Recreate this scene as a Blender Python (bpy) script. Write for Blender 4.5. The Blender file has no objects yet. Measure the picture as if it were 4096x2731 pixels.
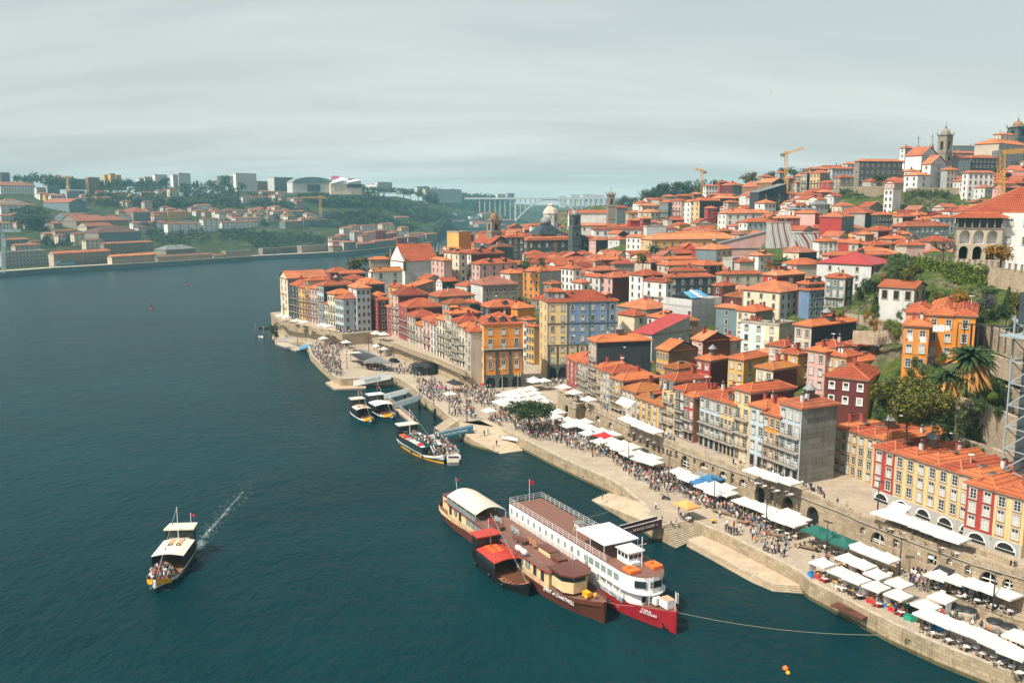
import bpy,bmesh,math,random
import numpy as np
from mathutils import Vector,Matrix
rnd=random.Random(11)
S=bpy.context.scene
COL=S.collection
R=math.radians
# --- camera
FPX,CAMH,PITCH=897.0,62.0,math.atan(140/897.0)
cd=bpy.data.cameras.new('camera')
cd.sensor_width=36.0
cd.lens=36.0*FPX/1024
cd.clip_start=1.0
cd.clip_end=30000
cam=bpy.data.objects.new('camera',cd)
COL.objects.link(cam)
cam.location=(0,0,CAMH)
cam.rotation_euler=(math.pi/2-PITCH,0,0)
S.camera=cam
# --- world, sun, exposure
SUN_EL,SUN_AZ=52.0,-127.0
SKY_STRENGTH,SUN_STRENGTH,EXPOSURE=0.12,5.0,0.29
HAZE=0.00015
W=bpy.data.worlds.new('World')
S.world=W
W.use_nodes=True
wn,wl=W.node_tree.nodes,W.node_tree.links
wn.clear()
wo=wn.new('ShaderNodeOutputWorld')
bg=wn.new('ShaderNodeBackground')
sky=wn.new('ShaderNodeTexSky')
sky.sky_type='NISHITA'
sky.sun_disc=False
sky.sun_elevation=R(SUN_EL)
sky.sun_rotation=R(SUN_AZ)
sky.altitude=60
sky.air_density=1.0
sky.dust_density=5.0
sky.ozone_density=2.5
bg.inputs['Strength'].default_value=SKY_STRENGTH
hs=wn.new('ShaderNodeHueSaturation')
hs.inputs['Saturation'].default_value=0.62
hs.inputs['Hue'].default_value=0.475
wl.new(sky.outputs[0],hs.inputs['Color'])
geo=wn.new('ShaderNodeTexCoord')
sx_=wn.new('ShaderNodeSeparateXYZ')
wl.new(geo.outputs['Generated'],sx_.inputs[0])
zz_=wn.new('ShaderNodeMath')
zz_.operation='ADD'
zz_.inputs[1].default_value=0.2
wl.new(sx_.outputs[2],zz_.inputs[0])
dv=wn.new('ShaderNodeVectorMath')
dv.operation='DIVIDE'
cz_=wn.new('ShaderNodeCombineXYZ')
for k in range(3):
 wl.new(zz_.outputs[0],cz_.inputs[k])
wl.new(geo.outputs['Generated'],dv.inputs[0])
wl.new(cz_.outputs[0],dv.inputs[1])
mp=wn.new('ShaderNodeMapping')
mp.inputs['Rotation'].default_value=(0,0,R(-24))
mp.inputs['Scale'].default_value=(0.35,1.15,0)
nz=wn.new('ShaderNodeTexNoise')
nz.inputs['Scale'].default_value=1.5
nz.inputs['Detail'].default_value=4
nz.inputs['Roughness'].default_value=0.55
nz.inputs['Distortion'].default_value=0.4
cr=wn.new('ShaderNodeMapRange')
cr.inputs['From Min'].default_value=0.4
cr.inputs['From Max'].default_value=0.68
cr.inputs['To Min'].default_value=0.66
cr.inputs['To Max'].default_value=1.0
mx=wn.new('ShaderNodeMixRGB')
mx.inputs['Color2'].default_value=(5.7,6.0,5.7,1)
wl.new(dv.outputs[0],mp.inputs[0])
wl.new(mp.outputs[0],nz.inputs['Vector'])
wl.new(nz.outputs[0],cr.inputs[0])
am=wn.new('ShaderNodeMapRange')
am.inputs['From Min'].default_value=0.05
am.inputs['From Max'].default_value=0.5
am.inputs['To Min'].default_value=1.0
am.inputs['To Max'].default_value=0.12
wl.new(sx_.outputs[2],am.inputs[0])
mu_=wn.new('ShaderNodeMath')
mu_.operation='MULTIPLY'
wl.new(cr.outputs[0],mu_.inputs[0])
wl.new(am.outputs[0],mu_.inputs[1])
wl.new(mu_.outputs[0],mx.inputs['Fac'])
wl.new(hs.outputs[0],mx.inputs['Color1'])
wl.new(mx.outputs[0],bg.inputs['Color'])
wl.new(bg.outputs[0],wo.inputs['Surface'])
sd=bpy.data.lights.new('sun','SUN')
sd.energy=SUN_STRENGTH
sd.angle=R(0.5)
sd.color=(1.0,0.93,0.80)
sun=bpy.data.objects.new('sun',sd)
COL.objects.link(sun)
_s=Vector((math.cos(R(SUN_EL))*math.sin(R(SUN_AZ)),math.cos(R(SUN_EL))*math.cos(R(SUN_AZ)),math.sin(R(SUN_EL))))
sun.rotation_euler=_s.to_track_quat('Z','Y').to_euler()
sun.location=_s*500
S.view_settings.view_transform='Standard'
S.view_settings.look='None'
S.view_settings.exposure=EXPOSURE
S.view_settings.gamma=1
S.view_settings.use_curve_mapping=False
S.render.engine='CYCLES'
S.cycles.use_denoising=True
S.cycles.max_bounces=5
S.cycles.diffuse_bounces=2
S.cycles.glossy_bounces=2
S.cycles.transmission_bounces=2
S.cycles.volume_bounces=0
S.cycles.transparent_max_bounces=8
# --- survey helpers: sight lines from the bridge deck
CROPS={'A1':(0,150,8.552),'A2':(250,150,8.552),'A3':(500,150,8.552),'A4':(750,112.5,8.584),'A5':(250,250,8.552),'A6':(500,250,8.552),'A7':(750,250,8.584),'B1':(300,325,10.453),'B2':(500,350,9.408),'B3':(725,350,7.866),'B4':(400,450,7.84),'B5':(650,475,11.405),'B6':(800,500,8.58),'B7':(125,487.5,12.547),'C1':(500,337.5,16.8),'C2':(275,287.5,15.68),'C3':(850,350,13.517),'C4':(837.5,212.5,11.405),'S1':(435,480,16.8),'S2':(560,520,13.344),'S3':(345,385,19.008),'R':(0,0,1.0)}
_c,_sn=math.cos(PITCH),math.sin(PITCH)
def rp(k,x,y):
 x0,y0,s=CROPS[k]
 return x0+x/s,y0+y/s
def ray(x,y):
 a,b=(x-512)/FPX,-(y-341)/FPX
 return Vector((a,_c+b*_sn,-_sn+b*_c))
def onz(x,y,z):
 d=ray(x,y)
 t=(z-CAMH)/d.z
 return Vector((d.x*t,d.y*t,z))
def at(x,y,Y):
 d=ray(x,y)
 t=Y/d.y
 return Vector((d.x*t,Y,CAMH+d.z*t))
def proj(p):
 z=p[2]-CAMH
 f=p[1]*_c-z*_sn
 u=p[1]*_sn+z*_c
 return 512+FPX*p[0]/f,341-FPX*u/f
def lerp_tab(x,tab):
 if x<=tab[0][0]:
  return tab[0][1]
 for(a,va),(b,vb)in zip(tab,tab[1:]):
  if x<=b:
   return va+(vb-va)*(x-a)/(b-a)
 return tab[-1][1]
 # --- materials
MATS={}
def _nodes(name):
 m=bpy.data.materials.new(name)
 m.use_nodes=True
 n,l=m.node_tree.nodes,m.node_tree.links
 return m,n,l,n['Principled BSDF']
def _pos(n,l,scale):
 g=n.new('ShaderNodeNewGeometry')
 mp=n.new('ShaderNodeMapping')
 mp.inputs['Scale'].default_value=scale
 l.new(g.outputs['Position'],mp.inputs[0])
 return mp.outputs[0]
def _noise(n,l,vec,scale,detail=3,rough=.55):
 t=n.new('ShaderNodeTexNoise')
 t.inputs['Scale'].default_value=scale
 t.inputs['Detail'].default_value=detail
 t.inputs['Roughness'].default_value=rough
 l.new(vec,t.inputs['Vector'])
 return t.outputs[0]
def _ramp(n,l,f,stops):
 r=n.new('ShaderNodeValToRGB')
 e=r.color_ramp.elements
 while len(e)<len(stops):
  e.new(.5)
 for i,(p,c)in enumerate(stops):
  e[i].position=p
  e[i].color=(*c,1)
 l.new(f,r.inputs[0])
 return r.outputs[0]
def _mix(n,l,f,a,b,mode='MIX'):
 m=n.new('ShaderNodeMixRGB')
 m.blend_type=mode
 for k,v in(('Fac',f),('Color1',a),('Color2',b)):
  if hasattr(v,'links'):
   l.new(v,m.inputs[k])
  else:
   m.inputs[k].default_value=(*v,1)if isinstance(v,tuple)else v
 return m.outputs[0]
def _bump(n,l,b,h,strength,dist=.05):
 u=n.new('ShaderNodeBump')
 u.inputs['Strength'].default_value=strength
 u.inputs['Distance'].default_value=dist
 l.new(h,u.inputs['Height'])
 l.new(u.outputs[0],b.inputs['Normal'])
def plain(name,col,rough=.6,var=.12,scale=.8,metal=0,spec=.4):
 if name in MATS:
  return MATS[name]
 m,n,l,b=_nodes(name)
 v=_pos(n,l,(1,1,1))
 f=_noise(n,l,v,scale)
 l.new(_ramp(n,l,f,[(.3,tuple(c*(1-var)for c in col)),(.7,tuple(min(1,c*(1+var))for c in col))]),b.inputs['Base Color'])
 b.inputs['Roughness'].default_value=rough
 b.inputs['Metallic'].default_value=metal
 b.inputs['Specular IOR Level'].default_value=spec
 MATS[name]=m
 return m
def plaster(name,col,grime=.45,rough=.85,blocks=0):
 """painted render: large patches, vertical rain streaks, optional stone courses"""
 m,n,l,b=_nodes(name)
 v=_pos(n,l,(1,1,1))
 f1=_noise(n,l,v,.25,4)
 st=_noise(n,l,_pos(n,l,(1.3,1.3,.12)),.9,4,.6)
 c=_ramp(n,l,f1,[(.3,tuple(x*.86 for x in col)),(.7,tuple(min(1,x*1.1)for x in col))])
 k=n.new('ShaderNodeMapRange')
 k.inputs['From Min'].default_value=.52
 k.inputs['From Max'].default_value=.8
 k.inputs['To Max'].default_value=min(.8,grime*1.4)
 l.new(st,k.inputs[0])
 c=_mix(n,l,k.outputs[0],c,tuple(x*.38 for x in col))
 if blocks:
  g=n.new('ShaderNodeNewGeometry')
  sp=n.new('ShaderNodeSeparateXYZ')
  l.new(g.outputs['Position'],sp.inputs[0])
  a=n.new('ShaderNodeMath')
  a.operation='ADD'
  l.new(sp.outputs[0],a.inputs[0])
  s2=n.new('ShaderNodeMath')
  s2.operation='MULTIPLY'
  s2.inputs[1].default_value=-.8
  l.new(sp.outputs[1],s2.inputs[0])
  l.new(s2.outputs[0],a.inputs[1])
  cx=n.new('ShaderNodeCombineXYZ')
  l.new(a.outputs[0],cx.inputs[0])
  l.new(sp.outputs[2],cx.inputs[1])
  br=n.new('ShaderNodeTexBrick')
  br.inputs['Scale'].default_value=1
  br.inputs['Brick Width'].default_value=blocks*2
  br.inputs['Row Height'].default_value=blocks
  br.inputs['Mortar Size'].default_value=.03
  br.inputs['Color1'].default_value=(1,1,1,1)
  br.inputs['Color2'].default_value=(.72,.70,.66,1)
  br.inputs['Mortar'].default_value=(.45,.42,.38,1)
  l.new(cx.outputs[0],br.inputs['Vector'])
  c=_mix(n,l,1.0,c,br.outputs[0],'MULTIPLY')
  _bump(n,l,b,br.outputs[1],.3,-.04)
 l.new(c,b.inputs['Base Color'])
 b.inputs['Roughness'].default_value=rough
 b.inputs['Specular IOR Level'].default_value=.2
 MATS[name]=m
 return m
def tiles(name,col,old=.25,row=.95,lich=(.36,.17,.03)):
 """clay roof: courses across the slope, channels down it, patches of newer and mossier tile"""
 m,n,l,b=_nodes(name)
 uv=n.new('ShaderNodeUVMap')
 v=_pos(n,l,(1,1,1))
 oi=n.new('ShaderNodeObjectInfo')
 sp=n.new('ShaderNodeSeparateXYZ')
 l.new(uv.outputs[0],sp.inputs[0])
 def saw(o,per,lo):
  a=n.new('ShaderNodeMath')
  a.operation='DIVIDE'
  a.inputs[1].default_value=per
  l.new(o,a.inputs[0])
  f=n.new('ShaderNodeMath')
  f.operation='FRACT'
  l.new(a.outputs[0],f.inputs[0])
  r=n.new('ShaderNodeMapRange')
  r.inputs['From Max'].default_value=.45
  r.inputs['To Min'].default_value=lo
  l.new(f.outputs[0],r.inputs[0])
  return r.outputs[0]
 f1=_noise(n,l,v,.22,5,.6)
 f2=_noise(n,l,v,1.7,3,.7)
 c=_ramp(n,l,f1,[(.28,tuple(x*.68 for x in col)),(.55,col),(.75,tuple(min(1,x*1.18)for x in col))])
 k=n.new('ShaderNodeMapRange')
 k.inputs['From Min'].default_value=.5
 k.inputs['From Max'].default_value=.75
 k.inputs['To Max'].default_value=old
 l.new(f2,k.inputs[0])
 c=_mix(n,l,k.outputs[0],c,lich)
 h=n.new('ShaderNodeHueSaturation')
 r=n.new('ShaderNodeMapRange')
 r.inputs['To Min'].default_value=.62
 r.inputs['To Max'].default_value=1.16
 l.new(oi.outputs['Random'],r.inputs[0])
 l.new(r.outputs[0],h.inputs['Value'])
 r2=n.new('ShaderNodeMapRange')
 r2.inputs['To Min'].default_value=.493
 r2.inputs['To Max'].default_value=.513
 l.new(oi.outputs['Random'],r2.inputs[0])
 l.new(r2.outputs[0],h.inputs['Hue'])
 l.new(c,h.inputs['Color'])
 s1=saw(sp.outputs[1],row,.42)
 s2=saw(sp.outputs[0],.46,.62)
 mm=n.new('ShaderNodeMath')
 mm.operation='MULTIPLY'
 l.new(s1,mm.inputs[0])
 l.new(s2,mm.inputs[1])
 c=_mix(n,l,1.0,h.outputs[0],mm.outputs[0],'MULTIPLY')
 l.new(c,b.inputs['Base Color'])
 _bump(n,l,b,mm.outputs[0],.5,.08)
 b.inputs['Roughness'].default_value=.85
 b.inputs['Specular IOR Level'].default_value=.2
 MATS[name]=m
 return m
def leafy(name,a,bcol,c,scale=.5):
 m,n,l,b=_nodes(name)
 f=_noise(n,l,_pos(n,l,(1,1,1)),scale,4,.65)
 l.new(_ramp(n,l,f,[(.33,a),(.5,bcol),(.68,c)]),b.inputs['Base Color'])
 b.inputs['Roughness'].default_value=.7
 b.inputs['Specular IOR Level'].default_value=.25
 MATS[name]=m
 return m
WALLS={'wh':('white',(.72,.69,.64),.3),'cr':('cream',(.66,.56,.41),.3),'be':('beige',(.48,.41,.33),.4),'pk':('pink',(.58,.35,.31),.3),'oc':('ochre',(.62,.36,.11),.4),'or':('orange',(.62,.235,.04),.3),'ye':('yellow',(.68,.45,.21),.4),'rd':('red',(.36,.045,.04),.25),'mr':('maroon',(.13,.035,.03),.3),'bl':('pale blue',(.40,.48,.52),.3),'db':('blue',(.14,.22,.34),.3),'gy':('grey',(.36,.36,.34),.35),'dk':('slate black',(.045,.052,.058),.3),'st':('stone',(.25,.21,.165),.5),'br':('brown',(.25,.13,.07),.4),'pg':('pale green',(.56,.64,.61),.2),'lg':('light grey',(.52,.52,.49),.3),'tn':('teal grey',(.15,.20,.21),.3)}
for k,(w,c,g)in WALLS.items():
 plaster(k,c,g)
plaster('granite',(.39,.31,.215),.5,blocks=.55)
plaster('quay_stone',(.42,.335,.225),.65,blocks=.6)
plaster('dark_granite',(.10,.118,.116),.4,blocks=.7)
plaster('rubble',(.46,.37,.27),.55,blocks=.33)
plaster('wet_stone',(.12,.105,.05),.4,blocks=.6)
tiles('t_or',(.53,.13,.055),.55,lich=(.20,.09,.045))
tiles('t_rd',(.36,.08,.045),.5,lich=(.13,.06,.035))
tiles('t_ol',(.42,.14,.045),.8)
tiles('t_pk',(.50,.21,.14),.25)
tiles('t_br',(.25,.115,.07),.4)
tiles('t_lt',(.58,.185,.09),.4,lich=(.30,.12,.06))
plain('ridge',(.46,.15,.07),.85,.25,1.2)
plain('slate',(.16,.17,.17),.6)
plain('metal_red',(.34,.04,.035),.45)
plain('lead',(.20,.21,.205),.6,.2)
plain('stone_trim',(.34,.30,.245),.8,.18)
plain('sash',(.78,.76,.70),.5,.06)
plain('sash_dark',(.10,.07,.055),.5)
plain('glass',(.03,.037,.04),.12,.5,.5,spec=.6)
plain('curtain',(.42,.41,.38),.35,.2,1.5)
plain('glass_far',(.05,.06,.065),.4,.3,.5)
plain('iron',(.02,.022,.024),.5)
plain('door_wood',(.11,.05,.028),.6,.4,.4)
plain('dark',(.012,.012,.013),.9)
plain('timber',(.22,.14,.08),.7)
plain('chimney_red',(.30,.06,.04),.8)
plain('white',(.70,.69,.66),.5,.05)
plain('canvas',(.60,.565,.51),.85,.10,.6)
# --- mesh builder
class MB:
 def __init__(s):
  s.v,s.ix,s.f,s.m,s.uv,s.sm=[],{},[],[],[],[]
 def vid(s,p):
  k=(round(p[0],4),round(p[1],4),round(p[2],4))
  i=s.ix.get(k)
  if i is None:
   i=s.ix[k]=len(s.v)
   s.v.append(k)
  return i
 def face(s,pts,m=0,uv=None,smooth=False):
  ids=[s.vid(p)for p in pts]
  out,uvo=[],[]
  for j,i in enumerate(ids):
   if i not in out:
    out.append(i)
    uvo.append(uv[j]if uv else(pts[j][0]+pts[j][1],pts[j][2]))
  if len(out)<3:
   return
  s.f.append(out)
  s.m.append(m)
  s.uv.append(uvo)
  s.sm.append(smooth)
 def box(s,c,d,m=0,a=0.0):
  ca,sa=math.cos(a),math.sin(a)
  P=[]
  for k in range(8):
   x,y,z=(d[0]/2*(1 if k&1 else-1),d[1]/2*(1 if k&2 else-1),d[2]/2*(1 if k&4 else-1))
   P.append((c[0]+x*ca-y*sa,c[1]+x*sa+y*ca,c[2]+z))
  for q in((0,2,3,1),(4,5,7,6),(0,1,5,4),(2,6,7,3),(0,4,6,2),(1,3,7,5)):
   s.face([P[i]for i in q],m)
 def bar(s,a,b,w,m=0,n=4,w2=None,smooth=False):
  a,b=Vector(a),Vector(b)
  d=(b-a)
  if d.length<1e-6:
   return
  d.normalize()
  u=d.cross(Vector((0,0,1))if abs(d.z)<.95 else Vector((1,0,0))).normalized()
  v=d.cross(u)
  w2=w if w2 is None else w2
  ra,rb=[],[]
  for k in range(n):
   t=2*math.pi*(k+.5)/n
   e=u*math.cos(t)+v*math.sin(t)
   ra.append(a+e*w)
   rb.append(b+e*w2)
  for k in range(n):
   j=(k+1)%n
   s.face([ra[k],rb[k],rb[j],ra[j]],m,None,smooth)
  s.face(ra,m)
  s.face(rb[::-1],m)
 def lathe(s,prof,c=(0,0,0),n=12,m=0,smooth=True,sq=0.0):
  rings=[]
  for r,z in prof:
   rings.append([(c[0]+r*math.cos(2*math.pi*(k+.5)/n),c[1]+r*math.sin(2*math.pi*(k+.5)/n),c[2]+z)for k in range(n)])
  for A,B in zip(rings,rings[1:]):
   for k in range(n):
    j=(k+1)%n
    s.face([A[k],A[j],B[j],B[k]],m,None,smooth)
  s.face(rings[0][::-1],m)
  s.face(rings[-1],m)
 def prism(s,poly,z0,z1,m=0,mtop=None,mbot=True):
  n=len(poly)
  ar=sum(poly[i][0]*poly[(i+1)%n][1]-poly[(i+1)%n][0]*poly[i][1]for i in range(n))
  if ar<0:
   poly=poly[::-1]
  z0f=z0 if callable(z0)else(lambda p:z0)
  z1f=z1 if callable(z1)else(lambda p:z1)
  B=[(p[0],p[1],z0f(p))for p in poly]
  T=[(p[0],p[1],z1f(p))for p in poly]
  for i in range(n):
   j=(i+1)%n
   s.face([B[i],B[j],T[j],T[i]],m)
  s.face(T,m if mtop is None else mtop)
  if mbot:
   s.face(B[::-1],m)
 def archwall(s,o,d,L,z0,z1,ops,depth=1.0,m=0,mi=None,mb=None,nrm=None):
  """wall from o along unit d for L metres, with arched or square openings (centre, width, sill z, spring z, arched)"""
  o,d=Vector((o[0],o[1],0)),Vector((d[0],d[1],0)).normalized()
  inn=Vector((-d.y,d.x,0))if nrm is None else Vector((nrm[0],nrm[1],0))
  mi=m if mi is None else mi
  mb=mi if mb is None else mb
  P=lambda t,z,k=0.0:tuple(o+d*t+inn*k+Vector((0,0,z)))
  t=0
  for(c,w,zs,zp,arched)in sorted(ops):
   a,b=c-w/2,c+w/2
   if a>t:
    s.face([P(t,z0),P(a,z0),P(a,z1),P(t,z1)],m)
   n=8 if arched else 1
   xs=[a+w*i/n for i in range(n+1)]
   zt=[zp+(math.sqrt(max(0,(w/2)**2-(x-c)**2))if arched else 0)for x in xs]
   if zs>z0:
    s.face([P(a,z0),P(b,z0),P(b,zs),P(a,zs)],m)
    s.face([P(a,zs),P(b,zs),P(b,zs,depth),P(a,zs,depth)],mi)
   for i in range(n):
    s.face([P(xs[i],zt[i]),P(xs[i+1],zt[i+1]),P(xs[i+1],z1),P(xs[i],z1)],m)
    s.face([P(xs[i],zt[i]),P(xs[i],zt[i],depth),P(xs[i+1],zt[i+1],depth),P(xs[i+1],zt[i+1])],mi)
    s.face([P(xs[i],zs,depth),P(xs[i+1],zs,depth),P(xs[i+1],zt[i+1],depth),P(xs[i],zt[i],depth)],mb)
   s.face([P(a,zs),P(a,zs,depth),P(a,zt[0],depth),P(a,zt[0])],mi)
   s.face([P(b,zs),P(b,zt[-1]),P(b,zt[-1],depth),P(b,zs,depth)],mi)
   t=b
  if t<L:
   s.face([P(t,z0),P(L,z0),P(L,z1),P(t,z1)],m)
 def mesh(s,name,mats):
  me=bpy.data.meshes.new(name)
  me.from_pydata(s.v,[],s.f)
  for x in mats:
   me.materials.append(MATS[x]if isinstance(x,str)else x)
  me.polygons.foreach_set('material_index',s.m)
  me.polygons.foreach_set('use_smooth',s.sm)
  u=me.uv_layers.new(name='UVMap')
  u.data.foreach_set('uv',np.array([c for f in s.uv for c in f],dtype=np.float32).ravel())
  me.update()
  return me
 def build(s,name,mats,parent=None,loc=None,rz=0.0):
  return put(name,s.mesh(name,mats),parent,loc,rz)
def put(name,me,parent=None,loc=None,rz=0.0,sc=None):
 o=bpy.data.objects.new(name,me)
 COL.objects.link(o)
 if parent is not None:
  o.parent=parent
 if loc is not None:
  o.location=loc
 if rz:
  o.rotation_euler=(0,0,rz)
 if sc is not None:
  o.scale=sc
 return o
def tag(o,label=None,cat=None,group=None,kind=None):
 for k,v in(('label',label),('category',cat),('group',group),('kind',kind)):
  if v:
   o[k]=v
 return o
def thing(name,label,cat,loc=(0,0,0),rz=0.0,group=None):
 o=bpy.data.objects.new(name,None)
 o.empty_display_size=.5
 COL.objects.link(o)
 o.location=loc
 o.rotation_euler=(0,0,rz)
 return tag(o,label,cat,group)
def dup(root,loc,rz=None,label=None,sc=None):
 r=root.copy()
 COL.objects.link(r)
 r.location=loc
 if rz is not None:
  r.rotation_euler=(0,0,rz)
 if sc is not None:
  r.scale=sc
 if label:
  r['label']=label
 for ch in list(root.children):
  c=ch.copy()
  COL.objects.link(c)
  c.parent=r
  for g in list(ch.children):
   d=g.copy()
   COL.objects.link(d)
   d.parent=c
 return r
def letters(txt,size,mat,name,parent,loc,rot,depth=.03,align='CENTER'):
 cu=bpy.data.curves.new(name,'FONT')
 cu.body=txt
 cu.size=size
 cu.extrude=depth
 cu.align_x=align
 cu.align_y='CENTER'
 t=bpy.data.objects.new(name,cu)
 COL.objects.link(t)
 me=bpy.data.meshes.new_from_object(t)
 bpy.data.objects.remove(t)
 bpy.data.curves.remove(cu)
 me.name=name
 me.materials.clear()
 me.materials.append(MATS[mat])
 o=put(name,me,parent,loc)
 o.rotation_euler=rot
 return o
LABELS=[]
def later(o,look,cat,group=None,p=None):
 tag(o,None,cat,group)
 q=p if p is not None else o.location
 LABELS.append((o,look,proj(q)))
 return o
 # --- windows, doors, balconies (one mesh each, shared)
def window_mesh(kind,w=1.15,h=1.75,trim='stone_trim',sash='sash',glass='glass',cols=2,rows=3):
 a,g=MB(),MB()
 s=.17
 arch=kind in('arch','vault')
 if arch:
  n=8
  o=[(-w/2-s,0,-h/2),(w/2+s,0,-h/2)]+[((w/2+s)*math.cos(math.pi*i/n),0,h/2-w/2+(w/2+s)*math.sin(math.pi*i/n))for i in range(n+1)]
  a.face([(x,-.05,z)for x,y,z in o],0)
  o2=[(-w/2,0,-h/2),(w/2,0,-h/2)]+[(w/2*math.cos(math.pi*i/n),0,h/2-w/2+w/2*math.sin(math.pi*i/n))for i in range(n+1)]
  a.face([(x,-.08,z)for x,y,z in o2],1)
 else:
  for c,d in(((0,-.05,h/2+s/2),(w+2*s,.12,s)),((0,-.06,-h/2-s/2),(w+2*s+.1,.2,s)),((-w/2-s/2,-.05,0),(s,.1,h)),((w/2+s/2,-.05,0),(s,.1,h))):
   a.box(c,d,0)
  a.face([(-w/2,-.03,-h/2),(w/2,-.03,-h/2),(w/2,-.03,h/2),(-w/2,-.03,h/2)],1)
 e,gap=.08,.07
 hh=h-(w/2 if arch else 0)
 pw,ph=(w-2*e-gap*(cols-1))/cols,(hh-2*e-gap*(rows-1))/rows
 y=-.1 if arch else-.05
 for i in range(cols):
  for j in range(rows):
   x,z=-w/2+e+i*(pw+gap),-h/2+e+j*(ph+gap)
   g.face([(x,y,z),(x+pw,y,z),(x+pw,y,z+ph),(x,y,z+ph)],0)
 if arch:
  g.face([(w/2*.8*math.cos(math.pi*i/6),y,h/2-w/2+.05+w/2*.8*math.sin(math.pi*i/6))for i in range(7)],0)
 return a,g,[trim,sash],[glass]
WINS={}
wr=random.Random(9)
def win(kind,near,var=0):
 k=(kind,near,var)
 if k not in WINS:
  spec={'sash':dict(),'door':dict(w=1.15,h=2.5,rows=4),'arch':dict(w=1.1,h=2.4),'brown':dict(sash='sash_dark'),'wide':dict(w=2.2,h=1.5,cols=4,rows=2),'far':dict(w=1.2,h=1.8,cols=1,rows=1,glass='glass_far'),'plainw':dict(w=1.1,h=1.5,cols=1,rows=2,trim='sash'),'open':dict(w=1.3,h=2.5,sash='door_wood',glass='dark',cols=1,rows=2),'openg':dict(w=1.3,h=2.5,sash='sash',glass='glass',cols=2,rows=2),'vault':dict(w=3.6,h=2.6,glass='dark',cols=1,rows=1),'tall':dict(w=1.3,h=2.7,cols=2,rows=4)}[kind]
  a,g,ma,mg=window_mesh(kind,**spec)
  if var and mg==['glass']:
   mg=['glass','curtain']
   g.m=[1 if var==2 or(v[2]<-.05 if isinstance(v,tuple)else 0)else 0 for v in[g.v[f[0]]for f in g.f]]
  if near:
   WINS[k]=(a.mesh('window',ma),g.mesh('pane',mg))
  else:
   off=len(ma)
   for f,q in zip(g.f,g.m):
    a.face([g.v[i]for i in f],off+q)
   WINS[k]=(a.mesh('window',ma+mg),None)
 return WINS[k]
def add_window(parent,kind,near,loc,rz,sc=1.0,sz=None,name='window'):
 a,g=win(kind,near,wr.choice((0,0,1,1,2))if kind not in('open','far','vault')else 0)
 o=put(name,a,parent,loc,rz,(sc,1,sz if sz else sc))
 if g:
  put('pane',g,o)
 return o
BALC={}
def balcony(parent,loc,rz,L):
 k=round(L*2)/2
 if k not in BALC:
  b=MB()
  b.box((0,-.4,-.08),(k,.8,.14),1)
  for z in(.5,1.0):
   b.bar((-k/2,-.76,z),(k/2,-.76,z),.035,0)
  n=max(3,int(k/.45))
  for i in range(n+1):
   x=-k/2+k*i/n
   b.bar((x,-.76,0),(x,-.76,1.0),.022,0,3)
  for x in(-k/2,k/2):
   b.bar((x,0,1),(x,-.76,1),.03,0,3)
  BALC[k]=b.mesh('balcony',['iron','stone_trim'])
 put('balcony',BALC[k],parent,loc,rz)
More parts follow.
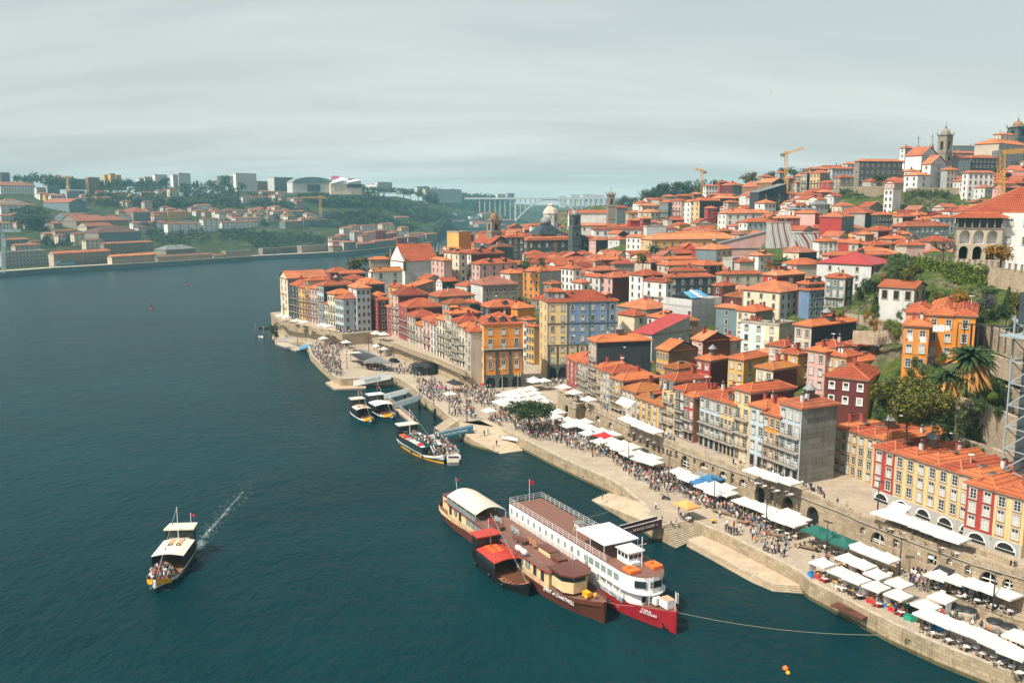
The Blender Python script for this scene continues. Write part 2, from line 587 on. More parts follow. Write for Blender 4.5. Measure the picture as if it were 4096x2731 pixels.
 # --- roofs
def roof_mb(a,b,kind,ov=.45,pitch=23,ridge=True):
 """roof over the rectangle 0..a by 0..b, its eaves at z = 0"""
 m=MB()
 x0,y0,x1,y1=-ov,-ov,a+ov,b+ov
 tp=math.tan(R(pitch))
 dz=.0
 ed=[]
 def slope(pts,e0,e1):
  e0,e1=Vector(e0),Vector(e1)
  u=(e1-e0).normalized()
  nn=(Vector(pts[1])-Vector(pts[0])).cross(Vector(pts[2])-Vector(pts[0])).normalized()
  v=nn.cross(u)
  m.face(pts,0,[((Vector(p)-e0).dot(u),(Vector(p)-e0).dot(v))for p in pts])
 A,B,C,D=(x0,y0,dz),(x1,y0,dz),(x1,y1,dz),(x0,y1,dz)
 w,h=x1-x0,y1-y0
 if kind=='h':
  if w>=h:
   z=h/2*tp
   P,Q=(x0+h/2,(y0+y1)/2,z),(x1-h/2,(y0+y1)/2,z)
   slope([A,B,Q,P],A,B),slope([B,C,Q],B,C),slope([C,D,P,Q],C,D),slope([D,A,P],D,A)
   ed+=[(A,P),(D,P),(B,Q),(C,Q),(P,Q)]
  else:
   z=w/2*tp
   P,Q=((x0+x1)/2,y0+w/2,z),((x0+x1)/2,y1-w/2,z)
   slope([A,B,P],A,B),slope([B,C,Q,P],B,C),slope([C,D,Q],C,D),slope([D,A,P,Q],D,A)
   ed+=[(A,P),(B,P),(C,Q),(D,Q),(P,Q)]
 elif kind=='x':
  z=h/2*tp
  P,Q=(x0,(y0+y1)/2,z),(x1,(y0+y1)/2,z)
  slope([A,B,Q,P],A,B),slope([C,D,P,Q],C,D)
  ed+=[(P,Q)]
 elif kind=='y':
  z=w/2*tp
  P,Q=((x0+x1)/2,y0,z),((x0+x1)/2,y1,z)
  slope([B,C,Q,P],B,C),slope([D,A,P,Q],D,A)
  ed+=[(P,Q)]
 elif kind=='v':
  z=h/2*tp
  P,Q=(x0+h/2,(y0+y1)/2,z),(x1,(y0+y1)/2,z)
  slope([A,B,Q,P],A,B),slope([C,D,P,Q],C,D),slope([D,A,P],D,A)
  ed+=[(A,P),(D,P),(P,Q)]
 elif kind=='s':
  z=w*tp*.55
  Bz,Cz=(x1,y0,z),(x1,y1,z)
  slope([A,Bz,Cz,D],D,A)
 t=.22
 for p,q in((A,B),(B,C),(C,D),(D,A)):
  if kind=='s' and(p,q)!=(D,A):
   continue
  if kind in 'x' and(p,q)in((B,C),(D,A)):
   continue
  if kind=='y' and(p,q)in((A,B),(C,D)):
   continue
  m.face([(p[0],p[1],p[2]-t),(q[0],q[1],q[2]-t),q,p],1)
 m.face([(p[0],p[1],p[2]-t)for p in(D,C,B,A)],1)
 if ridge:
  for p,q in ed:
   m.bar((p[0],p[1],p[2]+.03),(q[0],q[1],q[2]+.03),.15,1)
 return m
def chimney_mb(kind):
 m=MB()
 if kind==0:
  m.box((0,0,.5),(.9,.6,2.2),0)
  m.box((0,0,1.68),(1.1,.8,.16),0)
  m.box((0,0,1.86),(.7,.4,.2),1)
  return m,['chimney_red','dark']
 if kind==1:
  m.lathe([(1.05,-.8),(1.05,.9),(1.3,.95),(1.25,1.1),(.55,1.75),(.3,1.95),(.12,2.2)],n=10,m=0)
  return m,['lead']
 if kind==2:
  m.box((0,0,.3),(.6,.6,1.6),0)
  m.lathe([(.22,1.1),(.22,1.7),(.32,1.72),(.1,1.95)],n=8,m=1)
  return m,['lg','lead']
 if kind==4:
  m.box((0,0,.1),(1.1,1.5,.18),0)
  m.box((0,0,.2),(.9,1.3,.06),1)
  return m,['lead','glass']
 m.bar((0,0,-.5),(0,0,1.7),.05,0)
 m.lathe([(.05,0),(.55,.18),(.6,.25)],(0,0,1.5),10,0)
 return m,['white']
CHIM={}
CHN={0:'chimney',1:'roof_lantern',2:'chimney',3:'satellite_dish',4:'skylight'}
def chimney(roof,kind,loc,rz=0.0,sc=1.0):
 if kind not in CHIM:
  m,mats=chimney_mb(kind)
  CHIM[kind]=m.mesh(CHN[kind],mats)
 return put(CHN[kind],CHIM[kind],roof,loc,rz,(sc,sc,sc))
def dormer(roof,loc,rz,w=1.7,wall='dk',tile='t_or'):
 m=MB()
 m.box((0,.9,.75),(w,2.2,1.5),0)
 m.face([(-.45,-.23,.4),(.45,-.23,.4),(.45,-.23,1.25),(-.45,-.23,1.25)],3)
 m.face([(-.38,-.25,.47),(.38,-.25,.47),(.38,-.25,1.18),(-.38,-.25,1.18)],2)
 e=w/2+.3
 for s in(-1,1):
  m.face([(s*e,-.5,1.45),(s*e,2.4,1.45),(0,2.4,2.1),(0,-.5,2.1)]if s>0 else[(0,-.5,2.1),(0,2.4,2.1),(s*e,2.4,1.45),(s*e,-.5,1.45)],1)
 m.face([(-e,-.45,1.45),(e,-.45,1.45),(0,-.45,2.1)],0)
 return m.build('dormer',[wall,tile,'glass','sash'],roof,loc,rz)
 # --- street fronts on the water: a line of bases and its level
ROWS={'E':((282.0,315.6),(342.6,331.8),8.0),'W':((385.6,330.7),(471.0,371.6),8.0),'M0':((567.9,385.1),(600.6,406.0),8.0),'M':((600.6,406.0),(800.0,484.8),8.2),'Z1':((846,470.0),(905,490.0),9.5),'Z2':((872.5,499.4),(965.5,536.0),8.2),'Z3':((965.5,539.5),(1021.5,558.3),8.2)}
def row_plane(k):
 back=7.0 if k=='Z1' else 0.0
 a,b,z=ROWS['Z2' if back else k]
 p,q=onz(*a,z),onz(*b,z)
 s=Vector((.87,.49,0))*back
 p,q=p+s,q+s
 d=(p-q)
 d.z=0
 d.normalize()
 return q,d,z
GROUND=[]
SEEN=[]
FOOT=[]
HOUSES=[]
HY_C=[(160,740),(180,720),(191,680),(203,640),(220,570),(232,520),(245,480),(256,450),(267,410),(285,370),(300,340),(320,315),(333,290),(350,268),(362,250),(375,225),(385,210),(420,180)]
HY_R=[(159,560),(187,540),(200,490),(211,460),(223,430),(240,395),(256,370),(267,340),(292,308),(313,285),(335,250),(345,235),(360,215),(379,200),(400,180),(430,150)]
def auto_depth(x,y):
 t=min(1,max(0,(x-620)/230))
 return lerp_tab(y,HY_C)*(1-t)+lerp_tab(y,HY_R)*t
def solve_len(C,d,px):
 f=C.y*_c-(C.z-CAMH)*_sn
 den=FPX*d.x-(px-512)*_c*d.y
 return((px-512)*f-FPX*C.x)/den
ROOFW={'t_or':'orange tiled','t_rd':'dark red tiled','t_ol':'mossy tiled','t_pk':'dull pink tiled','t_br':'brown tiled','t_lt':'bright orange tiled','slate':'grey sheet','metal_red':'red metal','lg':'pale','gy':'grey','br':'brown','lead':'grey metal'}
ROOFT={'h':'hip roof','x':'gable roof','y':'gable roof','v':'ridged roof','s':'sloping roof','f':'flat roof'}
def look_of(wL,wR,LL,LR,fl,roof,rt,noun='house'):
 size='tall' if fl>=5 else 'low' if fl<=1 else 'narrow' if LL<6 else 'long' if LR>26 else ''
 a,b=WALLS[wL][0],WALLS[wR][0]
 w=a if a==b else a+' and '+b
 return ' '.join(f'{size} {w} {noun} with {ROOFW.get(roof, "tiled")} {ROOFT[rt]}'.split())
def build_house(C,th,LL,LR,H,fl,nL,nR,wL,wR,roof,rt,flags,near,label=None,noun='town_house',fh=None,wk=None,wkR=None,cat='house',pitch=23,group=None,look=None):
 """C: the corner nearest the river and the bridge, at the base; the street front runs from it along y, the side wall along x"""
 flags=set(flags.split())
 root=thing(noun,label,cat,C,th,group)
 if label is None:
  later(root,look or look_of(wL,wR,LL,LR,fl,roof,rt),cat,group,Vector((C[0],C[1],C[2]+H*.8)))
 m=MB()
 P=[(0,0),(LR,0),(LR,LL),(0,LL)]
 bz=-6
 m.face([(0,LL,bz),(0,0,bz),(0,0,H),(0,LL,H)],0)
 m.face([(0,0,bz),(LR,0,bz),(LR,0,H),(0,0,H)],1)
 m.face([(LR,0,bz),(LR,LL,bz),(LR,LL,H),(LR,0,H)],1)
 m.face([(LR,LL,bz),(0,LL,bz),(0,LL,H),(LR,LL,H)],0)
 tp=math.tan(R(pitch))
 if rt=='x':
  z=H+LL/2*tp
  m.face([(0,LL,H),(0,0,H),(0,LL/2,z)],0)
  m.face([(LR,0,H),(LR,LL,H),(LR,LL/2,z)],1)
 elif rt=='y':
  z=H+LR/2*tp
  m.face([(0,0,H),(LR,0,H),(LR/2,0,z)],1)
  m.face([(LR,LL,H),(0,LL,H),(LR/2,LL,z)],0)
 elif rt=='v':
  m.face([(LR,0,H),(LR,LL,H),(LR,LL/2,H+(LL/2+.45)*tp)],1)
 elif rt=='s':
  z=H+(LR+.4)*tp*.55
  m.face([(0,0,H),(LR,0,H),(LR,0,z)],1)
  m.face([(LR,0,H),(LR,LL,H),(LR,LL,z),(LR,0,z)],1)
  m.face([(LR,LL,H),(0,LL,H),(LR,LL,z)],1)
 m.box((-.04,LL/2,H-.28),(.2,LL,.34),2)
 if 'x' not in flags:
  m.box((LR/2,-.04,H-.28),(LR,.2,.34),2)
 if 'q' in flags:
  for y in(.2,LL-.2):
   m.box((-.03,y,H/2-3),(.12,.45,H+5),2)
  for x in(.2,LR-.2):
   m.box((x,-.03,H/2-3),(.45,.12,H+5),2)
 fh=fh or 3.1
 if 't' in flags:
  m.box((-.05,LL/2,H-fh/2),(.12,LL+.02,fh),3)
 if 'a' in flags:
  m.box((-.02,LL/2,fh/2-.4),(.14,LL,fh+.5),4)
 m.build('wall',[wL,wR,'stone_trim','dk','gy'],root)
 if rt=='f':
  r=MB()
  r.face([(0,0,H-.02),(LR,0,H-.02),(LR,LL,H-.02),(0,LL,H-.02)],0)
  for c,d in(((LR/2,0,H+.2),(LR+.3,.3,.5)),((LR/2,LL,H+.2),(LR+.3,.3,.5)),((0,LL/2,H+.2),(.3,LL-.3,.5)),((LR,LL/2,H+.2),(.3,LL-.3,.5))):
   r.box(c,d,1)
  ro=r.build('roof',[roof,'stone_trim'],root)
  zr=H
 else:
  ro=roof_mb(LR,LL,rt,.45 if near else.5,pitch).build('roof',[roof,'ridge' if roof.startswith('t_')else roof],root,(0,0,H+.18))
  zr=min(LL,LR)/2*tp
 wk=wk or('sash' if near else 'far')
 wkR=wkR or wk
 H0=H
 for face,L,n in(('L',LL,nL),('R',LR,nR)):
  if not n:
   continue
  kind=wk if face=='L' else wkR
  w0={'wide':2.5}.get(kind,1.55)
  sc=min(.95,max(.5,L/n*.78/w0))
  for i in range(fl):
   zc=H-(i+.5)*fh-.25
   last=(i==fl-1)and 'g' in flags and face=='L'
   if 'a' in flags and i==fl-1 and face=='L':
    add_window(root,'vault',near,(-.1,L/2,H-(i+.5)*fh-.45),-math.pi/2,min(1,L*.7/3.6),fh*.8/2.6,'archway')
    continue
   kk=kind
   if last:
    kk='open' if(i+n)%2 else 'openg'
   elif 'b' in flags and face=='L' and i>0:
    kk='door' if kind=='sash' else kind
   hz={'door':2.5,'open':2.5,'openg':2.5,'arch':2.4,'tall':2.7,'wide':1.5,'far':1.8,'plainw':1.5}.get(kk,1.75)
   sz=min(.98,fh*.72/hz)
   if kk in('door','open','openg'):
    zc-=.18
   for j in range(n):
    t=(j+.5)/n*L
    if face=='L':
     add_window(root,kk,near,(-.02 if 't' not in flags or i else-.13,t,zc),-math.pi/2,sc,sz,'door' if last else 'window')
    else:
     add_window(root,kk,near,(t,-.02,zc),0,sc,sz)
   if 'b' in flags and face=='L' and 0<i<fl-1:
    balcony(root,(-.02,L/2,zc-1.2),-math.pi/2,L*.94)
 g=random.Random(int(C[0]*7+C[1]*13))
 zs=lambda x,y:(min(min(y,LL-y),min(x,LR-x))*tp if rt=='h' else min(y,LL-y)*tp if rt in 'xv' else min(x,LR-x)*tp if rt=='y' else 0)+(0 if rt=='f' else.2)
 if rt=='f':
  zs0=lambda x,y:H
 else:
  zs0=zs
 dm=[int(f[1:])for f in flags if f[0]=='d' and f[1:].isdigit()]
 if dm:
  for i in range(dm[0]):
   x=LR*(i+.75)/(dm[0]+.5)
   dormer(ro,(x,.9,.35),0)
 dl=[int(f[1:])for f in flags if f[0]=='e' and f[1:].isdigit()]
 if dl:
  for i in range(dl[0]):
   dormer(ro,(.9,LL*(i+.75)/(dl[0]+.5),.35),-math.pi/2)
 if 'l' in flags:
  x,y=LR*.5,LL*.5
  chimney(ro,1,(x,y,zs0(x,y)+.3))
 for _ in range(g.choice((1,1,2,3,3))if near else g.choice((0,1,1,2))):
  x,y=LR*g.uniform(.15,.85),LL*g.uniform(.25,.75)
  k=g.choice((0,0,0,2,2,3,4,4,4,0))
  chimney(ro,k,(x,y,zs0(x,y)+(.25 if k==4 else 0)),g.choice((0,1.57)),g.uniform(.75,1.05))
 ca,sa=math.cos(th),math.sin(th)
 FOOT.append([(C[0]+x*ca-y*sa,C[1]+x*sa+y*ca)for x,y in P])
 return root
def house(line,far=None):
 head,_,lab=line.partition(';')
 t=head.split()
 k,xL,xC,yC,xR,Y,th,fl,nL,nR,wL,wR,roof,rt=t[:14]
 flags=' '.join(t[14:])
 xl,_y=rp(k,float(xL),0)
 xc,yc=rp(k,float(xC),float(yC))
 xr,_y=rp(k,float(xR),0)
 fl,nL,nR=int(fl),int(nL),int(nR)
 zb=None
 if Y in ROWS:
  q,d,zb=row_plane(Y)
  r=ray(xc,yc)
  nn=Vector((-d.y,d.x))
  tt=(q.x*nn.x+q.y*nn.y)/(r.x*nn.x+r.y*nn.y)
  C=Vector((r.x*tt,r.y*tt,CAMH+r.z*tt))
  ang=math.atan2(-d.x,d.y)
 else:
  depth=auto_depth(xc,yc)if Y=='-' else float(Y)
  C=at(xc,yc,depth)
  ang=R(28 if th=='-' else float(th))
 dL,dR=Vector((-math.sin(ang),math.cos(ang),0)),Vector((math.cos(ang),math.sin(ang),0))
 LL=min(60,max(3.0,solve_len(C,dL,xl)))
 LR=solve_len(C,dR,xr)
 LR=min(70,max(4.0,LR if LR>0 else 30))
 if Y in ROWS:
  LR=max(LR,9)
  LL+=.05
  H=C.z-zb
  fh=(H-.4)/fl
 else:
  LL=max(LL,5.0)
  fh=3.1 if C.y<430 else 3.4
  for f in flags.split():
   if f[0]=='h' and f[1:].replace('.','').isdigit():
    fh=float(f[1:])
  H=fl*fh+1.0
  zb=C.z-H
 base=Vector((C.x,C.y,zb))
 near=C.y<300
 wk=wkR=None
 for f in flags.split():
  if f.startswith('W'):
   wk=f[1:]
  if f.startswith('V'):
   wkR=f[1:]
 pitch=23
 for f in flags.split():
  if f[0]=='p' and f[1:].isdigit():
   pitch=int(f[1:])
 SEEN.append((xl,xr,yc,C.y,fl*fh/C.y*FPX))
 GROUND.append((base.x,base.y,zb))
 GROUND.append(tuple(base+dR*min(LR,25)))
 noun='row_house' if Y in ROWS else 'church' if 'church' in lab or 'nave' in lab else 'town_house'
 return build_house(base,ang,LL,LR,H,fl,nL,nR,wL,wR,roof,rt,flags,near,lab.strip()or None,noun,fh=fh,wk=wk,wkR=wkR,pitch=pitch)
TOWN='''
C2 105 205 112 215 E - 3 2 0 cr cr t_or h b ;
A5 325 412 305 520 E - 5 3 0 dk dk t_or h b ;
A5 412 466 322 480 E - 5 2 0 oc oc t_or h b ;
A5 466 503 262 600 E - 6 2 0 or be t_or h b ;
A5 503 575 332 590 E - 5 3 0 pk be t_or h b ;
A5 574 628 304 895 E - 5 3 0 bl dk t_rd h b l ; pale blue house with black side wall and round roof lantern
A5 628 664 462 700 E - 3 2 0 cr cr t_or h b g ;
A5 662 727 378 790 E - 4 3 0 cr dk t_or h b g ;
A5 727 797 418 1000 E - 4 4 3 bl bl t_lt h g ; pale blue tiled corner house with white upper floor above the stone wall
A5 840 909 326 1030 372 26 6 1 3 lg bl t_lt h ; tallest pale blue corner house with six floors of stone framed windows
A5 255 320 243 655 415 29 4 2 0 cr tn t_lt x c x ; long grey sided house at the river bend under an orange roof
A5 640 690 192 865 440 29 2 1 0 rd rd t_rd h ;
A5 775 786 200 985 430 25 2 0 0 dk dk t_or h ;
A5 800 872 252 990 408 29 3 2 0 rd dk t_rd h ;
A5 890 992 292 1150 396 29 4 2 0 or dk t_or h ;
A5 1020 1032 80 1195 455 20 2 0 0 st st t_or h ;
A5 1275 1345 332 1565 380 29 3 2 0 oc st t_or s x ; ochre fronted house with a bare stone side under a rising roof
A5 1185 1272 320 1345 376 29 3 2 0 oc oc t_or h ;
A5 1025 1092 425 1185 374 29 4 2 1 rd mr t_or h ;
A5 1040 1090 385 1152 392 29 3 1 0 or mr t_or h ;
A5 1168 1206 492 1300 W - 4 2 0 rd mr t_or h g ;
A5 1203 1266 384 1525 W - 6 2 0 pk mr t_rd h b g ; tall maroon sided house at the head of the upper quay row
A5 1266 1343 492 1650 W - 5 3 0 rd mr t_or h b g ;
A5 1343 1412 572 1600 W - 4 3 0 be dk t_or h b g ;
A5 1412 1476 650 1510 W - 3 2 0 be be t_ol h b g ;
A5 1476 1543 612 1610 W - 4 2 0 pk lg t_or h b g ;
A5 1543 1594 640 1640 W - 4 2 0 lg lg t_or h g ;
A5 1594 1667 604 1730 W - 5 3 0 cr be t_or h b g ;
A5 1667 1722 545 1960 W - 6 3 0 cr mr t_or h b g e1 ;
A5 1722 1785 618 1895 W - 6 3 0 be mr t_or h b g ;
A5 1785 1838 662 1895 W - 5 2 0 cr cr t_or h b g ;
A5 1838 1888 700 1925 W - 5 2 0 be be t_or h g ;
A5 1520 1612 400 1920 370 29 2 2 0 st st t_lt h ;
A5 1890 1990 300 2290 385 24 3 0 4 lg st t_pk h h4 ; square stone house with one line of windows under a dull pink roof
A5 1645 1702 460 1880 345 29 2 2 0 be be t_ol h ;
A5 1800 1850 455 1960 350 29 2 2 0 dk dk t_or h ;
A5 1960 2052 490 2330 345 26 3 2 0 dk mr t_or h d1 ;
A5 2145 2226 205 2335 415 29 3 2 3 lg pk t_lt h ;
A2 1550 1660 945 1690 425 30 4 3 0 pk pk t_lt h q ;
A2 1660 1790 882 1815 430 30 5 3 1 cr cr t_rd h e2 q ; cream tower house with a red attic storey beside the stone church
A2 1810 1890 886 2165 440 30 5 3 0 wh mr t_or h l d2 ; tall white fronted house with maroon side and glazed roof dormer
A2 1895 1966 975 2285 415 30 3 2 4 pk pk t_or h d2 q ; pink house with two roof dormers facing the bridge
A2 1685 1785 700 1890 540 42 5 0 0 oc or gy f x ;
A3 1080 1205 745 1260 505 35 4 3 0 wh wh t_or h ; plain white block with small windows beside the columned palace
A3 1205 1300 766 2050 490 17 2 3 11 ye oc t_lt h h5 Wtall Vtall q ; long yellow building with a high orange roof behind the palm
A3 1410 1475 745 1870 500 17 1 0 0 oc oc t_lt h p30 ;
A3 1245 1256 650 1420 530 15 2 0 0 lg lg gy f x ;
A3 790 802 676 1520 565 12 2 0 11 wh wh t_rd h h4 ; long low white building with many windows under a rust roof
A3 670 682 645 915 575 12 1 0 3 wh wh t_lt h ;
A3 255 268 645 520 590 12 3 0 3 wh wh t_or h h4 ;
A3 45 150 732 200 560 30 2 1 1 be st t_lt h ;
A3 40 80 780 190 520 25 2 0 0 st st t_or h ;
A3 985 1000 490 1090 640 15 4 1 3 tn tn t_or h ;
A3 1085 1098 535 1180 635 15 2 0 1 be be t_or h ;
A3 1178 1215 475 1360 650 20 3 1 3 cr be t_lt h ;
A3 1190 1290 530 1360 625 30 3 2 2 be cr t_lt h ;
A3 1365 1440 446 1500 620 25 5 3 1 tn dk t_or h b ;
A3 1470 1550 432 1565 612 25 5 3 0 pk be t_or h b ;
A3 1555 1632 440 1642 606 25 6 2 0 wh wh t_lt h ;
A3 1632 1708 432 1880 600 28 6 2 0 ye dk t_or h x ; narrow tall yellow house with a black side high on the hill
A3 1865 1935 540 2330 565 17 3 2 6 wh wh t_lt h h3.6 ; long white building with scattered windows under a wide orange roof
A3 2040 2118 615 2345 520 22 4 2 5 wh bl t_or h b q ; white and blue corner block with five floors near the mural
A3 1980 2050 722 2230 500 20 2 1 5 be tn t_br h ;
A4 178 183 945 357 455 12 3 0 0 gy mural t_or f x ; tall party wall painted with a white and red swirling mural
A4 357 392 1035 590 448 12 3 0 0 gy mural t_or f x ; lower party wall painted with grey and red swirling shapes
A4 228 236 905 430 480 12 2 0 4 rd rd t_lt h ;
A4 600 790 895 895 455 52 3 0 3 rd tn t_lt h x b ; blank red block with a grey windowed side
A4 740 990 862 1090 480 52 4 1 0 gy dk t_lt h x ; large blank grey modern block with a dark front
A4 1085 1097 876 1225 470 14 3 0 4 dk dk t_or h b ;
A4 1215 1335 976 1710 425 20 2 1 9 mr tn t_lt h Vtall s ; long dark fronted house with a line of white windows by the loggia
A4 1560 1622 902 1760 447 20 2 1 3 bl bl t_or h ;
A4 585 592 1105 755 415 12 2 0 4 wh wh t_or h Varch ;
A4 760 955 1118 1020 405 48 2 0 1 rd gy t_lt h x ; red walled house with a stepped orange roof in the valley of roofs
A4 380 560 862 600 485 45 3 0 0 pk rd t_or h x ;
A4 330 382 832 555 505 18 2 1 4 wh lg slate h p35 d3 ; white mansard house with grey curved roof and dormers
A4 550 562 790 672 510 18 2 0 3 lg gy slate h p35 ;
A4 0 76 682 310 600 25 3 0 2 dk dk slate s x ; big dark hall with a glass roof on the hilltop
A4 375 440 545 452 640 30 4 2 0 st st t_or h ;
A4 443 489 520 505 632 30 5 2 0 be dk t_or h b ;
A4 490 520 482 712 645 25 3 1 0 be st t_lt h x ;
A4 517 600 516 694 610 30 4 3 1 ye st t_or h b ;
A4 600 690 598 705 600 30 3 2 0 rd pk t_or h b ;
A4 690 706 480 890 612 16 3 1 6 bl bl t_or h b ;
A4 820 835 440 900 640 16 3 1 2 wh wh t_or h ;
A4 718 776 556 886 575 20 4 2 3 st st t_or h Warch ;
A4 900 942 416 1310 586 12 4 1 8 st dark_granite t_lt h h4.4 ; long derelict stone building with gaping windows on the hilltop
A4 595 622 682 706 545 18 3 1 2 rd mr t_lt h ;
A4 1155 1230 652 1302 500 42 4 2 0 wh wh lg f h3.6 ; free standing white cube house below the hilltop wall
A4 1325 1440 536 1548 535 33 3 2 1 wh wh t_lt h ;
A4 1325 1400 500 1442 548 33 2 2 0 wh wh t_lt h ;
A4 1680 1692 490 1786 540 14 3 0 3 gy be t_or h ;
A4 1860 1876 516 2095 520 12 5 1 5 wh wh t_lt h ; white five storey hostel block half wrapped in scaffolding
A4 1930 2140 262 2420 600 40 5 0 6 be gy t_or h h4.6 x b ; huge grey convent with rows of barred windows at the skyline
A4 1830 1902 386 2132 580 18 4 1 7 be dk t_or h b ;
A4 1725 1737 386 1896 575 14 5 0 4 dk tn t_or h b ;
A4 1150 1325 425 1345 640 45 3 0 0 wh wh t_or h s ;
A4 1310 1332 302 1406 650 18 2 1 3 wh tn t_or h ;
A4 1720 1742 345 1945 625 14 2 0 0 wh be t_lt h ;
A4 1725 1740 285 2000 680 10 2 0 0 gy tn gy f x ;
A4 590 622 466 815 690 18 2 1 0 be be t_lt h ;
A4 70 110 550 186 690 25 2 1 2 be br t_or h ;
A4 188 205 570 240 660 20 3 1 1 tn tn t_or h ;
A4 238 252 515 306 700 20 3 1 2 bl tn t_or h ;
A4 300 330 565 390 650 25 3 1 1 st st t_or h ;
A4 385 400 600 442 640 25 3 1 1 be be t_or h ;
A4 60 190 600 310 640 30 2 2 0 br dk t_lt y ;
A3 1745 1762 306 1862 700 16 3 1 4 wh wh t_lt h ;
A3 1860 1882 275 1962 720 20 2 1 0 rd rd t_or h ;
A3 1895 1990 298 2082 700 30 2 0 1 mr tn t_or h ;
A3 1780 1802 385 2010 668 16 2 0 0 br mr t_lt h ;
A3 2070 2210 312 2320 660 40 3 0 0 br dk t_lt y x ; long barn like house with a dark gable near the hilltop trees
A3 1390 1412 396 1500 670 18 2 0 0 br be t_lt h ;
A3 1500 1522 392 1640 660 18 2 1 1 mr br t_lt h ;
A3 1640 1660 375 1720 670 18 2 1 1 br mr t_lt h ;
A3 1700 1746 532 1850 606 22 3 1 2 mr wh t_or h b ;
A3 1752 1778 496 1852 598 22 2 1 1 rd rd t_lt h ;
A3 1790 1880 412 2042 632 28 3 1 0 wh dk t_lt h x ;
A3 1920 1950 445 2040 615 24 3 1 1 be be t_or h ;
A3 2180 2262 452 2360 590 26 3 1 3 wh wh t_or h b ;
A3 1100 1115 600 1230 575 18 2 0 0 rd rd t_lt h ;
A3 1205 1225 585 1290 570 18 2 1 0 rd mr t_lt h ;
A3 1870 1890 690 1990 540 20 2 1 0 be br t_or h ;
A3 1675 1850 850 1985 445 46 3 0 3 tn be t_lt h x l ; grey walled house with a red roof lantern on an orange roof
A3 1575 1676 846 1700 460 46 2 1 0 rd rd t_lt x p35 ; small bright red gabled house with an arched window
A3 1700 1720 838 2352 478 8 2 0 0 rd pk slate s ; long market hall with dark ribbed sheet roof
A3 1345 1442 985 1790 415 22 2 2 7 be be t_or h q ; stone corniced house with red attic and seven front windows
A3 1400 1440 935 1680 420 22 1 0 3 wh mr t_or h Vwide ;
A3 1640 1742 986 1900 402 26 2 3 2 tn mr t_or h ;
A3 1905 1990 926 2045 425 40 3 0 0 gy gy gy f x ; bare grey block with satellite dishes on its roof
A3 2040 2052 956 2175 420 18 2 0 0 be be t_or h ;
A3 2135 2212 902 2335 430 26 3 1 2 wh lg t_lt h d1 ; white house with an arched dormer in its roof
A3 1880 1897 1062 2255 385 12 2 0 4 be be t_or h q ;
A3 1150 1290 962 1380 432 35 2 0 0 be mr t_lt h ;
A3 855 872 938 1045 442 16 2 0 0 mr mr t_or h ;
A3 960 978 972 1150 428 16 2 0 0 st st t_or h ;
A6 195 337 186 525 400 42 4 3 0 or gy t_or h x ; orange house with grey blank side and a roof terrace
A6 5 85 200 195 405 32 3 0 2 lg be t_or h Vbrown ;
A6 380 440 290 526 365 36 2 1 1 st st t_ol h ;
A6 525 627 160 700 386 32 5 3 1 wh wh t_or h ; tall white house with four lines of windows in the roofs
A6 618 702 280 755 378 32 3 2 1 wh lg t_lt h b ;
A6 705 855 232 900 379 33 3 3 0 lg gy t_or h ;
A6 855 962 236 1200 374 33 3 2 0 pk mr t_lt h x ; pink fronted house with a great maroon side wall
A6 735 800 176 1000 392 24 2 1 3 wh mr t_lt h Vwide ;
A6 1107 1222 218 1390 360 30 4 2 0 wh dk t_or h x ; white house with black side and two dishes on its roof
A6 1228 1420 272 1445 350 40 3 2 1 wh wh t_rd h b ;
A6 1438 1452 232 1830 360 14 3 0 5 wh dk t_rd h Varch h3.6 ; long white and black house with five arched upper windows
A6 1460 1475 180 1760 372 14 1 0 5 mr mr t_rd h ;
A6 1010 1250 508 1475 330 36 3 0 0 tn gy t_lt h x ;
A6 1010 1150 562 1262 312 34 2 0 1 cr cr t_or h ;
A6 1262 1402 584 1535 305 36 2 3 1 wh br t_or h d1 ;
A6 1535 1548 606 1692 303 18 2 0 1 br br t_ol h ;
A6 1850 2030 500 2060 306 46 4 1 0 tn dk t_lt h x ; slate hung house with one lone window
A6 2028 2186 528 2335 299 40 3 3 0 cr st t_or h x ;
A6 1825 1906 306 2015 340 34 3 1 1 mr br t_or h ;
A6 1925 2066 402 2286 326 38 2 0 2 mr bl t_ol h ;
A7 -60 262 362 500 308 40 3 3 5 cr lg t_lt h l q ; long cream house with five grey framed windows per floor
A7 112 232 218 470 318 34 2 1 1 rd mr t_lt h l Wplainw Vwide ; maroon penthouse block with a big window above the cream house
A7 470 505 292 650 306 28 2 1 2 mr mr t_or h d2 ;
A7 495 512 345 652 305 26 4 0 3 db db t_or h ;
A7 648 818 240 886 285 42 4 3 1 tn dk t_or h b q ; slate and red house with white balcony beside the garden
A7 575 1044 128 1250 330 46 4 2 4 lg mr metal_red h p18 ; long pale warehouse with red sheet roof and one stone window
A7 660 680 45 1255 352 12 2 0 0 pk mr t_lt h d1 ;
A7 425 530 656 915 216 34 5 2 0 be dk t_or h x d1 l b ; tall beige house with black tarred side below the gardens
A7 520 650 876 670 208 34 4 2 0 pk pk t_or h ;
A7 655 738 832 850 209 34 4 2 0 bl mr t_or h ;
A7 735 828 918 960 205 34 3 3 0 oc oc t_or h ;
A7 845 945 825 1330 213 30 3 1 0 mr mr t_rd h x ;
A7 825 935 958 1336 205 30 3 1 3 oc ye t_or h l ;
A7 230 300 830 415 225 34 3 3 0 pk rd t_or h ;
A7 320 412 895 420 215 34 2 2 0 oc oc t_or h ;
A7 95 200 1028 405 208 36 3 2 0 cr mr t_ol h ;
A6 1955 2086 940 2300 235 40 3 2 2 oc oc t_or h x ;
A6 2060 2268 626 2330 280 48 4 2 0 pg pg t_br f Wbrown ; pale green block with brown flat roof and dark windows
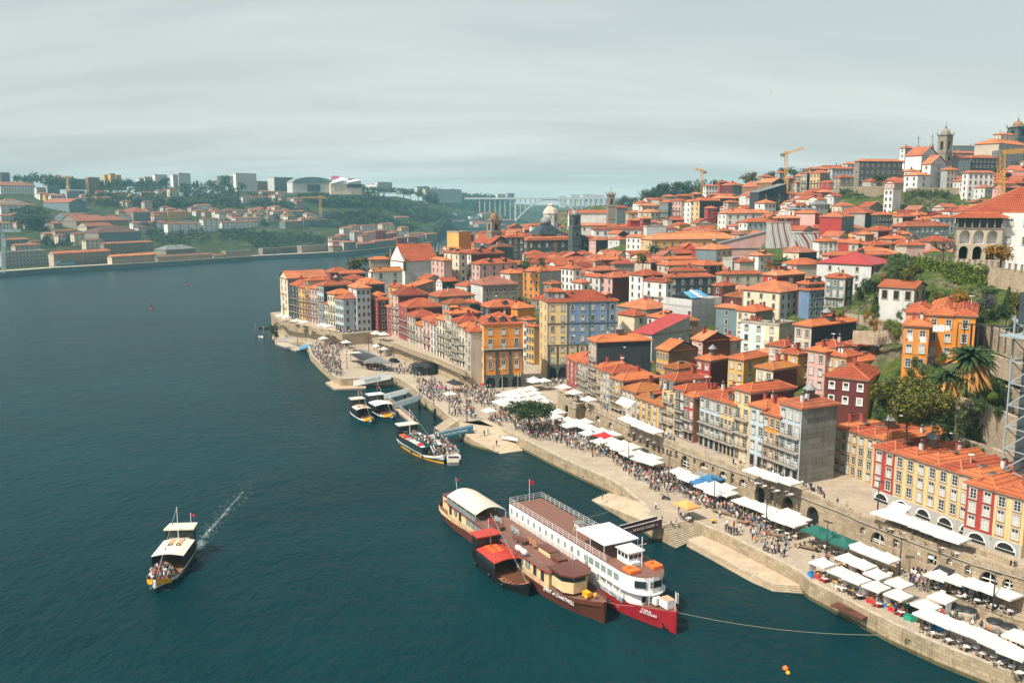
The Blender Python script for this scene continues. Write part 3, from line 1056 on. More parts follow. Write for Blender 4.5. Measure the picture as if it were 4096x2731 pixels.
A7 130 252 640 388 272 44 3 1 0 cr be t_br f b ; cream block with balcony windows beside the roof garden
A6 1430 1522 1018 1680 238 36 2 0 0 br br t_ol h ;
A6 1340 1442 862 1680 258 32 3 4 0 oc br t_or y x ; ochre house with a blank brown gable and skylights
A6 1668 1734 776 1962 262 27 4 2 0 pk tilered t_lt y x ; gabled house hung all over with red tiles
A6 1925 1968 778 2062 268 30 2 0 2 st pk t_or h ;
A6 1680 1802 946 1950 242 38 3 2 0 rd mr t_or h l ;
A6 1140 1300 722 1620 285 40 3 0 0 lg gy metal_red s x ; building under repair with a new red metal roof
A6 190 232 600 300 330 34 5 2 0 wh wh t_or h ;
A6 236 292 655 330 322 34 5 3 0 oc oc t_or h ;
A6 30 150 500 298 345 34 3 0 0 or or t_or h ;
A6 0 90 470 180 350 30 3 0 0 mr mr t_rd h c ;
B2 628 735 118 800 M0 - 5 3 0 rd rd t_or h g ; red and white house at the corner of the upper quay
B2 733 830 142 960 M0 - 5 4 0 be be t_or h b g ;
A6 760 826 788 1292 M0 - 7 3 0 pk dk t_or h b g x l ; great black side wall with four round vents above the roofs
C1 1595 1697 525 1900 M0 - 5 2 0 oc be t_or h b g ;
C1 1690 1900 600 2300 M - 5 4 0 be be t_or h g ; long beige house under two stacked orange roofs
A6 800 870 1000 1300 252 26 4 1 0 be be t_or h ;
B2 1048 1160 288 1500 M - 5 3 0 oc mr t_or h b g ;
B2 1150 1285 400 1500 M - 4 3 0 be br t_ol h g ; low brown house with cream awning on the upper quay
B2 1282 1540 528 1700 M - 3 5 0 oc oc t_ol h p26 e1 l ; low yellow house with a great mossy roof
B2 1532 1650 290 1965 M - 5 2 0 ye mr t_or h b g t ; yellow house with a black slate top floor
B2 1648 1742 384 2000 M - 5 2 0 dk be t_or h b g ; black fronted house with green balconies and arched windows
B2 1740 1827 446 1892 M - 4 2 0 rd br t_or h b g ;
B2 1885 2080 478 2330 M - 4 4 0 bl bl t_or h b g ; blue tiled house with long iron balconies on the upper quay
B2 2078 2225 520 2400 M - 4 4 0 ye ye t_or h b g e1 ;
B3 80 203 332 545 M - 5 2 0 ye mr t_or h b g ; yellow house hung with washing above the upper quay
B3 203 320 462 530 M - 4 2 0 bl lg t_or h g ; blue tiled house with a grey parapet and white windows
B3 308 442 526 480 M - 4 3 0 or or t_or h b g ;
B3 438 606 460 885 M - 5 3 0 bl concrete t_lt h b g x l ; pale tiled end house with a tall bare grey gable wall
B3 905 962 626 1200 Z1 - 4 2 0 oc oc t_or v ;
B3 962 1047 648 1370 Z1 - 4 2 0 oc oc t_or v ;
B3 1047 1180 690 1540 Z1 - 4 2 0 ye ye t_or v l ; orange yellow house behind the alley steps with a red roof lantern
B3 1180 1310 722 1735 Z1 - 4 2 0 ye mr t_or v ;
B3 1180 1342 808 1740 Z2 - 4 2 0 rd rd t_or v a ; dark red end house of the long yellow terrace
B3 1342 1508 856 1900 Z2 - 4 2 0 ye ye t_or v l a ; yellow terrace house next to the dark red one
B3 1508 1682 912 2060 Z2 - 4 2 0 ye ye t_or v a ; middle yellow terrace house with a flat skylight cone on its roof
B3 1682 1862 968 2210 Z2 - 4 2 0 ye ye t_or v a ; yellow terrace house with washing hung below its windows
B3 1862 2010 1010 2320 Z2 - 4 2 0 ye ye t_or v a ; last yellow terrace house before the bright red one
B3 1908 2128 1103 2500 Z3 - 4 2 0 rd rd t_or v a ; bright red house beside the arches of the upper lane
B3 2128 2370 1172 2700 Z3 - 4 2 0 ye ye t_or v a ; pale orange house at the end of the upper lane
B3 790 1125 236 1240 190 56 2 3 1 mr oc t_or h Wplainw ; maroon and rubble stone house below the old tree slope
A4 985 1100 1012 1246 408 28 2 0 0 be mr t_or h ;
A4 920 990 1046 1065 402 28 2 0 0 be br t_lt h ;
A4 1130 1240 1085 1352 398 30 2 0 0 wh be t_or h l ;
A4 1080 1150 1128 1225 388 30 2 0 0 cr be t_rd h ;
A4 870 930 1124 1022 394 30 2 1 0 be tn t_or h ;
A4 1200 1330 1128 1470 386 24 2 0 0 be rd t_or h ;
A4 1450 1560 1112 1752 392 18 2 0 2 wh be t_or h l ;
A4 1260 1380 1150 1505 376 22 2 0 0 be mr t_pk h ;
A4 940 1040 1178 1160 380 30 2 0 0 be be t_or h ;
A4 1230 1310 892 1425 462 26 2 1 0 be mr t_or h ;
A4 1410 1500 922 1622 452 22 2 0 0 mr be t_or h ;
A4 1560 1600 870 1645 470 26 2 0 0 rd rd t_rd x ;
A4 1350 1440 880 1562 472 22 2 0 0 be rd t_or h ;
C4 180 300 468 690 362 16 1 0 0 be lg t_lt h s ;
C4 290 420 368 592 384 20 2 0 0 be mr t_or h ;
C4 480 620 300 800 396 18 2 0 0 be br t_or h ;
C4 920 1060 330 1335 372 8 2 0 0 pk pk t_or h ;
C4 700 790 372 1000 368 10 2 0 0 be pk t_or h ;
C4 1000 1080 460 1330 330 8 2 0 0 lg pk t_or h ;
C4 620 700 245 830 404 20 2 0 0 be be t_or h ;
'''
plaster('concrete',(.24,.235,.21),.45,blocks=1.0)
m_,n_,l_,b_=_nodes('mural')
v_=n_.new('ShaderNodeTexVoronoi')
v_.inputs['Scale'].default_value=.16
v_.inputs['Randomness'].default_value=.9
w_=n_.new('ShaderNodeTexNoise')
w_.inputs['Scale'].default_value=.25
p_=_pos(n_,l_,(1,1,1))
l_.new(p_,w_.inputs['Vector'])
l_.new(_mix(n_,l_,.55,p_,w_.outputs[1],'ADD'),v_.inputs['Vector'])
w2_=n_.new('ShaderNodeTexWave')
w2_.inputs['Scale'].default_value=.085
w2_.inputs['Distortion'].default_value=14
w2_.inputs['Detail Scale'].default_value=.45
w2_.inputs['Detail'].default_value=0
l_.new(p_,w2_.inputs['Vector'])
c_=_ramp(n_,l_,w2_.outputs[1],[(.0,(.28,.08,.06)),(.16,(.28,.08,.06)),(.18,(.68,.68,.66)),(.60,(.62,.62,.60)),(.62,(.17,.17,.16)),(.80,(.17,.17,.16)),(.82,(.66,.66,.64))])
l_.new(c_,b_.inputs['Base Color'])
MATS['mural']=m_
WALLS['mural']=('painted',(.5,.5,.5),0)
WALLS['dark_granite']=('dark stone',(.1,.1,.1),0)
WALLS['concrete']=('grey',(.1,.1,.1),0)
WALLS['tilered']=('red tiled',(.1,.1,.1),0)
tiles('tilered',(.27,.06,.035),.1,row=.5)
for ln in TOWN.strip().split('\n'):
 house(ln)
 # --- river, hillside, far bank
def inside(x,y,poly):
 c=False
 n=len(poly)
 for i in range(n):
  (x1,y1),(x2,y2)=poly[i][:2],poly[i-1][:2]
  if(y1>y)!=(y2>y)and x<(x2-x1)*(y-y1)/(y2-y1)+x1:
   c=not c
 return c
QZ=3.0
QUAY_PX=[(1110,712),(1024,677),(939.9,644.5),(893,623.5),(809.3,580.4),(800.8,572.3),(764,553),(725.4,533.7),(701.7,524.1),(692,519.7),(662.3,525),(656.4,525.3),(642,503),(622,486.5),(609,479),(576.5,464.5),(553,453.5),(521.3,437.5),(500,427.2),(481.8,419),(458.8,421.1),(449.2,416.2),(437.8,406.3),(423.4,395.8),(412.9,387.2),(400,378),(391.8,377.1),(353.6,378.3),(340.2,378.6),(334.4,375.7),(322,365.2),(310.5,353.7),(308.1,346)]
QUAY=[onz(x,y,QZ)for x,y in QUAY_PX]
INLAND=[onz(300,339,QZ),onz(330,330,QZ),Vector((-60,372,QZ)),Vector((-42,395,QZ)),Vector((-30,398,QZ)),Vector((18,330,QZ)),Vector((34,292,QZ)),Vector((34,240,QZ)),Vector((62,180,QZ)),Vector((85,140,QZ)),Vector((125,60,QZ))]
QPOLY=[(p.x,p.y)for p in QUAY]+[(p.x,p.y)for p in INLAND]
SHORE=[(40,100),(60,92),(103,66),(134,48),(158,36),(186,18),(208,8),(238,-5),(262,-18),(275,-29),(285,-34),(294,-39),(295.6,-58),(359,-78),(395,-96),(430,-106),(480,-97),(600,-72),(900,-35),(1300,25),(1700,75),(2100,300),(4000,700)]
for x,y,Y in((934,257,235),(1000,262,222),(960,250,240),(905,252,245),(950,284,222),(1010,291,208),(912,302,212),(870,310,228),(890,326,205),(850,320,225),(930,313,200),(985,332,180),(1015,348,165),(916,356,184),(905,388,168),(960,380,158),(940,402,156),(1000,420,142),(1020,400,140),(900,420,160),(875,345,205),(860,335,215),(835,300,260),(940,245,300),(900,245,320),(880,262,300),(850,187,540),(900,187,520),(880,203,470),(940,200,470),(1000,193,500),(1010,160,620),(930,165,600),(860,165,600),(650,203,700),(700,192,740),(600,205,800),(560,210,800),(520,217,800),(640,204,900),(760,184,760)):
 p=at(x,y,Y)
 GROUND.append((p.x,p.y,p.z))
for p in((-60,300,2),(-30,320,2.5),(0,300,2.8),(18,300,3.5),(25,330,5),(30,360,8),(-20,370,6),(-70,380,7.5),(-100,420,6),(-90,480,6),(-60,600,7),(-20,900,8),(40,200,8),(60,165,8.2),(75,145,8.2),(90,128,8.2),(100,110,8.2),(120,118,22),(105,140,16),(-30,700,9),(20,720,14),(0,800,8),(50,850,18),(100,950,30),(-20,1000,12),(60,1300,15),(200,850,58),(200,950,60),(300,1000,70),(150,1200,50),(300,1500,40)):
 GROUND.append(p)
 # --- quays, walls, steps
m,n,l,b=_nodes('paving')
g_=n.new('ShaderNodeNewGeometry')
mp_=n.new('ShaderNodeMapping')
mp_.inputs['Rotation'].default_value=(0,0,R(28))
l.new(g_.outputs['Position'],mp_.inputs[0])
br_=n.new('ShaderNodeTexBrick')
br_.inputs['Scale'].default_value=1
br_.inputs['Brick Width'].default_value=2.2
br_.inputs['Row Height'].default_value=1.1
br_.inputs['Mortar Size'].default_value=.025
br_.inputs['Color1'].default_value=(1,1,1,1)
br_.inputs['Color2'].default_value=(.86,.85,.83,1)
br_.inputs['Mortar'].default_value=(.62,.58,.52,1)
l.new(mp_.outputs[0],br_.inputs['Vector'])
f1=_noise(n,l,mp_.outputs[0],.12,6,.7)
f2=_noise(n,l,mp_.outputs[0],1.1,4,.7)
c_=_mix(n,l,1,_ramp(n,l,f1,[(.3,(.35,.285,.21)),(.7,(.48,.395,.295))]),br_.outputs[0],'MULTIPLY')
l.new(_mix(n,l,.5,c_,_ramp(n,l,f2,[(.3,(.62,.60,.58)),(.7,(1,1,1))]),'MULTIPLY'),b.inputs['Base Color'])
b.inputs['Roughness'].default_value=.9
MATS['paving']=m
plaster('slip',(.44,.35,.245),.55)
plain('step_stone',(.40,.335,.25),.9,.25,.6)
def skirt(name,pts,bottom=-3.5,mats=('paving','quay_stone','wet_stone'),kind='structure',label=None,cat=None,wet=.55,edge=True):
 """slab whose top follows the points, its sides dropping into the river: dry stone above, weedy stone below"""
 m=MB()
 if sum(pts[i][0]*pts[(i+1)%len(pts)][1]-pts[(i+1)%len(pts)][0]*pts[i][1]for i in range(len(pts)))<0:
  pts=pts[::-1]
 bm=bmesh.new()
 vs=[bm.verts.new(p)for p in pts]
 f=bm.faces.new(vs)
 bmesh.ops.triangulate(bm,faces=[f])
 for f in bm.faces:
  q=[v.co for v in f.verts]
  if(q[1]-q[0]).cross(q[2]-q[0]).z<0:
   q=q[::-1]
  m.face(q,0)
 bm.free()
 n=len(pts)
 for i in range(n):
  a,c=Vector(pts[i]),Vector(pts[(i+1)%n])
  w=Vector((0,0,1))
  za,zc=min(a.z,wet),min(c.z,wet)
  m.face([(a.x,a.y,za),(c.x,c.y,zc),c,a],1)
  m.face([(a.x,a.y,bottom),(c.x,c.y,bottom),(c.x,c.y,zc),(a.x,a.y,za)],2)
 o=m.build(name,list(mats))
 if kind:
  o['kind']=kind
 else:
  tag(o,label,cat)
 return o
skirt('quay',[tuple(p)for p in QUAY]+[tuple(p)for p in INLAND])
for i,(a,c)in enumerate(zip(QUAY[1:],QUAY[2:])):
 pass
cp=MB()
for a,c in zip(QUAY[:-1],QUAY[1:]):
 d=(c-a).normalized()
 nn=Vector((d.y,-d.x,0))*-.32
 nn=nn if inside((a+c).x/2+nn.x,(a+c).y/2+nn.y,QPOLY)else-nn
 mid=(a+c)/2+nn*.8
 cp.box((mid.x,mid.y,QZ+.07),((c-a).length,.62,.16),0,math.atan2(d.y,d.x))
cp.build('quay_coping',['step_stone'])['kind']='structure'
slip=[(458.8,421.1,3.02),(481.8,419,3.02),(500,427.2,3.02),(504.3,431.5,2.5),(521.3,446,.5),(526.6,452,-.3),(504,455,-.3),(492,449.5,.6),(472,439,1.9),(460,429,2.8)]
skirt('boat_slip',[tuple(onz(*p))for p in slip],mats=('slip','quay_stone','wet_stone'))
ramp=[(590,499.1,-.1),(609.2,492.1,.1),(643,501.5,3.02),(657,525.5,3.02)]
skirt('quay_ramp',[tuple(onz(*p))for p in ramp],mats=('slip','quay_stone','wet_stone'))
land_=[(687.7,539,.95),(699,545,.95),(737.7,566.2,.95),(772.8,582.9,.95),(799,584.6,.95),(802.6,580,.95),(764,560,.95),(725.4,541,.95),(701.7,532,.95)]
skirt('river_landing',[tuple(onz(*p))for p in land_],mats=('slip','quay_stone','wet_stone'))
def steps(name,top,bot,nst,label):
 """stone flight between two edge lines of equal length"""
 m=MB()
 T,B=[Vector(p)for p in top],[Vector(p)for p in bot]
 L=[[t+(q-t)*(k/nst)for t,q in zip(T,B)]for k in range(nst+1)]
 for k in range(nst):
  for i in range(len(T)-1):
   z=L[k][i].z,L[k][i+1].z
   a,b2,c,d=L[k][i],L[k][i+1],L[k+1][i+1],L[k+1][i]
   m.face([(d.x,d.y,z[0]),(c.x,c.y,z[1]),(b2.x,b2.y,z[1]),(a.x,a.y,z[0])],0)
   m.face([(d.x,d.y,L[k+1][i].z-.02),(c.x,c.y,L[k+1][i+1].z-.02),(c.x,c.y,z[1]),(d.x,d.y,z[0])],1)
 for i in(0,-1):
  for k in range(nst):
   a,d=L[k][i],L[k+1][i]
   m.face([(a.x,a.y,-3),(d.x,d.y,-3),(d.x,d.y,a.z),(a.x,a.y,a.z)],1)
 o=m.build(name,['step_stone','quay_stone'])
 return tag(o,label,'steps')
steps('stone_steps',[onz(662.3,525,3),onz(692,519.7,3)],[onz(675.8,548.2,-.1),onz(702,535.5,.9)],13,'wide flight of stone steps from the quay down to the landing')
steps('stone_steps',[onz(687.7,539,.95),onz(699,545,.95),onz(737.7,566.2,.95),onz(772.8,582.9,.95),onz(799,584.6,.95)],[onz(686,547.8,-.35),onz(711.4,561.8,-.35),onz(755.2,586.4,-.35),onz(772.8,593.4,-.35),onz(804.3,596,-.35)],5,'long low curving stone steps at the water below the quay')
steps('stone_steps',[onz(458.5,421,3),onz(449.5,417,3)],[onz(441,431.5,.0),onz(434,427.5,.0)],12,'small stone stair beside the sloping boat slip')
dq=Vector((.87,.49,0))
def level(px,z,back,name,tail=None):
 P=[onz(x,y,z)for x,y in px]
 return P,skirt(name,[tuple(p)for p in P]+[tuple(P[-1]+(tail or dq*back)),tuple(P[0]+dq*back)],1.0,('paving','quay_stone','quay_stone'))
PE,_=level([(271,312),(281,321.3),(310.7,326.4),(337.2,332.5),(342.6,333.4),(362.4,332.1)],8.0,45,'upper_walkway')
PW,_=level([(372.8,337.1),(395,343.5),(413.7,350.6),(437.1,358.7),(466.3,371.6),(471.5,373.2)],8.0,20,'upper_walkway',Vector((-4.5,12,0)))
APX=[(557.7,389.3),(570.2,402.4),(575.6,403.8),(584.5,402.1),(588.2,403.5),(622.2,418.5),(652,433.5),(691,450),(750,470.5),(766.6,476.8),(850,508.8),(859.4,513.5),(921.2,537.3),(974.8,556.5),(1024,570.5),(1110,598)]
ATOP=[onz(x,y,9.2)for x,y in APX]
PM=[Vector((p.x,p.y,8.2))for p in ATOP]
skirt('upper_walkway',[tuple(p+dq*1.5)for p in PM]+[tuple(PM[-1]+dq*20),tuple(onz(965,536,8.2)+dq*10),tuple(onz(846,480,8.2)+dq*10),tuple(onz(780,474,8.2)+dq*10),tuple(onz(600,404,8.2)+dq*10),tuple(onz(568,383,8.2)+dq*10)],1.0,('paving','quay_stone','quay_stone'))
aw=thing('arcade_wall','long stone arcade wall with arches holding up the upper walkway','wall')
OPEN=[('B2',630,515,600,42,1),('B2',820,555,640,46,1),('B2',922,612,675,46,1),('B2',1040,675,738,38,1),('B2',1150,720,830,50,1),('B2',1210,775,820,18,1),('B2',1268,785,855,26,1),('B2',1327,832,882,20,1),('B2',1392,840,920,34,1),('B2',1455,880,950,28,1),('B2',1497,895,965,28,1),('B2',1537,910,980,28,1),('B2',1577,928,985,22,1),('B2',1608,940,1000,22,1),('B2',1660,950,1015,28,0),('B2',1742,990,1115,78,1),('B2',1830,1020,1070,24,0),('B2',1914,1060,1115,78,1),('B2',2005,1090,1145,26,1),('B2',2100,1135,1215,76,1),('B2',2186,1155,1250,30,0),('B2',2286,1210,1290,76,1),('B5',1060,40,230,95,1),('B5',1255,120,290,115,1),('B5',1400,190,285,55,1),('B5',1575,245,480,130,1),('B5',1860,357,575,140,1),('B6',360,165,250,130,1),('B6',540,228,288,46,1),('B6',672,275,385,130,1),('B6',826,332,412,50,0),('B6',962,385,585,142,1),('B6',1135,460,560,80,0),('B6',1283,492,560,54,1),('B6',1448,542,640,66,1),('B6',1620,612,760,160,1),('B6',1784,672,790,96,1),('B6',1925,720,830,80,1)]
segs=list(zip(ATOP[:-1],ATOP[1:]))
used=[[]for _ in segs]
extra=[]
for k,x,yt,yb,w,ar in OPEN:
 X,yT=rp(k,x,yt)
 _x,yB=rp(k,x,yb)
 wp=w/CROPS[k][2]
 for i,(a,c)in enumerate(segs):
  xa,xc=proj(a)[0],proj(c)[0]
  if not(min(xa,xc)<=X<max(xa,xc)):
   continue
  d=c-a
  nn=Vector((-d.y,d.x))
  hit=[]
  for xx,yy in((X,yT),(X,yB),(X-wp/2,yB),(X+wp/2,yB)):
   r=ray(xx,yy)
   t=(a.x*nn.x+a.y*nn.y)/(r.x*nn.x+r.y*nn.y)
   hit.append(Vector((r.x*t,r.y*t,CAMH+r.z*t)))
  L=Vector((d.x,d.y)).length
  u=Vector((d.x,d.y))/L
  sta=(hit[0]-a).x*u.x+(hit[0]-a).y*u.y
  wid=min(abs((hit[3]-hit[2]).x*u.x+(hit[3]-hit[2]).y*u.y),5.5)
  zt,zb=min(hit[0].z,7.6),max(hit[1].z,3.0)
  if zb<4.0:
   zb=3.0
  zs=max(zb+.2,zt-(wid/2 if ar else 0))
  if zs+wid/2>7.9 and ar:
   zs=7.8-wid/2
  if sta-wid/2>.2 and sta+wid/2<L-.2 and all(abs(sta-o[0])>(wid+o[1])/2+.15 for o in used[i]):
   used[i].append((sta,wid,zb,zs,bool(ar)))
  break
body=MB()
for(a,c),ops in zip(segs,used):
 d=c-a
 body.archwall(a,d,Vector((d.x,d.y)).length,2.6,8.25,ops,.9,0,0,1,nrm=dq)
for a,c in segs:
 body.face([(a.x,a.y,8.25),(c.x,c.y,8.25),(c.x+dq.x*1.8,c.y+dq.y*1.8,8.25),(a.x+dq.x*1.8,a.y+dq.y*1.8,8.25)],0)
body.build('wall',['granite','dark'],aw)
par,cor=MB(),MB()
for a,c in segs:
 d=c-a
 L=Vector((d.x,d.y)).length
 mid=(a+c)/2+dq*.22
 ang=math.atan2(d.y,d.x)
 par.box((mid.x,mid.y,8.75),(L+.25,.5,1.0),0,ang)
 md=(a+c)/2
 cor.box((md.x,md.y,8.12),(L+.2,.5,.16),0,ang)
par.build('parapet',['granite'],aw)
cor.build('cornice',['stone_trim'],aw)
k=0
for(a,c),ops in zip(segs,used):
 d=Vector(((c-a).x,(c-a).y,0)).normalized()
 ang=math.atan2(d.y,d.x)
 for sta,wid,zb,zs,ar in ops:
  k+=1
  p=a+d*sta+dq*.55
  ht=zs-zb
  if zb>4.2:
   w_=MB()
   w_.box((0,0,ht/2),(wid,.12,.1),0)
   w_.box((0,0,ht),(wid,.12,.12),0)
   w_.box((0,0,(ht+wid/2)/2),(.12,.12,ht+(wid/2 if ar else 0)),0)
   w_.build('window',['sash'],aw,(p.x,p.y,zb),ang)
  elif k%3:
   w_=MB()
   for s in(-1,1):
    w_.box((s*wid/4,0,ht/2),(wid/2-.06,.1,ht),0)
   w_.build('door',['door_wood'],aw,(p.x,p.y,zb),ang)
def low_wall(px,z0,z1,th,name,label,mat='granite',cat='wall',part=False):
 P=[onz(x,y,z1)for x,y in px]
 m=MB()
 for a,c in zip(P,P[1:]):
  d=c-a
  md=(a+c)/2
  m.box((md.x,md.y,(z0+z1)/2),(d.length+th*.5,th,z1-z0),0,math.atan2(d.y,d.x))
 return tag(m.build(name,[mat]),label,cat)
low_wall([(271,312),(281,321.3),(310.7,326.4),(337.2,332.5),(342.6,333.4),(362.4,332.1)],7.4,8.9,.6,'parapet_wall','stone parapet along the walkway in front of the pale blue corner house','granite')
low_wall([(372.8,337.1),(395,343.5),(413.7,350.6),(437.1,358.7),(466.3,371.6)],7.4,8.8,.6,'parapet_wall','stone parapet below the balcony row, above the black parasols','granite')
low_wall([(876.9,512.8),(901.4,520.4),(941,535),(965.5,542.5),(1015.6,560)],8.2,9.1,.5,'parapet_wall','inner stone parapet between the walkway and the lane with parasols','granite')
skirt('river_landing',[tuple(onz(x,y,1.4))for x,y in((272,337),(308.8,343.9),(330,336),(300,329),(276,327))],mats=('paving','quay_stone','wet_stone'))
st=[]
steps('stone_steps',[onz(459,371.5,8),onz(464.5,369.5,8)],[onz(469.5,386.3,3.05),onz(474.5,384.5,3.05)],16,'outside stone stair from the upper row down to the square')
# --- landmark buildings
plain('bluewall',(.15,.225,.33),.85,.18,.5)
plain('yellowwall',(.66,.47,.22),.85,.12,.3)
plain('orangewall',(.70,.26,.035),.85,.1,.3)
plain('teal_cloth',(.03,.22,.30),.7)
plain('gold',(.5,.33,.1),.4)
def base_of(k,x,y,z):
 return onz(*rp(k,x,y),z)
def panel(mb,x0,x1,z0,z1,y,m,t=.06):
 mb.box(((x0+x1)/2,y,(z0+z1)/2),(x1-x0,t,z1-z0),m)
C=base_of('A5',2000,1178,3.0)
th=R(13)
dL,dR=Vector((-math.sin(R(34)),math.cos(R(34)),0)),Vector((math.cos(th),math.sin(th),0))
H=at(*rp('A5',2000,636),C.y).z-3.0
top=C+Vector((0,0,H))
LR=solve_len(top,dR,rp('A5',2336,0)[0])
LLo=13.5
hotel=build_house(C,th,LLo,LR,H,4,3,0,'ye','orangewall_h' if False else 'or','t_or','h','x d3',True,'orange corner house with three dormers and stone arches on the square',fh=H/5.4)
pb=MB()
fhh=H/5.4
zt=H-2*fhh-.3
panel(pb,-.1,LR+.1,zt-.9,zt,-.1,0,.3)
panel(pb,-.1,LR+.1,3.6,4.2,-.1,0,.3)
nb=3
for i in range(nb+1):
 x=LR*i/nb
 w=.9 if 0<i<nb else.6
 panel(pb,max(0,x-w/2),min(LR,x+w/2),0,zt-.9,-.14,0,.3)
pb.build('stonework',['dark_granite'],hotel)
ab=MB()
ops=[(LR*(i+.5)/nb,3.2,0.0,1.9,True)for i in range(nb)]
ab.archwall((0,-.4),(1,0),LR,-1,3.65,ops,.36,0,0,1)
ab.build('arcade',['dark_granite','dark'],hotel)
for i in range(nb):
 x=LR*(i+.5)/nb
 for zc,kd,s in((H-.5*fhh-.4,'sash',1.15),(H-1.5*fhh-.5,'door',1.15),(zt-2.3,'sash',.95),(zt-5.2 if zt>9.2 else 5.6,'door',1.05)):
  add_window(hotel,kd,True,(x,-.03,zc),0,s,s)
for i,wd in enumerate(('PESTANA','VINTAGE','PORTO')):
 letters(wd,.75,'stone_trim','lettering',hotel,(LR*(i+.5)/nb,-.08,zt-3.75),(math.pi/2,0,0),.05)
balcony(hotel,(LR/2,-.1,zt+.05),0,LR)
C=base_of('A6',404,1092,3.4)
th=R(10)
H=at(*rp('A6',400,442),C.y).z-3.4
top=C+Vector((0,0,H))
dR=Vector((math.cos(th),math.sin(th),0))
LR=solve_len(top,dR,rp('A6',1005,0)[0])
fhh=H/7.3
blk=build_house(C,th,14.5,LR,H,6,2,7,'yellowwall','yellowwall','t_or','h','q',True,'tall yellow and blue corner block with grey attic dormers on the square',fh=fhh)if False else None
WALLS['yellowwall']=('yellow',(.6,.4,.2),0)
blk=build_house(C,th,13.0,LR,H,6,2,7,'yellowwall','yellowwall','t_or','h','q',True,'tall yellow and blue corner block with grey attic dormers on the square',fh=fhh)
pb=MB()
panel(pb,LR*.285,LR*.6,H-4*fhh-.2,H-.4,-.015,0,.06)
panel(pb,LR*.6,LR-.3,H-4*fhh-.2,H-.4,-.02,0,.06)
pb.build('blue_wall_panel',['bluewall'],blk)
sb=MB()
for z in(H-2*fhh-.1,H-4*fhh-.3,2.2*fhh-.2-fhh):
 panel(sb,-.1,LR+.1,z-.35,z,-.08,0,.26)
for f in(.285,.6,.86):
 panel(sb,LR*f-.2,LR*f+.2,H-4*fhh,H-.3,-.08,0,.14)
for f in(0.02,.142,.285,.43,.57,.71,.85):
 panel(sb,LR*f-.3,LR*f+.3,1,H-4*fhh-.3,-.1,0,.24)
sb.build('stonework',['dark_granite'],blk)
ab=MB()
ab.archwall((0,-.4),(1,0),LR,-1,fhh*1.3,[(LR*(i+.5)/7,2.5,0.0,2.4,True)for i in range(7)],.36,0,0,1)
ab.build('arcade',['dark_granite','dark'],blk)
ro=[o for o in blk.children if o.name.startswith('roof')][0]
at_=MB()
at_.box((LR*.14,4.2,1.6),(LR*.24,5.5,3.0),0)
at_.build('attic',['slate'],ro)
r2=roof_mb(LR*.24,5.5,'h',.4,18)
r2.build('attic_roof',['t_or','ridge'],ro,(LR*.02,1.45,3.15))
for x in(.05,.14,.22):
 add_window(ro,'sash',False,(LR*x,1.43,1.7),0,.9,.8)
dormer(ro,(LR*.9,1.2,.3),0,2.6,'mr')
# ---- towers
def tower(name,label,cat,loc,w,h,belfry,dome_r,dome_h,mat='st',dome='st',rz=0.0,clock=False,balls=True,lantern=1.0):
 t=thing(name,label,cat,loc,rz)
 m=MB()
 m.box((0,0,h/2-4),(w,w,h+8),0)
 for z in(h*.55,h):
  m.box((0,0,z),(w+.5,w+.5,.4),0)
 m.build('shaft',[mat],t)
 b=MB()
 z0,z1=h+.2,h+belfry
 bw=w*.9
 for k in range(4):
  a=k*math.pi/2
  o=Vector((-bw/2*math.cos(a)+bw/2*math.sin(a),-bw/2*math.sin(a)-bw/2*math.cos(a)))
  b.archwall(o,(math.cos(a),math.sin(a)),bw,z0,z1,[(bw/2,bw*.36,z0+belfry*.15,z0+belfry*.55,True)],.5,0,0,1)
 b.box((0,0,z1+.15),(w+.4,w+.4,.35),0)
 b.box((0,0,z1+.5),(bw*.9,bw*.9,.6),0)
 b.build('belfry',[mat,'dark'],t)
 d=MB()
 pr=[(dome_r*math.cos(a),dome_h*math.sin(a))for a in[i*math.pi/16 for i in range(0,8)]]
 d.lathe([(dome_r*1.05,-.3)]+pr,(0,0,z1+.8),12,0)
 d.lathe([(.45*lantern,0),(.45*lantern,1.1*lantern),(.6*lantern,1.2*lantern),(.1,2.0*lantern)],(0,0,z1+.8+dome_h*.96),8,0)
 d.build('dome',[dome],t)
 f=MB()
 zz=z1+.8+dome_h+1.8*lantern
 f.bar((0,0,zz),(0,0,zz+2.2),.09,0)
 f.bar((-.6,0,zz+1.5),(.6,0,zz+1.5),.08,0)
 f.build('cross',['iron'],t)
 if balls:
  for sx in(-1,1):
   for sy in(-1,1):
    q=MB()
    q.lathe([(.4,0),(.3,.5),(.45,1.0),(.25,1.5),(.08,2.3)],(sx*w*.48,sy*w*.48,z1+.3),8,0)
    q.build('pinnacle',[mat],t)
 if clock:
  q=MB()
  q.lathe([(w*.25,0),(w*.25,.15)],(0,0,0),16,0)
  q.lathe([(w*.21,.15),(w*.21,.18)],(0,0,0),16,1)
  o=q.build('clock',['lead','dark'],t,(0,-w*.5-.05,h*.82))
  o.rotation_euler=(math.pi/2,0,0)
 GROUND.append(tuple(loc))
 return t
def tw(k,x,ytop_shaft,y_belf,Y,wpx,zbase,**kw):
 """place a tower by the heights of its cornices at depth Y"""
 X,y1=rp(k,x,ytop_shaft)
 _x,y2=rp(k,x,y_belf)
 p,q=at(X,y1,Y),at(X,y2,Y)
 w=wpx/CROPS[k][2]/FPX*Y
 return dict(loc=(p.x,p.y,zbase),w=w,h=p.z-zbase,belfry=q.z-p.z,**kw)
pal=house('A3 185 232 772 1090 545 22 3 4 13 dark_granite dark_granite t_or h h5.4 Wtall Vtall x ; dark columned palace with a pediment and a domed clock tower')
kids={o.name.split('.')[0]:o for o in pal.children}
M_=pal.matrix_basis
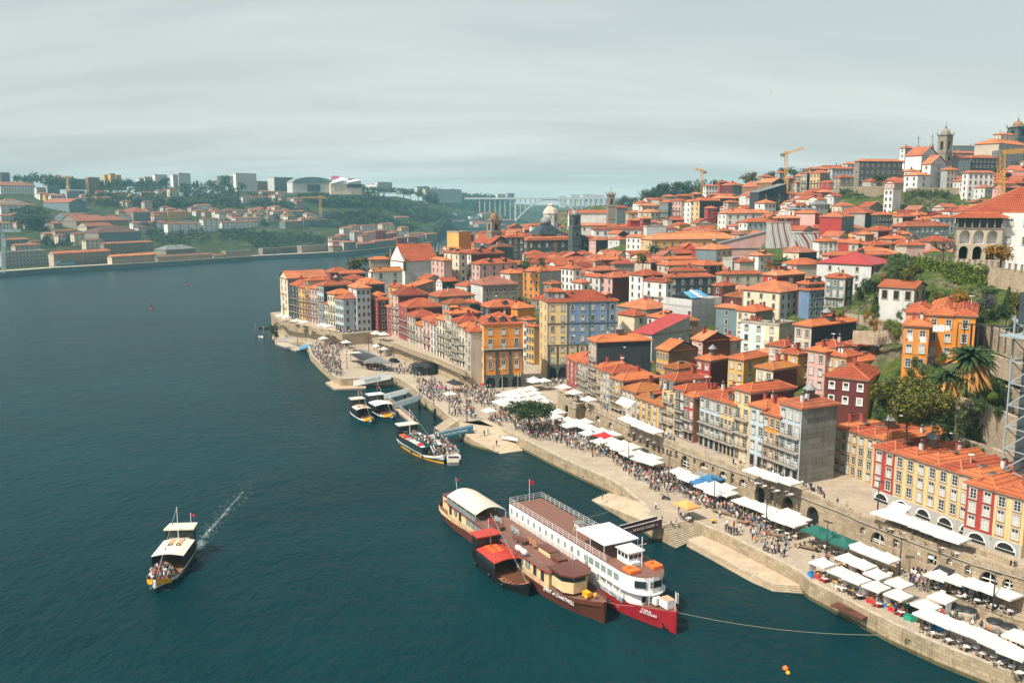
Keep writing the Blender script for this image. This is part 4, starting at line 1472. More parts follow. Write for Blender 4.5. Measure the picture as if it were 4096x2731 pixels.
LRp=(Vector(FOOT[-1][1])-Vector(FOOT[-1][0])).length
Hp=3*5.4+1
pt=MB()
x0,x1=LRp*.40,LRp*.625
pt.box(((x0+x1)/2,-.9,Hp-.2),(x1-x0+.6,2.2,.8),0)
pt.face([(x0-.3,-2,Hp+.25),(x1+.3,-2,Hp+.25),((x0+x1)/2,-2,Hp+3.4)],0)
pt.face([(x0-.3,-2,Hp+.25),((x0+x1)/2,-2,Hp+3.4),((x0+x1)/2,6,Hp+3.4),(x0-.3,6,Hp+.25)],0)
pt.face([(x1+.3,6,Hp+.25),((x0+x1)/2,6,Hp+3.4),((x0+x1)/2,-2,Hp+3.4),(x1+.3,-2,Hp+.25)],0)
pt.box(((x0+x1)/2,-1.2,2.4),(x1-x0+.6,2.4,4.8),0)
pt.build('portico',['dark_granite'],pal)
for i in range(4):
 q=MB()
 q.lathe([(.62,0),(.52,.3),(.48,Hp-6.3),(.7,Hp-5.7)],(x0+.3+(x1-x0-.6)*i/3,-1.5,4.8),10,0)
 q.build('column',['st'],pal)
bal=MB()
for i in range(60):
 x=LRp*(i+.5)/60
 if x0<x<x1:
  continue
 bal.box((x,.1,Hp+.75),(.35,.3,.9),0)
for a,c in((0,x0),(x1,LRp)):
 bal.box(((a+c)/2,.1,Hp+1.25),(c-a,.4,.2),0)
bal.build('balustrade',['dark_granite'],pal)
bb=MB()
bb.box((LRp*.275,-.5,9.5),(2.0,.1,13),0)
bb.build('banner',['br'],pal)
bb=MB()
bb.box((LRp*.745,-.5,10.8),(2.6,.1,9.5),0)
ban=bb.build('banner',['bl'],pal)
letters('BOLSA',1.6,'iron','lettering',ban,(LRp*.745,-.58,10.2),(math.pi/2,math.pi/2*-1,0),.02)
gp=MB()
gx,gy,gw=LRp*.28,16,LRp*.26
for k in range(4):
 pass
gp.lathe([(gw/1.45,0),(gw/5,6.2)],(gx,gy,Hp+3.2),4,0,False)
gp.lathe([(gw/5.2,6.1),(gw/5.2,8.2),(gw/6,9.2),(gw/10,10.4),(.2,11)],(gx,gy,Hp+3.2),12,1)
gp.build('glass_roof',['glass','lead'],pal)
ct=tw('A3',640,655,560,552,82,22)
tower('clock_tower','domed clock tower rising from the dark columned palace','tower',ct['loc'],ct['w'],ct['h'],ct['belfry'],ct['w']*.4,ct['w']*.45,'dark_granite','lead',R(22),clock=True,balls=False)
ch=house('A2 1915 2062 800 2222 500 30 3 0 0 dark_granite dark_granite t_or y h5 x p32 ; dark granite church with a rose window gable')
LRc=(Vector(FOOT[-1][1])-Vector(FOOT[-1][0])).length
q=MB()
q.lathe([(2.1,0),(2.1,.3)],n=20,m=0)
q.lathe([(1.6,.3),(1.6,.36)],n=20,m=1)
q.build('rose_window',['st','dark'],ch,(LRc/2,-.05,15.5)).rotation_euler=(math.pi/2,0,0)
house('A2 2180 2200 745 2345 505 20 4 0 3 dark_granite dark_granite t_or h h4 x Vtall ; dark buttressed stone wing beside the granite church')
house('A2 2055 2110 828 2240 490 30 2 0 0 dark_granite dark_granite t_br h h3 x ; low dark stone chapel in front of the granite church')
t_=tw('A2',2085,700,600,512,100,15)
tower('bell_tower','brown stone bell tower with a bulbous dome above the granite church','tower',t_['loc'],t_['w'],t_['h'],t_['belfry'],t_['w']*.36,t_['w']*.55,'st','br',R(30))
nic=house('A5 1200 1322 96 1600 440 30 4 0 0 wh lg t_or x h4 x p40 ; white church with a pointed gable and stone pinnacles')
low=house('A5 1010 1056 186 1302 420 30 4 0 2 wh wh t_ol x h3.4 x Vtall ; low white hall with dark barred windows before the pinnacled church')
for k,x,y,Y in(('A5',1322,100,440),('A5',1260,20,450),('A5',1203,60,462),('A5',1050,190,421),('A2',1508,890,470),('A2',1545,885,475),('A2',1568,885,480),('A2',1606,870,470),('A2',1630,890,480),('A2',1650,890,484)):
 p=at(*rp(k,x,y),Y)
 q=MB()
 q.lathe([(.75,-4),(.75,0),(.95,.1),(.6,.6),(.5,1.2),(.16,4.6),(.1,4.7)],n=8,m=0)
 o=q.build('pinnacle',['st'],nic)
 o.matrix_world=Matrix.Translation(p)
 bpy.context.view_layer.update()
 o.matrix_parent_inverse=nic.matrix_world.inverted()
 o.matrix_basis=Matrix.Translation(p)
house('A3 585 592 538 925 620 8 2 0 0 wh wh t_lt x h5 x p34 ; white nave under a wide orange roof before the square bell tower')
t_=tw('A3',947,480,385,622,62,40)
tower('bell_tower','square brown bell tower with finials beside the wide orange nave roof','tower',t_['loc'],t_['w'],t_['h'],t_['belfry'],t_['w']*.35,t_['w']*.3,'st','st',R(10),lantern=.5)
p=at(*rp('A3',432,612),595)
cu=thing('cupola','pale octagonal cupola with arched windows on a white hall','cupola',p)
q=MB()
q.lathe([(5.0,-5),(5.0,5.2),(5.5,5.3),(5.5,5.7)],n=8,m=0,smooth=False)
q.build('drum',['lg'],cu)
q=MB()
q.lathe([(5.5,0),(4.6,2),(2.2,4.3),(2.2,5.2),(2.5,5.3),(.4,6.3)],(0,0,5.7),8,0,False)
q.build('dome',['be'],cu)
for i in range(8):
 a=2*math.pi*(i+1)/8
 add_window(cu,'arch',False,(4.66*math.cos(a),4.66*math.sin(a),2.2),a+math.pi/2,1.5,1.5)
vit=house('A4 1335 1474 366 1616 560 34 5 0 0 wh lg t_lt y h4.4 x p30 ; white hilltop church with stone finials and two crosses')  # light grey gable front: shade on the white church put into the wall colour
house('A4 1480 1552 440 1690 546 34 4 1 1 wh lg t_lt y h3.6 x p30 ; lower grey gabled wing of the hilltop church')
t_=tw('A4',1668,345,195,572,92,72)
tower('bell_tower','tall hilltop bell tower with clock and rounded stone cap','tower',t_['loc'],t_['w'],t_['h'],t_['belfry'],t_['w']*.42,t_['w']*.5,'st','st',R(30),clock=True)
for x,y,Y in((1443,295,575),(1562,280,575)):
 p=at(*rp('A4',x,y),Y)
 q=MB()
 q.lathe([(1.3,-3),(1.1,0),(.6,1),(.3,2)],n=8,m=0)
 q.bar((0,0,2),(0,0,7),.16,1)
 q.bar((-1.2,0,5.4),(1.2,0,5.4),.14,1)
 o=q.build('roof_cross',['st','iron'],vit)
 bpy.context.view_layer.update()
 o.matrix_parent_inverse=vit.matrix_world.inverted()
 o.matrix_basis=Matrix.Translation(p)
t_=tw('A4',2292,225,130,660,120,75)
tower('dome_tower','domed stone church tower at the highest corner of the hill','tower',t_['loc'],t_['w'],t_['h'],t_['belfry'],t_['w']*.36,t_['w']*.4,'dark_granite','br',R(20))
house('A4 2090 2150 186 2275 640 30 2 2 3 cr cr t_lt h h3.4 Warch Varch ; small cream lookout house with arched windows near the domed tower')
P0=at(954.1,259.0,235)
zg=P0.z
plaster('loggia_stone',(.42,.35,.26),.4)
lo=thing('loggia_house','big white house with a stone loggia and columned gallery above the garden','house',P0,R(-20))
LW=solve_len(P0,Vector((math.cos(R(-20)),math.sin(R(-20)),0)),1000.4)
a=MB()
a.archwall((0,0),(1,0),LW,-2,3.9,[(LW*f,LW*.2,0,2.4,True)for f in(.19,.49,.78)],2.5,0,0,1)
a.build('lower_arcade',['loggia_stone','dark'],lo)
a=MB()
a.archwall((0,.02),(1,0),LW,3.9,8.0,[(LW*f,LW*.235,4.1,6.3,True)for f in(.2,.5,.79)],2.6,0,1,1)
a.build('upper_arcade',['loggia_stone','wh'],lo)
a=MB()
a.box((LW/2,2.9,3),(LW,.4,10),0)
for x in(0,LW):
 a.box((x,1.5,3),(.3,3,10),0)
a.box((LW/2,1.4,8.08),(LW+.5,3.2,.22),0)
a.build('wall',['st'],lo)
g=MB()
g.box((LW/2,3.0,9.7),(LW,.3,3.2),0)
g.build('gallery_wall',['tn'],lo)
for i in range(7):
 q=MB()
 x=.2+(LW-.4)*i/6
 q.lathe([(.24,0),(.17,.2),(.16,2.3),(.28,2.6)],(x,.1,8.2),8,0)
 q.build('column',['st'],lo)
q=MB()
q.bar((0,.1,9.1),(LW,.1,9.1),.05,0)
for i in range(40):
 x=LW*i/39
 q.bar((x,.1,8.2),(x,.1,9.1),.02,0,3)
q.build('railing',['iron'],lo)
roof_mb(LW+1.2,4.2,'v' if False else 'h',.5,22).build('gallery_roof',['t_or','ridge'],lo,(-.6,-.5,11.0))
w_=MB()
w_.box((LW+12,13,3.5),(24,22,17),0)
w_.build('main_wall',['wh'],lo)
roof_mb(32,24,'h',.8,27).build('main_roof',['t_or','ridge'],lo,(LW-6,3.5,12.3))
w_=MB()
w_.box((LW-3,14,3.5),(6,18,17),0)
w_.build('side_wall',['wh'],lo)
for x,z,k in((LW+1.8,9.6,'sash'),(LW+1.6,5.2,'sash'),(LW+5.5,5.0,'sash'),(LW+5.6,9.6,'sash')):
 add_window(lo,k,True,(x,1.97,z),0,1.0)
FOOT.append([(P0.x-2,P0.y-3),(P0.x+40,P0.y-3),(P0.x+40,P0.y+30),(P0.x-2,P0.y+30)])
def ochre(k,xL,xC,yC,xR,Y,th,H,nL,lab):
 C=at(*rp(k,xC,yC),Y)
 a=R(th)
 LL=solve_len(C,Vector((-math.sin(a),math.cos(a),0)),rp(k,xL,0)[0])
 LR=max(5,solve_len(C,Vector((math.cos(a),math.sin(a),0)),rp(k,xR,0)[0]))
 GROUND.append((C.x,C.y,C.z-H))
 return build_house(C-Vector((0,0,H)),a,LL,LR,H,int(H/3),nL,0,'or','br','t_or','h','x',True,lab,fh=3.0,wk='sash')
ochre('C4',780,1060,1148,1100,192,62,9,2,'back wing of the orange house group below the garden')
ochre('C4',1022,1360,1178,1420,187,62,11,2,'middle orange house with white washing on its balcony')
ochre('C4',1350,1580,1182,1600,184,62,10,1,'end orange house of the group with a shaded side')
ochre('C4',760,1050,1300,1085,183,62,10,2,'lower orange house with two white cloths at its windows')
plain('washing',(.82,.81,.78),.8,.03)
def cloth(k,x0,y0,x1,y1,Y,label,mat='washing'):
 a,c,d,e=(at(*rp(k,x,y),Y)for x,y in((x0,y0),(x1,y0),(x1,y1),(x0,y1)))
 m=MB()
 n=10
 V=lambda u,v:(a+(c-a)*u)*(1-v)+(e+(d-e)*u)*v+Vector((0,-.12*math.sin(u*19)*(0.3+v),0))
 for i in range(n):
  for j in range(3):
   q=[V(i/n,(j+1)/3),V((i+1)/n,(j+1)/3),V((i+1)/n,j/3),V(i/n,j/3)]
   m.face([tuple(p)for p in q],0,None,True)
 m.bar(tuple(a),tuple(c),.03,0)
 m.v=[(v[0],v[1],v[2])for v in m.v]
 return tag(m.build('hanging_cloth',[mat]),label,'washing')
cloth('C4',1087,1275,1212,1355,182.5,'big white sheets hanging from the middle orange house',)
cloth('C4',1222,1283,1282,1345,182.5,'smaller white sheet hanging beside the big sheets on the orange house')
cloth('C4',808,1400,862,1466,181.0,'white cloth under the first window of the lower orange house')
cloth('C4',940,1412,1012,1480,180.5,'white cloth under the second window of the lower orange house')
C=at(*rp('C4',870,1000),222)
GROUND+=[(C.x,C.y,C.z+.2),(C.x+8,C.y+7,C.z+.2),(C.x-6,C.y+6,C.z),(C.x+1,C.y+12,C.z+.3),(C.x-2,C.y-4,C.z-.5),(C.x+9,C.y+1,C.z)]
gh=build_house(C,R(50),8.5,9.5,3.0,1,3,2,'lg','be','t_rd','y','x',True,'low garden bungalow with brick posts and a broad faded roof',fh=2.9,wk='open',pitch=14)
p=at(*rp('A6',1640,640),318)
m,n,l,b=_nodes('netting')
tr=n.new('ShaderNodeBsdfTransparent')
mxs=n.new('ShaderNodeMixShader')
wv=n.new('ShaderNodeTexNoise')
wv.inputs['Scale'].default_value=1.2
l.new(_pos(n,l,(1,1,1)),wv.inputs['Vector'])
mrn=n.new('ShaderNodeMapRange')
mrn.inputs['To Min'].default_value=.55
mrn.inputs['To Max'].default_value=.9
l.new(wv.outputs[0],mrn.inputs[0])
b.inputs['Base Color'].default_value=(.55,.55,.53,1)
b.inputs['Roughness'].default_value=.9
l.new(mrn.outputs[0],mxs.inputs[0])
l.new(tr.outputs[0],mxs.inputs[1])
l.new(b.outputs[0],mxs.inputs[2])
l.new(mxs.outputs[0],n['Material Output'].inputs['Surface'])
MATS['netting']=m
plain('tarp_blue',(.10,.30,.48),.5)
p0=at(*rp('A6',1640,410),318)
zb=p0.z-17
sc=thing('scaffolded_building','building wrapped in pale scaffold netting with a blue tarpaulin on top','building',(p0.x,p0.y,zb),R(38))
q=MB()
q.box((7,6,7),(12,11,18),0)
q.build('wall',['gy'],sc)
q=MB()
for a,c in(((-.8,-.8),(15.5,-.8)),((-.8,-.8),(-.8,13)),((15.5,-.8),(15.5,13))):
 q.face([(a[0],a[1],-3),(c[0],c[1],-3),(c[0],c[1],16.6),(a[0],a[1],16.6)],0)
q.build('netting',['netting'],sc)
q=MB()
q.face([(1,1,16.8),(11,1,17.0),(9.5,6,19.2),(2,6,18.6)],0)
q.face([(2,6,18.6),(9.5,6,19.2),(11,12,16.6),(1,12,16.8)],0)
q.face([(5.2,.9,16.95),(7.4,.9,16.98),(6.8,6,19.2),(5.2,6,19.1)],1)
q.build('tarpaulin',['tarp_blue','white'],sc)
q=MB()
for i in range(5):
 for j in range(2):
  x,y=-.9+4.1*i,-.9 if j==0 else 13
  q.bar((x,y,-3),(x,y,18.4),.06,0)
for z in range(-2,19,4):
 q.bar((-.9,-.9,z),(15.6,-.9,z),.05,0)
 q.bar((-.9,-.9,z),(-.9,13,z),.05,0)
q.build('scaffold_poles',['lead'],sc)
FOOT.append([(p0.x-12,p0.y-4),(p0.x+16,p0.y-4),(p0.x+16,p0.y+16),(p0.x-12,p0.y+16)])
p=at(*rp('A6',940,905),262)
fv=thing('roof_ventilator','row of four round metal vents on a red bracket against the black wall','vent',p,R(20))
q=MB()
q.box((4.2,0,-.6),(8.6,1.6,1.2),0)
q.build('bracket',['metal_red'],fv)
for i in range(4):
 q=MB()
 q.lathe([(.95,0),(.95,1.5)],n=14,m=0)
 q.lathe([(.7,1.5),(.7,1.55)],n=14,m=1)
 o=q.build('fan_duct',['lead','dark'],fv,(.9+i*1.9,.7,1.05))
 o.rotation_euler=(math.pi/2,0,R(-25))
 # ---- cranes, lift tower, walls
def lattice(mb,a,b,w,n,mat=0,t=.07):
 a,b=Vector(a),Vector(b)
 d=(b-a).normalized()
 u=d.cross(Vector((0,0,1))if abs(d.z)<.9 else Vector((1,0,0))).normalized()*w/2
 v=d.cross(u).normalized()*w/2
 cs=[u+v,v-u,-u-v,u-v]
 for c in cs:
  mb.bar(a+c,b+c,t*1.4,mat)
 for i in range(n):
  p,q=a+(b-a)*(i/n),a+(b-a)*((i+1)/n)
  for k in range(4):
   mb.bar(p+cs[k],q+cs[(k+1)%4],t,mat,3)
   mb.bar(p+cs[k],p+cs[(k+1)%4],t,mat,3)
def crane(k,xb,yb,yt,jx0,jy0,jx1,jy1,Y,mat,label,w=1.8):
 p,q=at(*rp(k,xb,yb),Y),at(*rp(k,xb,yt),Y)
 c=thing('tower_crane',label,'crane',p)
 m=MB()
 lattice(m,(0,0,-3),q-p,w,max(6,int((q-p).length/w/1.2)),0,w*.05)
 m.build('mast',[mat],c)
 m=MB()
 a,b=at(*rp(k,jx0,jy0),Y)-p,at(*rp(k,jx1,jy1),Y)-p
 lattice(m,a,b,w*.8,16,0,w*.05)
 m.build('jib',[mat],c)
 m=MB()
 m.box(a+Vector((0,0,-.4)),(w*1.4,w*1.2,w*1.2),0)
 m.build('counterweight',['concrete'],c)
 return c
plain('crane_yellow',(.62,.30,.04),.5)
plain('crane_grey',(.35,.42,.45),.5)
crane('A4',312,640,318,280,358,462,303,640,'crane_yellow','yellow tower crane with raised jib standing among hilltop roofs')
crane('A3',1728,360,160,1755,185,1662,153,760,'crane_yellow','small orange tower crane near the hilltop trees')
crane('A4',2158,730,330,2120,345,2400,318,480,'crane_yellow','orange tower crane in front of the huge grey convent',2.6)
plain('steel',(.28,.33,.35),.45,.1)
p=at(1019,455,140)
lt=thing('lift_tower','grey steel lattice lift tower with a footbridge at its head','tower',(p.x+1.2,p.y,8),R(20))
q=MB()
lattice(q,(0,0,0),(0,0,36),4.6,10,0,.11)
q.build('frame',['steel'],lt)
q=MB()
q.box((0,0,19),(2.4,2.4,34),0)
q.build('lift_shaft',['glass_far'],lt)
q=MB()
q.box((-1,0,33),(7.5,5.6,.3),0)
for y in(-2.8,2.8):
 q.bar((-4.7,y,34.1),(2.7,y,34.1),.06,0)
 for i in range(8):
  q.bar((-4.7+i,y,33),(-4.7+i,y,34.1),.04,0)
q.build('landing',['steel'],lt)
q=MB()
q.box((0,0,37.3),(4,4,5),0)
q.build('machine_room',['glass_far'],lt)
q=MB()
q.box((8,8,33),(2.2,22,.35),0,R(-40))
for s in(-1,1):
 q.box((8+s*.75,8+s*.65,33.7),(.08,22,1.1),0,R(-40))
q.build('footbridge',['steel'],lt)
def slab_wall(pts,z_under,th,name,label,mat='rubble',cat='wall'):
 """wall whose top follows (px, py, depth); drops z_under below it"""
 P=[at(x,y,Y)for x,y,Y in pts]
 m=MB()
 for a,c in zip(P,P[1:]):
  d=c-a
  u=Vector((-d.y,d.x,0)).normalized()*th
  A=[a,c,c+u,a+u]
  B=[v-Vector((0,0,z_under))for v in A]
  m.face([B[0],B[1],A[1],A[0]],0)
  m.face([B[2],B[3],A[3],A[2]],0)
  m.face(A,0)
  m.face([B[0],A[0],A[3],B[3]],0)
  m.face([B[1],B[2],A[2],A[1]],0)
 for(x,y,Y),p in zip(pts,P):
  GROUND.append((p.x,p.y+3,p.z-.6))
  GROUND.append((p.x-1,p.y-2.5,p.z-z_under+.5))
 return tag(m.build(name,[mat]),label,cat)
slab_wall([(918.5,257.5,247),(955,263,231),(990,266.5,219),(1030,271,206)],5.5,.8,'garden_wall','stone terrace wall with climbing creepers under the loggia lawn')
slab_wall([(957,396.5,169),(985,404,162),(1010,415,155),(1035,424,149)],11,1.0,'retaining_wall','tall stone retaining wall behind the yellow terrace')
slab_wall([(953,436,161),(985,445,153),(1012,455,147),(1030,460,143)],9,.8,'retaining_wall','lower stone retaining wall close behind the yellow terrace roofs')
slab_wall([(843,313,236),(872,316,226),(905,330,208)],3.6,.6,'garden_wall','stone wall below the small garden terrace with posts')
slab_wall([(853,330,212),(880,331,206),(900,328,203)],3.2,.6,'garden_wall','low stone wall above the long maroon roof')
slab_wall([(975,322,198),(1000,329,184),(1030,341,170)],5,.6,'garden_wall','stone wall stepping down beside the end orange house')
slab_wall([(985,352,176),(1010,360,168),(1030,368,160)],4,.6,'garden_wall','stone wall along the lawn with black railings')
slab_wall([(1005,385,168),(1030,395,160)],5,.6,'garden_wall','rough stone wall behind the lattice lift tower')
slab_wall([(838,186.5,560),(870,186,556),(906,185.5,552)],11,1.2,'terrace_wall','high stone terrace wall below the derelict hilltop building','granite')
slab_wall([(908,187.5,535),(940,187.5,532),(966,188,528)],8,1.2,'terrace_wall','overgrown stone wall below the hilltop church','granite')
GA=np.array(GROUND)
def height(x,y):
 d2=(GA[:,0]-x)**2+(GA[:,1]-y)**2
 w=1/(d2+30)**1.6
 return float((w*GA[:,2]).sum()/w.sum())
def land_height(x,y):
 sx=lerp_tab(y,SHORE)
 if inside(x,y,QPOLY):
  w=Vector((x,y,0))
  for a,c in zip(QUAY[:-1],QUAY[1:]):
   a,c=Vector((a.x,a.y,0)),Vector((c.x,c.y,0))
   t=max(0,min(1,(w-a).dot(c-a)/max(1e-6,(c-a).length_squared)))
   if(a+(c-a)*t-w).length<9:
    return-5.0
  return 2.2
 if x<sx+9 or(y<405 and x<sx+60):
  return-5.0
 return min(height(x,y),7.0+max(0,x-sx)*1.1)
m,n,l,b=_nodes('hill_ground')
v=_pos(n,l,(1,1,1))
f1=_noise(n,l,v,.09,6,.65)
f2=_noise(n,l,v,.6,5,.7)
c1=_ramp(n,l,f2,[(.3,(.02,.036,.009)),(.5,(.05,.075,.016)),(.68,(.10,.105,.032))])
c2=_ramp(n,l,f2,[(.3,(.075,.062,.042)),(.7,(.19,.15,.105))])
mr=n.new('ShaderNodeMapRange')
mr.inputs['From Min'].default_value=.5
mr.inputs['From Max'].default_value=.62
l.new(f1,mr.inputs[0])
l.new(_mix(n,l,mr.outputs[0],c1,c2),b.inputs['Base Color'])
b.inputs['Roughness'].default_value=.95
b.inputs['Specular IOR Level'].default_value=.1
MATS['hill_ground']=m
def grid_mesh(name,xs,ys,fn,mats):
 V=[(x,y,fn(x,y))for y in ys for x in xs]
 nx=len(xs)
 F=[(j*nx+i,j*nx+i+1,(j+1)*nx+i+1,(j+1)*nx+i)for j in range(len(ys)-1)for i in range(nx-1)if max(V[j*nx+i][2],V[j*nx+i+1][2],V[(j+1)*nx+i+1][2],V[(j+1)*nx+i][2])>-4.9]
 me=bpy.data.meshes.new(name)
 me.from_pydata(V,[],F)
 for k in mats:
  me.materials.append(MATS[k])
 me.polygons.foreach_set('use_smooth',[True]*len(F))
 o=put(name,me)
 o['kind']='structure'
 return o
grid_mesh('hillside_ground',[-130+6*i for i in range(95)],[50+6*j for j in range(125)]+[800+40*j for j in range(24)],land_height,['hill_ground'])
YS=[(0,276.5),(60,272),(130.6,267.8),(200,263.3),(261,259.3),(305,257),(348,254.7),(400,249),(435,243.8),(441,236),(460,231),(519,226.6),(560,223)]
def shore_px(x):
 return lerp_tab(max(0,x),YS)-(x*.065 if x<0 else 0)
def far_depth(x,y):
 ys=shore_px(x)
 Y0=onz(x,ys,0).y
 t=(ys-y)/max(12.0,ys-196)
 return Y0+max(0,t)*(520 if x<440 else 700)*(1 if t<1 else 1+(t-1)*.6)
FAR=[]
for xi in range(-120,620,20):
 ys=shore_px(xi)
 FAR.append(tuple(onz(xi,ys,0)))
 top=lerp_tab(xi,[(-100,186),(0,188),(150,196),(235,190),(300,190),(390,193),(420,198),(470,196),(505,203),(540,212),(620,216)])
 yy=ys-4
 while yy>top:
  FAR.append(tuple(at(xi,yy,far_depth(xi,yy))))
  yy-=7
 p=at(xi,top,far_depth(xi,top))
 FAR.append(tuple(p))
 FAR.append((p.x*1.5,p.y*1.5,p.z*.95))
 FAR.append((p.x*2.4,p.y*2.4,p.z*.6))
FA=np.array(FAR)
def far_height(x,y):
 px=512+FPX*x/(y*_c+CAMH*_sn)
 q=onz(px,shore_px(px),0)
 if y<q.y-4:
  return-5.0
 d2=(FA[:,0]-x)**2+(FA[:,1]-y)**2
 w=1/(d2+200)**1.7
 z=float((w*FA[:,2]).sum()/w.sum())
 return min(z,5.0+(y-q.y)*.8)
m,n,l,b=_nodes('far_ground')
v=_pos(n,l,(1,1,1))
f1=_noise(n,l,v,.018,6,.7)
f2=_noise(n,l,v,.11,5,.7)
c1=_ramp(n,l,f2,[(.35,(.012,.024,.010)),(.5,(.028,.046,.018)),(.65,(.07,.075,.034))])
c2=_ramp(n,l,f2,[(.35,(.06,.06,.035)),(.65,(.13,.11,.075))])
mr=n.new('ShaderNodeMapRange')
mr.inputs['From Min'].default_value=.55
mr.inputs['From Max'].default_value=.65
l.new(f1,mr.inputs[0])
l.new(_mix(n,l,mr.outputs[0],c1,c2),b.inputs['Base Color'])
b.inputs['Roughness'].default_value=.95
b.inputs['Specular IOR Level'].default_value=.1
MATS['far_ground']=m
V,F=[],[]
cols=[-130+12*i for i in range(64)]
steps=[0,.01,.03,.06,.1,.15,.2,.26,.32,.4,.48,.56,.65,.75,.85,1,1.15,1.4,1.8,2.4,3.2]
for px in cols:
 q=onz(px,shore_px(px),0)
 for t in steps:
  s=1+t*620/q.y
  x,y=q.x*s,q.y*s
  z=far_height(x,y)if t>0 else-3.0
  if.01<=t<.02:
   z=3.4
  if t>.02:
   z=max(z,3.4)
  V.append((x,y,z))
ns=len(steps)
F=[(i*ns+j,(i+1)*ns+j,(i+1)*ns+j+1,i*ns+j+1)for i in range(len(cols)-1)for j in range(ns-1)]
me=bpy.data.meshes.new('far_bank_hill')
me.from_pydata(V,[],F)
me.materials.append(MATS['far_ground'])
me.polygons.foreach_set('use_smooth',[True]*len(F))
put('far_bank_hill',me)['kind']='structure'
m,n,l,b=_nodes('river_water')
v=_pos(n,l,(1.0,.62,1))
f=_noise(n,l,_pos(n,l,(.012,.012,1)),1.0,5,.6)
l.new(_ramp(n,l,f,[(.3,(.0008,.016,.021)),(.7,(.002,.032,.038))]),b.inputs['Base Color'])
b.inputs['Roughness'].default_value=.24
b.inputs['Specular IOR Level'].default_value=.25
b.inputs['IOR'].default_value=1.17
h1=_noise(n,l,v,.55,5,.62)
h2=_noise(n,l,_pos(n,l,(1.2,.8,1)),.12,3,.5)
ad=n.new('ShaderNodeMath')
ad.operation='MULTIPLY_ADD'
l.new(h2,ad.inputs[0])
ad.inputs[1].default_value=1.3
l.new(h1,ad.inputs[2])
_bump(n,l,b,ad.outputs[0],.55,1.1)
MATS['river_water']=m
wm=MB()
wm.face([(-9000,-500,0),(9000,-500,0),(9000,16000,0),(-9000,16000,0)])
wm.build('river_water',['river_water'])['kind']='structure'
mb_=MB()
mb_.face([(-9000,-500,-6),(9000,-500,-6),(9000,16000,-6),(-9000,16000,-6)])
mb_.build('river_bed',['dark'])['kind']='structure'
# --- filling houses of the old town (the roofs between the named ones)
FG=random.Random(5)
SEEN+=[(522,640,228,545,40),(953,1030,214,235,60),(500,600,205,620,30),(485,524,302,284,60),(536,620,300,298,60)]
NOFILL_PX=[[(835,258),(1040,248),(1040,500),(880,470),(838,400),(815,330)],[(838,184),(975,184),(975,203),(838,203)],[(560,300),(585,360),(560,420),(380,370),(440,300)],[(905,240),(1040,225),(1040,275),(905,275)]]
def blocked(c,rad):
 for P in FOOT:
  cx,cy=sum(p[0]for p in P)/4,sum(p[1]for p in P)/4
  if(c[0]-cx)**2+(c[1]-cy)**2>45**2:
   continue
  if inside(c[0],c[1],P):
   return True
  for i in range(4):
   a,b=Vector(P[i]),Vector(P[i-1])
   t=max(0,min(1,(Vector(c)-a).dot(b-a)/(b-a).length_squared))
   if(a+(b-a)*t-Vector(c)).length<rad:
    return True
 return False
nfill=0
SKIP={(1,7),(7,6),(8,6),(9,6),(9,11),(10,6),(11,12),(12,8),(13,2),(13,6)}
far_mb=MB()
FMATS=['wh','cr','be','lg','st','oc','pk','dk','mr','t_or','t_lt','t_rd','t_pk','ridge','sash','glass_far']
def plain_house(C,th,a,bq,fl,wL,wR,roof,rt):
 """one of the many small far roofs that are built as a single mass"""
 ca,sa=math.cos(th),math.sin(th)
 T=lambda p:(C.x+p[0]*ca-p[1]*sa,C.y+p[0]*sa+p[1]*ca,C.z+p[2])
 H=fl*3+1
 i,j=FMATS.index(wL),FMATS.index(wR)
 for q,mt in(([(0,bq,-4),(0,0,-4),(0,0,H),(0,bq,H)],i),([(0,0,-4),(a,0,-4),(a,0,H),(0,0,H)],j),([(a,0,-4),(a,bq,-4),(a,bq,H),(a,0,H)],j)):
  far_mb.face([T(p)for p in q],mt)
 r=roof_mb(a,bq,rt,.4,23)
 for f,uv,mt in zip(r.f,r.uv,r.m):
  far_mb.face([T((r.v[k][0],r.v[k][1],r.v[k][2]+H+.15))for k in f],FMATS.index(roof)if mt==0 else 13,uv)
 if rt=='x':
  far_mb.face([T((0,bq,H)),T((0,0,H)),T((0,bq/2,H+bq/2*.42))],i)
 if rt=='y':
  far_mb.face([T((0,0,H)),T((a,0,H)),T((a/2,0,H+a/2*.42))],j)
 for k in range(fl):
  z=H-1.9-3*k
  for n in range(2):
   y=bq*(n+.5)/2
   far_mb.face([T((-.05,y+.6,z-.9)),T((-.05,y-.6,z-.9)),T((-.05,y-.6,z+.9)),T((-.05,y+.6,z+.9))],14)
   far_mb.face([T((-.09,y+.4,z-.75)),T((-.09,y-.4,z-.75)),T((-.09,y-.4,z+.75)),T((-.09,y+.4,z+.75))],15)
  if wL==wR:
   for n in range(3):
    x=a*(n+.5)/3
    far_mb.face([T((x-.6,-.05,z-.9)),T((x+.6,-.05,z-.9)),T((x+.6,-.05,z+.9)),T((x-.6,-.05,z+.9))],14)
    far_mb.face([T((x-.4,-.09,z-.75)),T((x+.4,-.09,z-.75)),T((x+.4,-.09,z+.75)),T((x-.4,-.09,z+.75))],15)
def fits(X,Y,fl,z,lim,cover=.6):
 px,py=proj((X,Y,z+6))
 if not(430<px<1040)or any(inside(px,py,q)for q in NOFILL_PX)or blocked((X,Y),lim):
  return False
 top=proj((X,Y,z-1+fl*3+4.2))
 half=7.0/Y*FPX
 if any(Y<sy-3 and sl-half<px<sr+half and top[1]<se+cover*min(sh,26)for sl,sr,se,sy,sh in SEEN):
  return False
 return not(px<640 and top[1]<222 or top[1]<196-max(0,px-690)*.15)
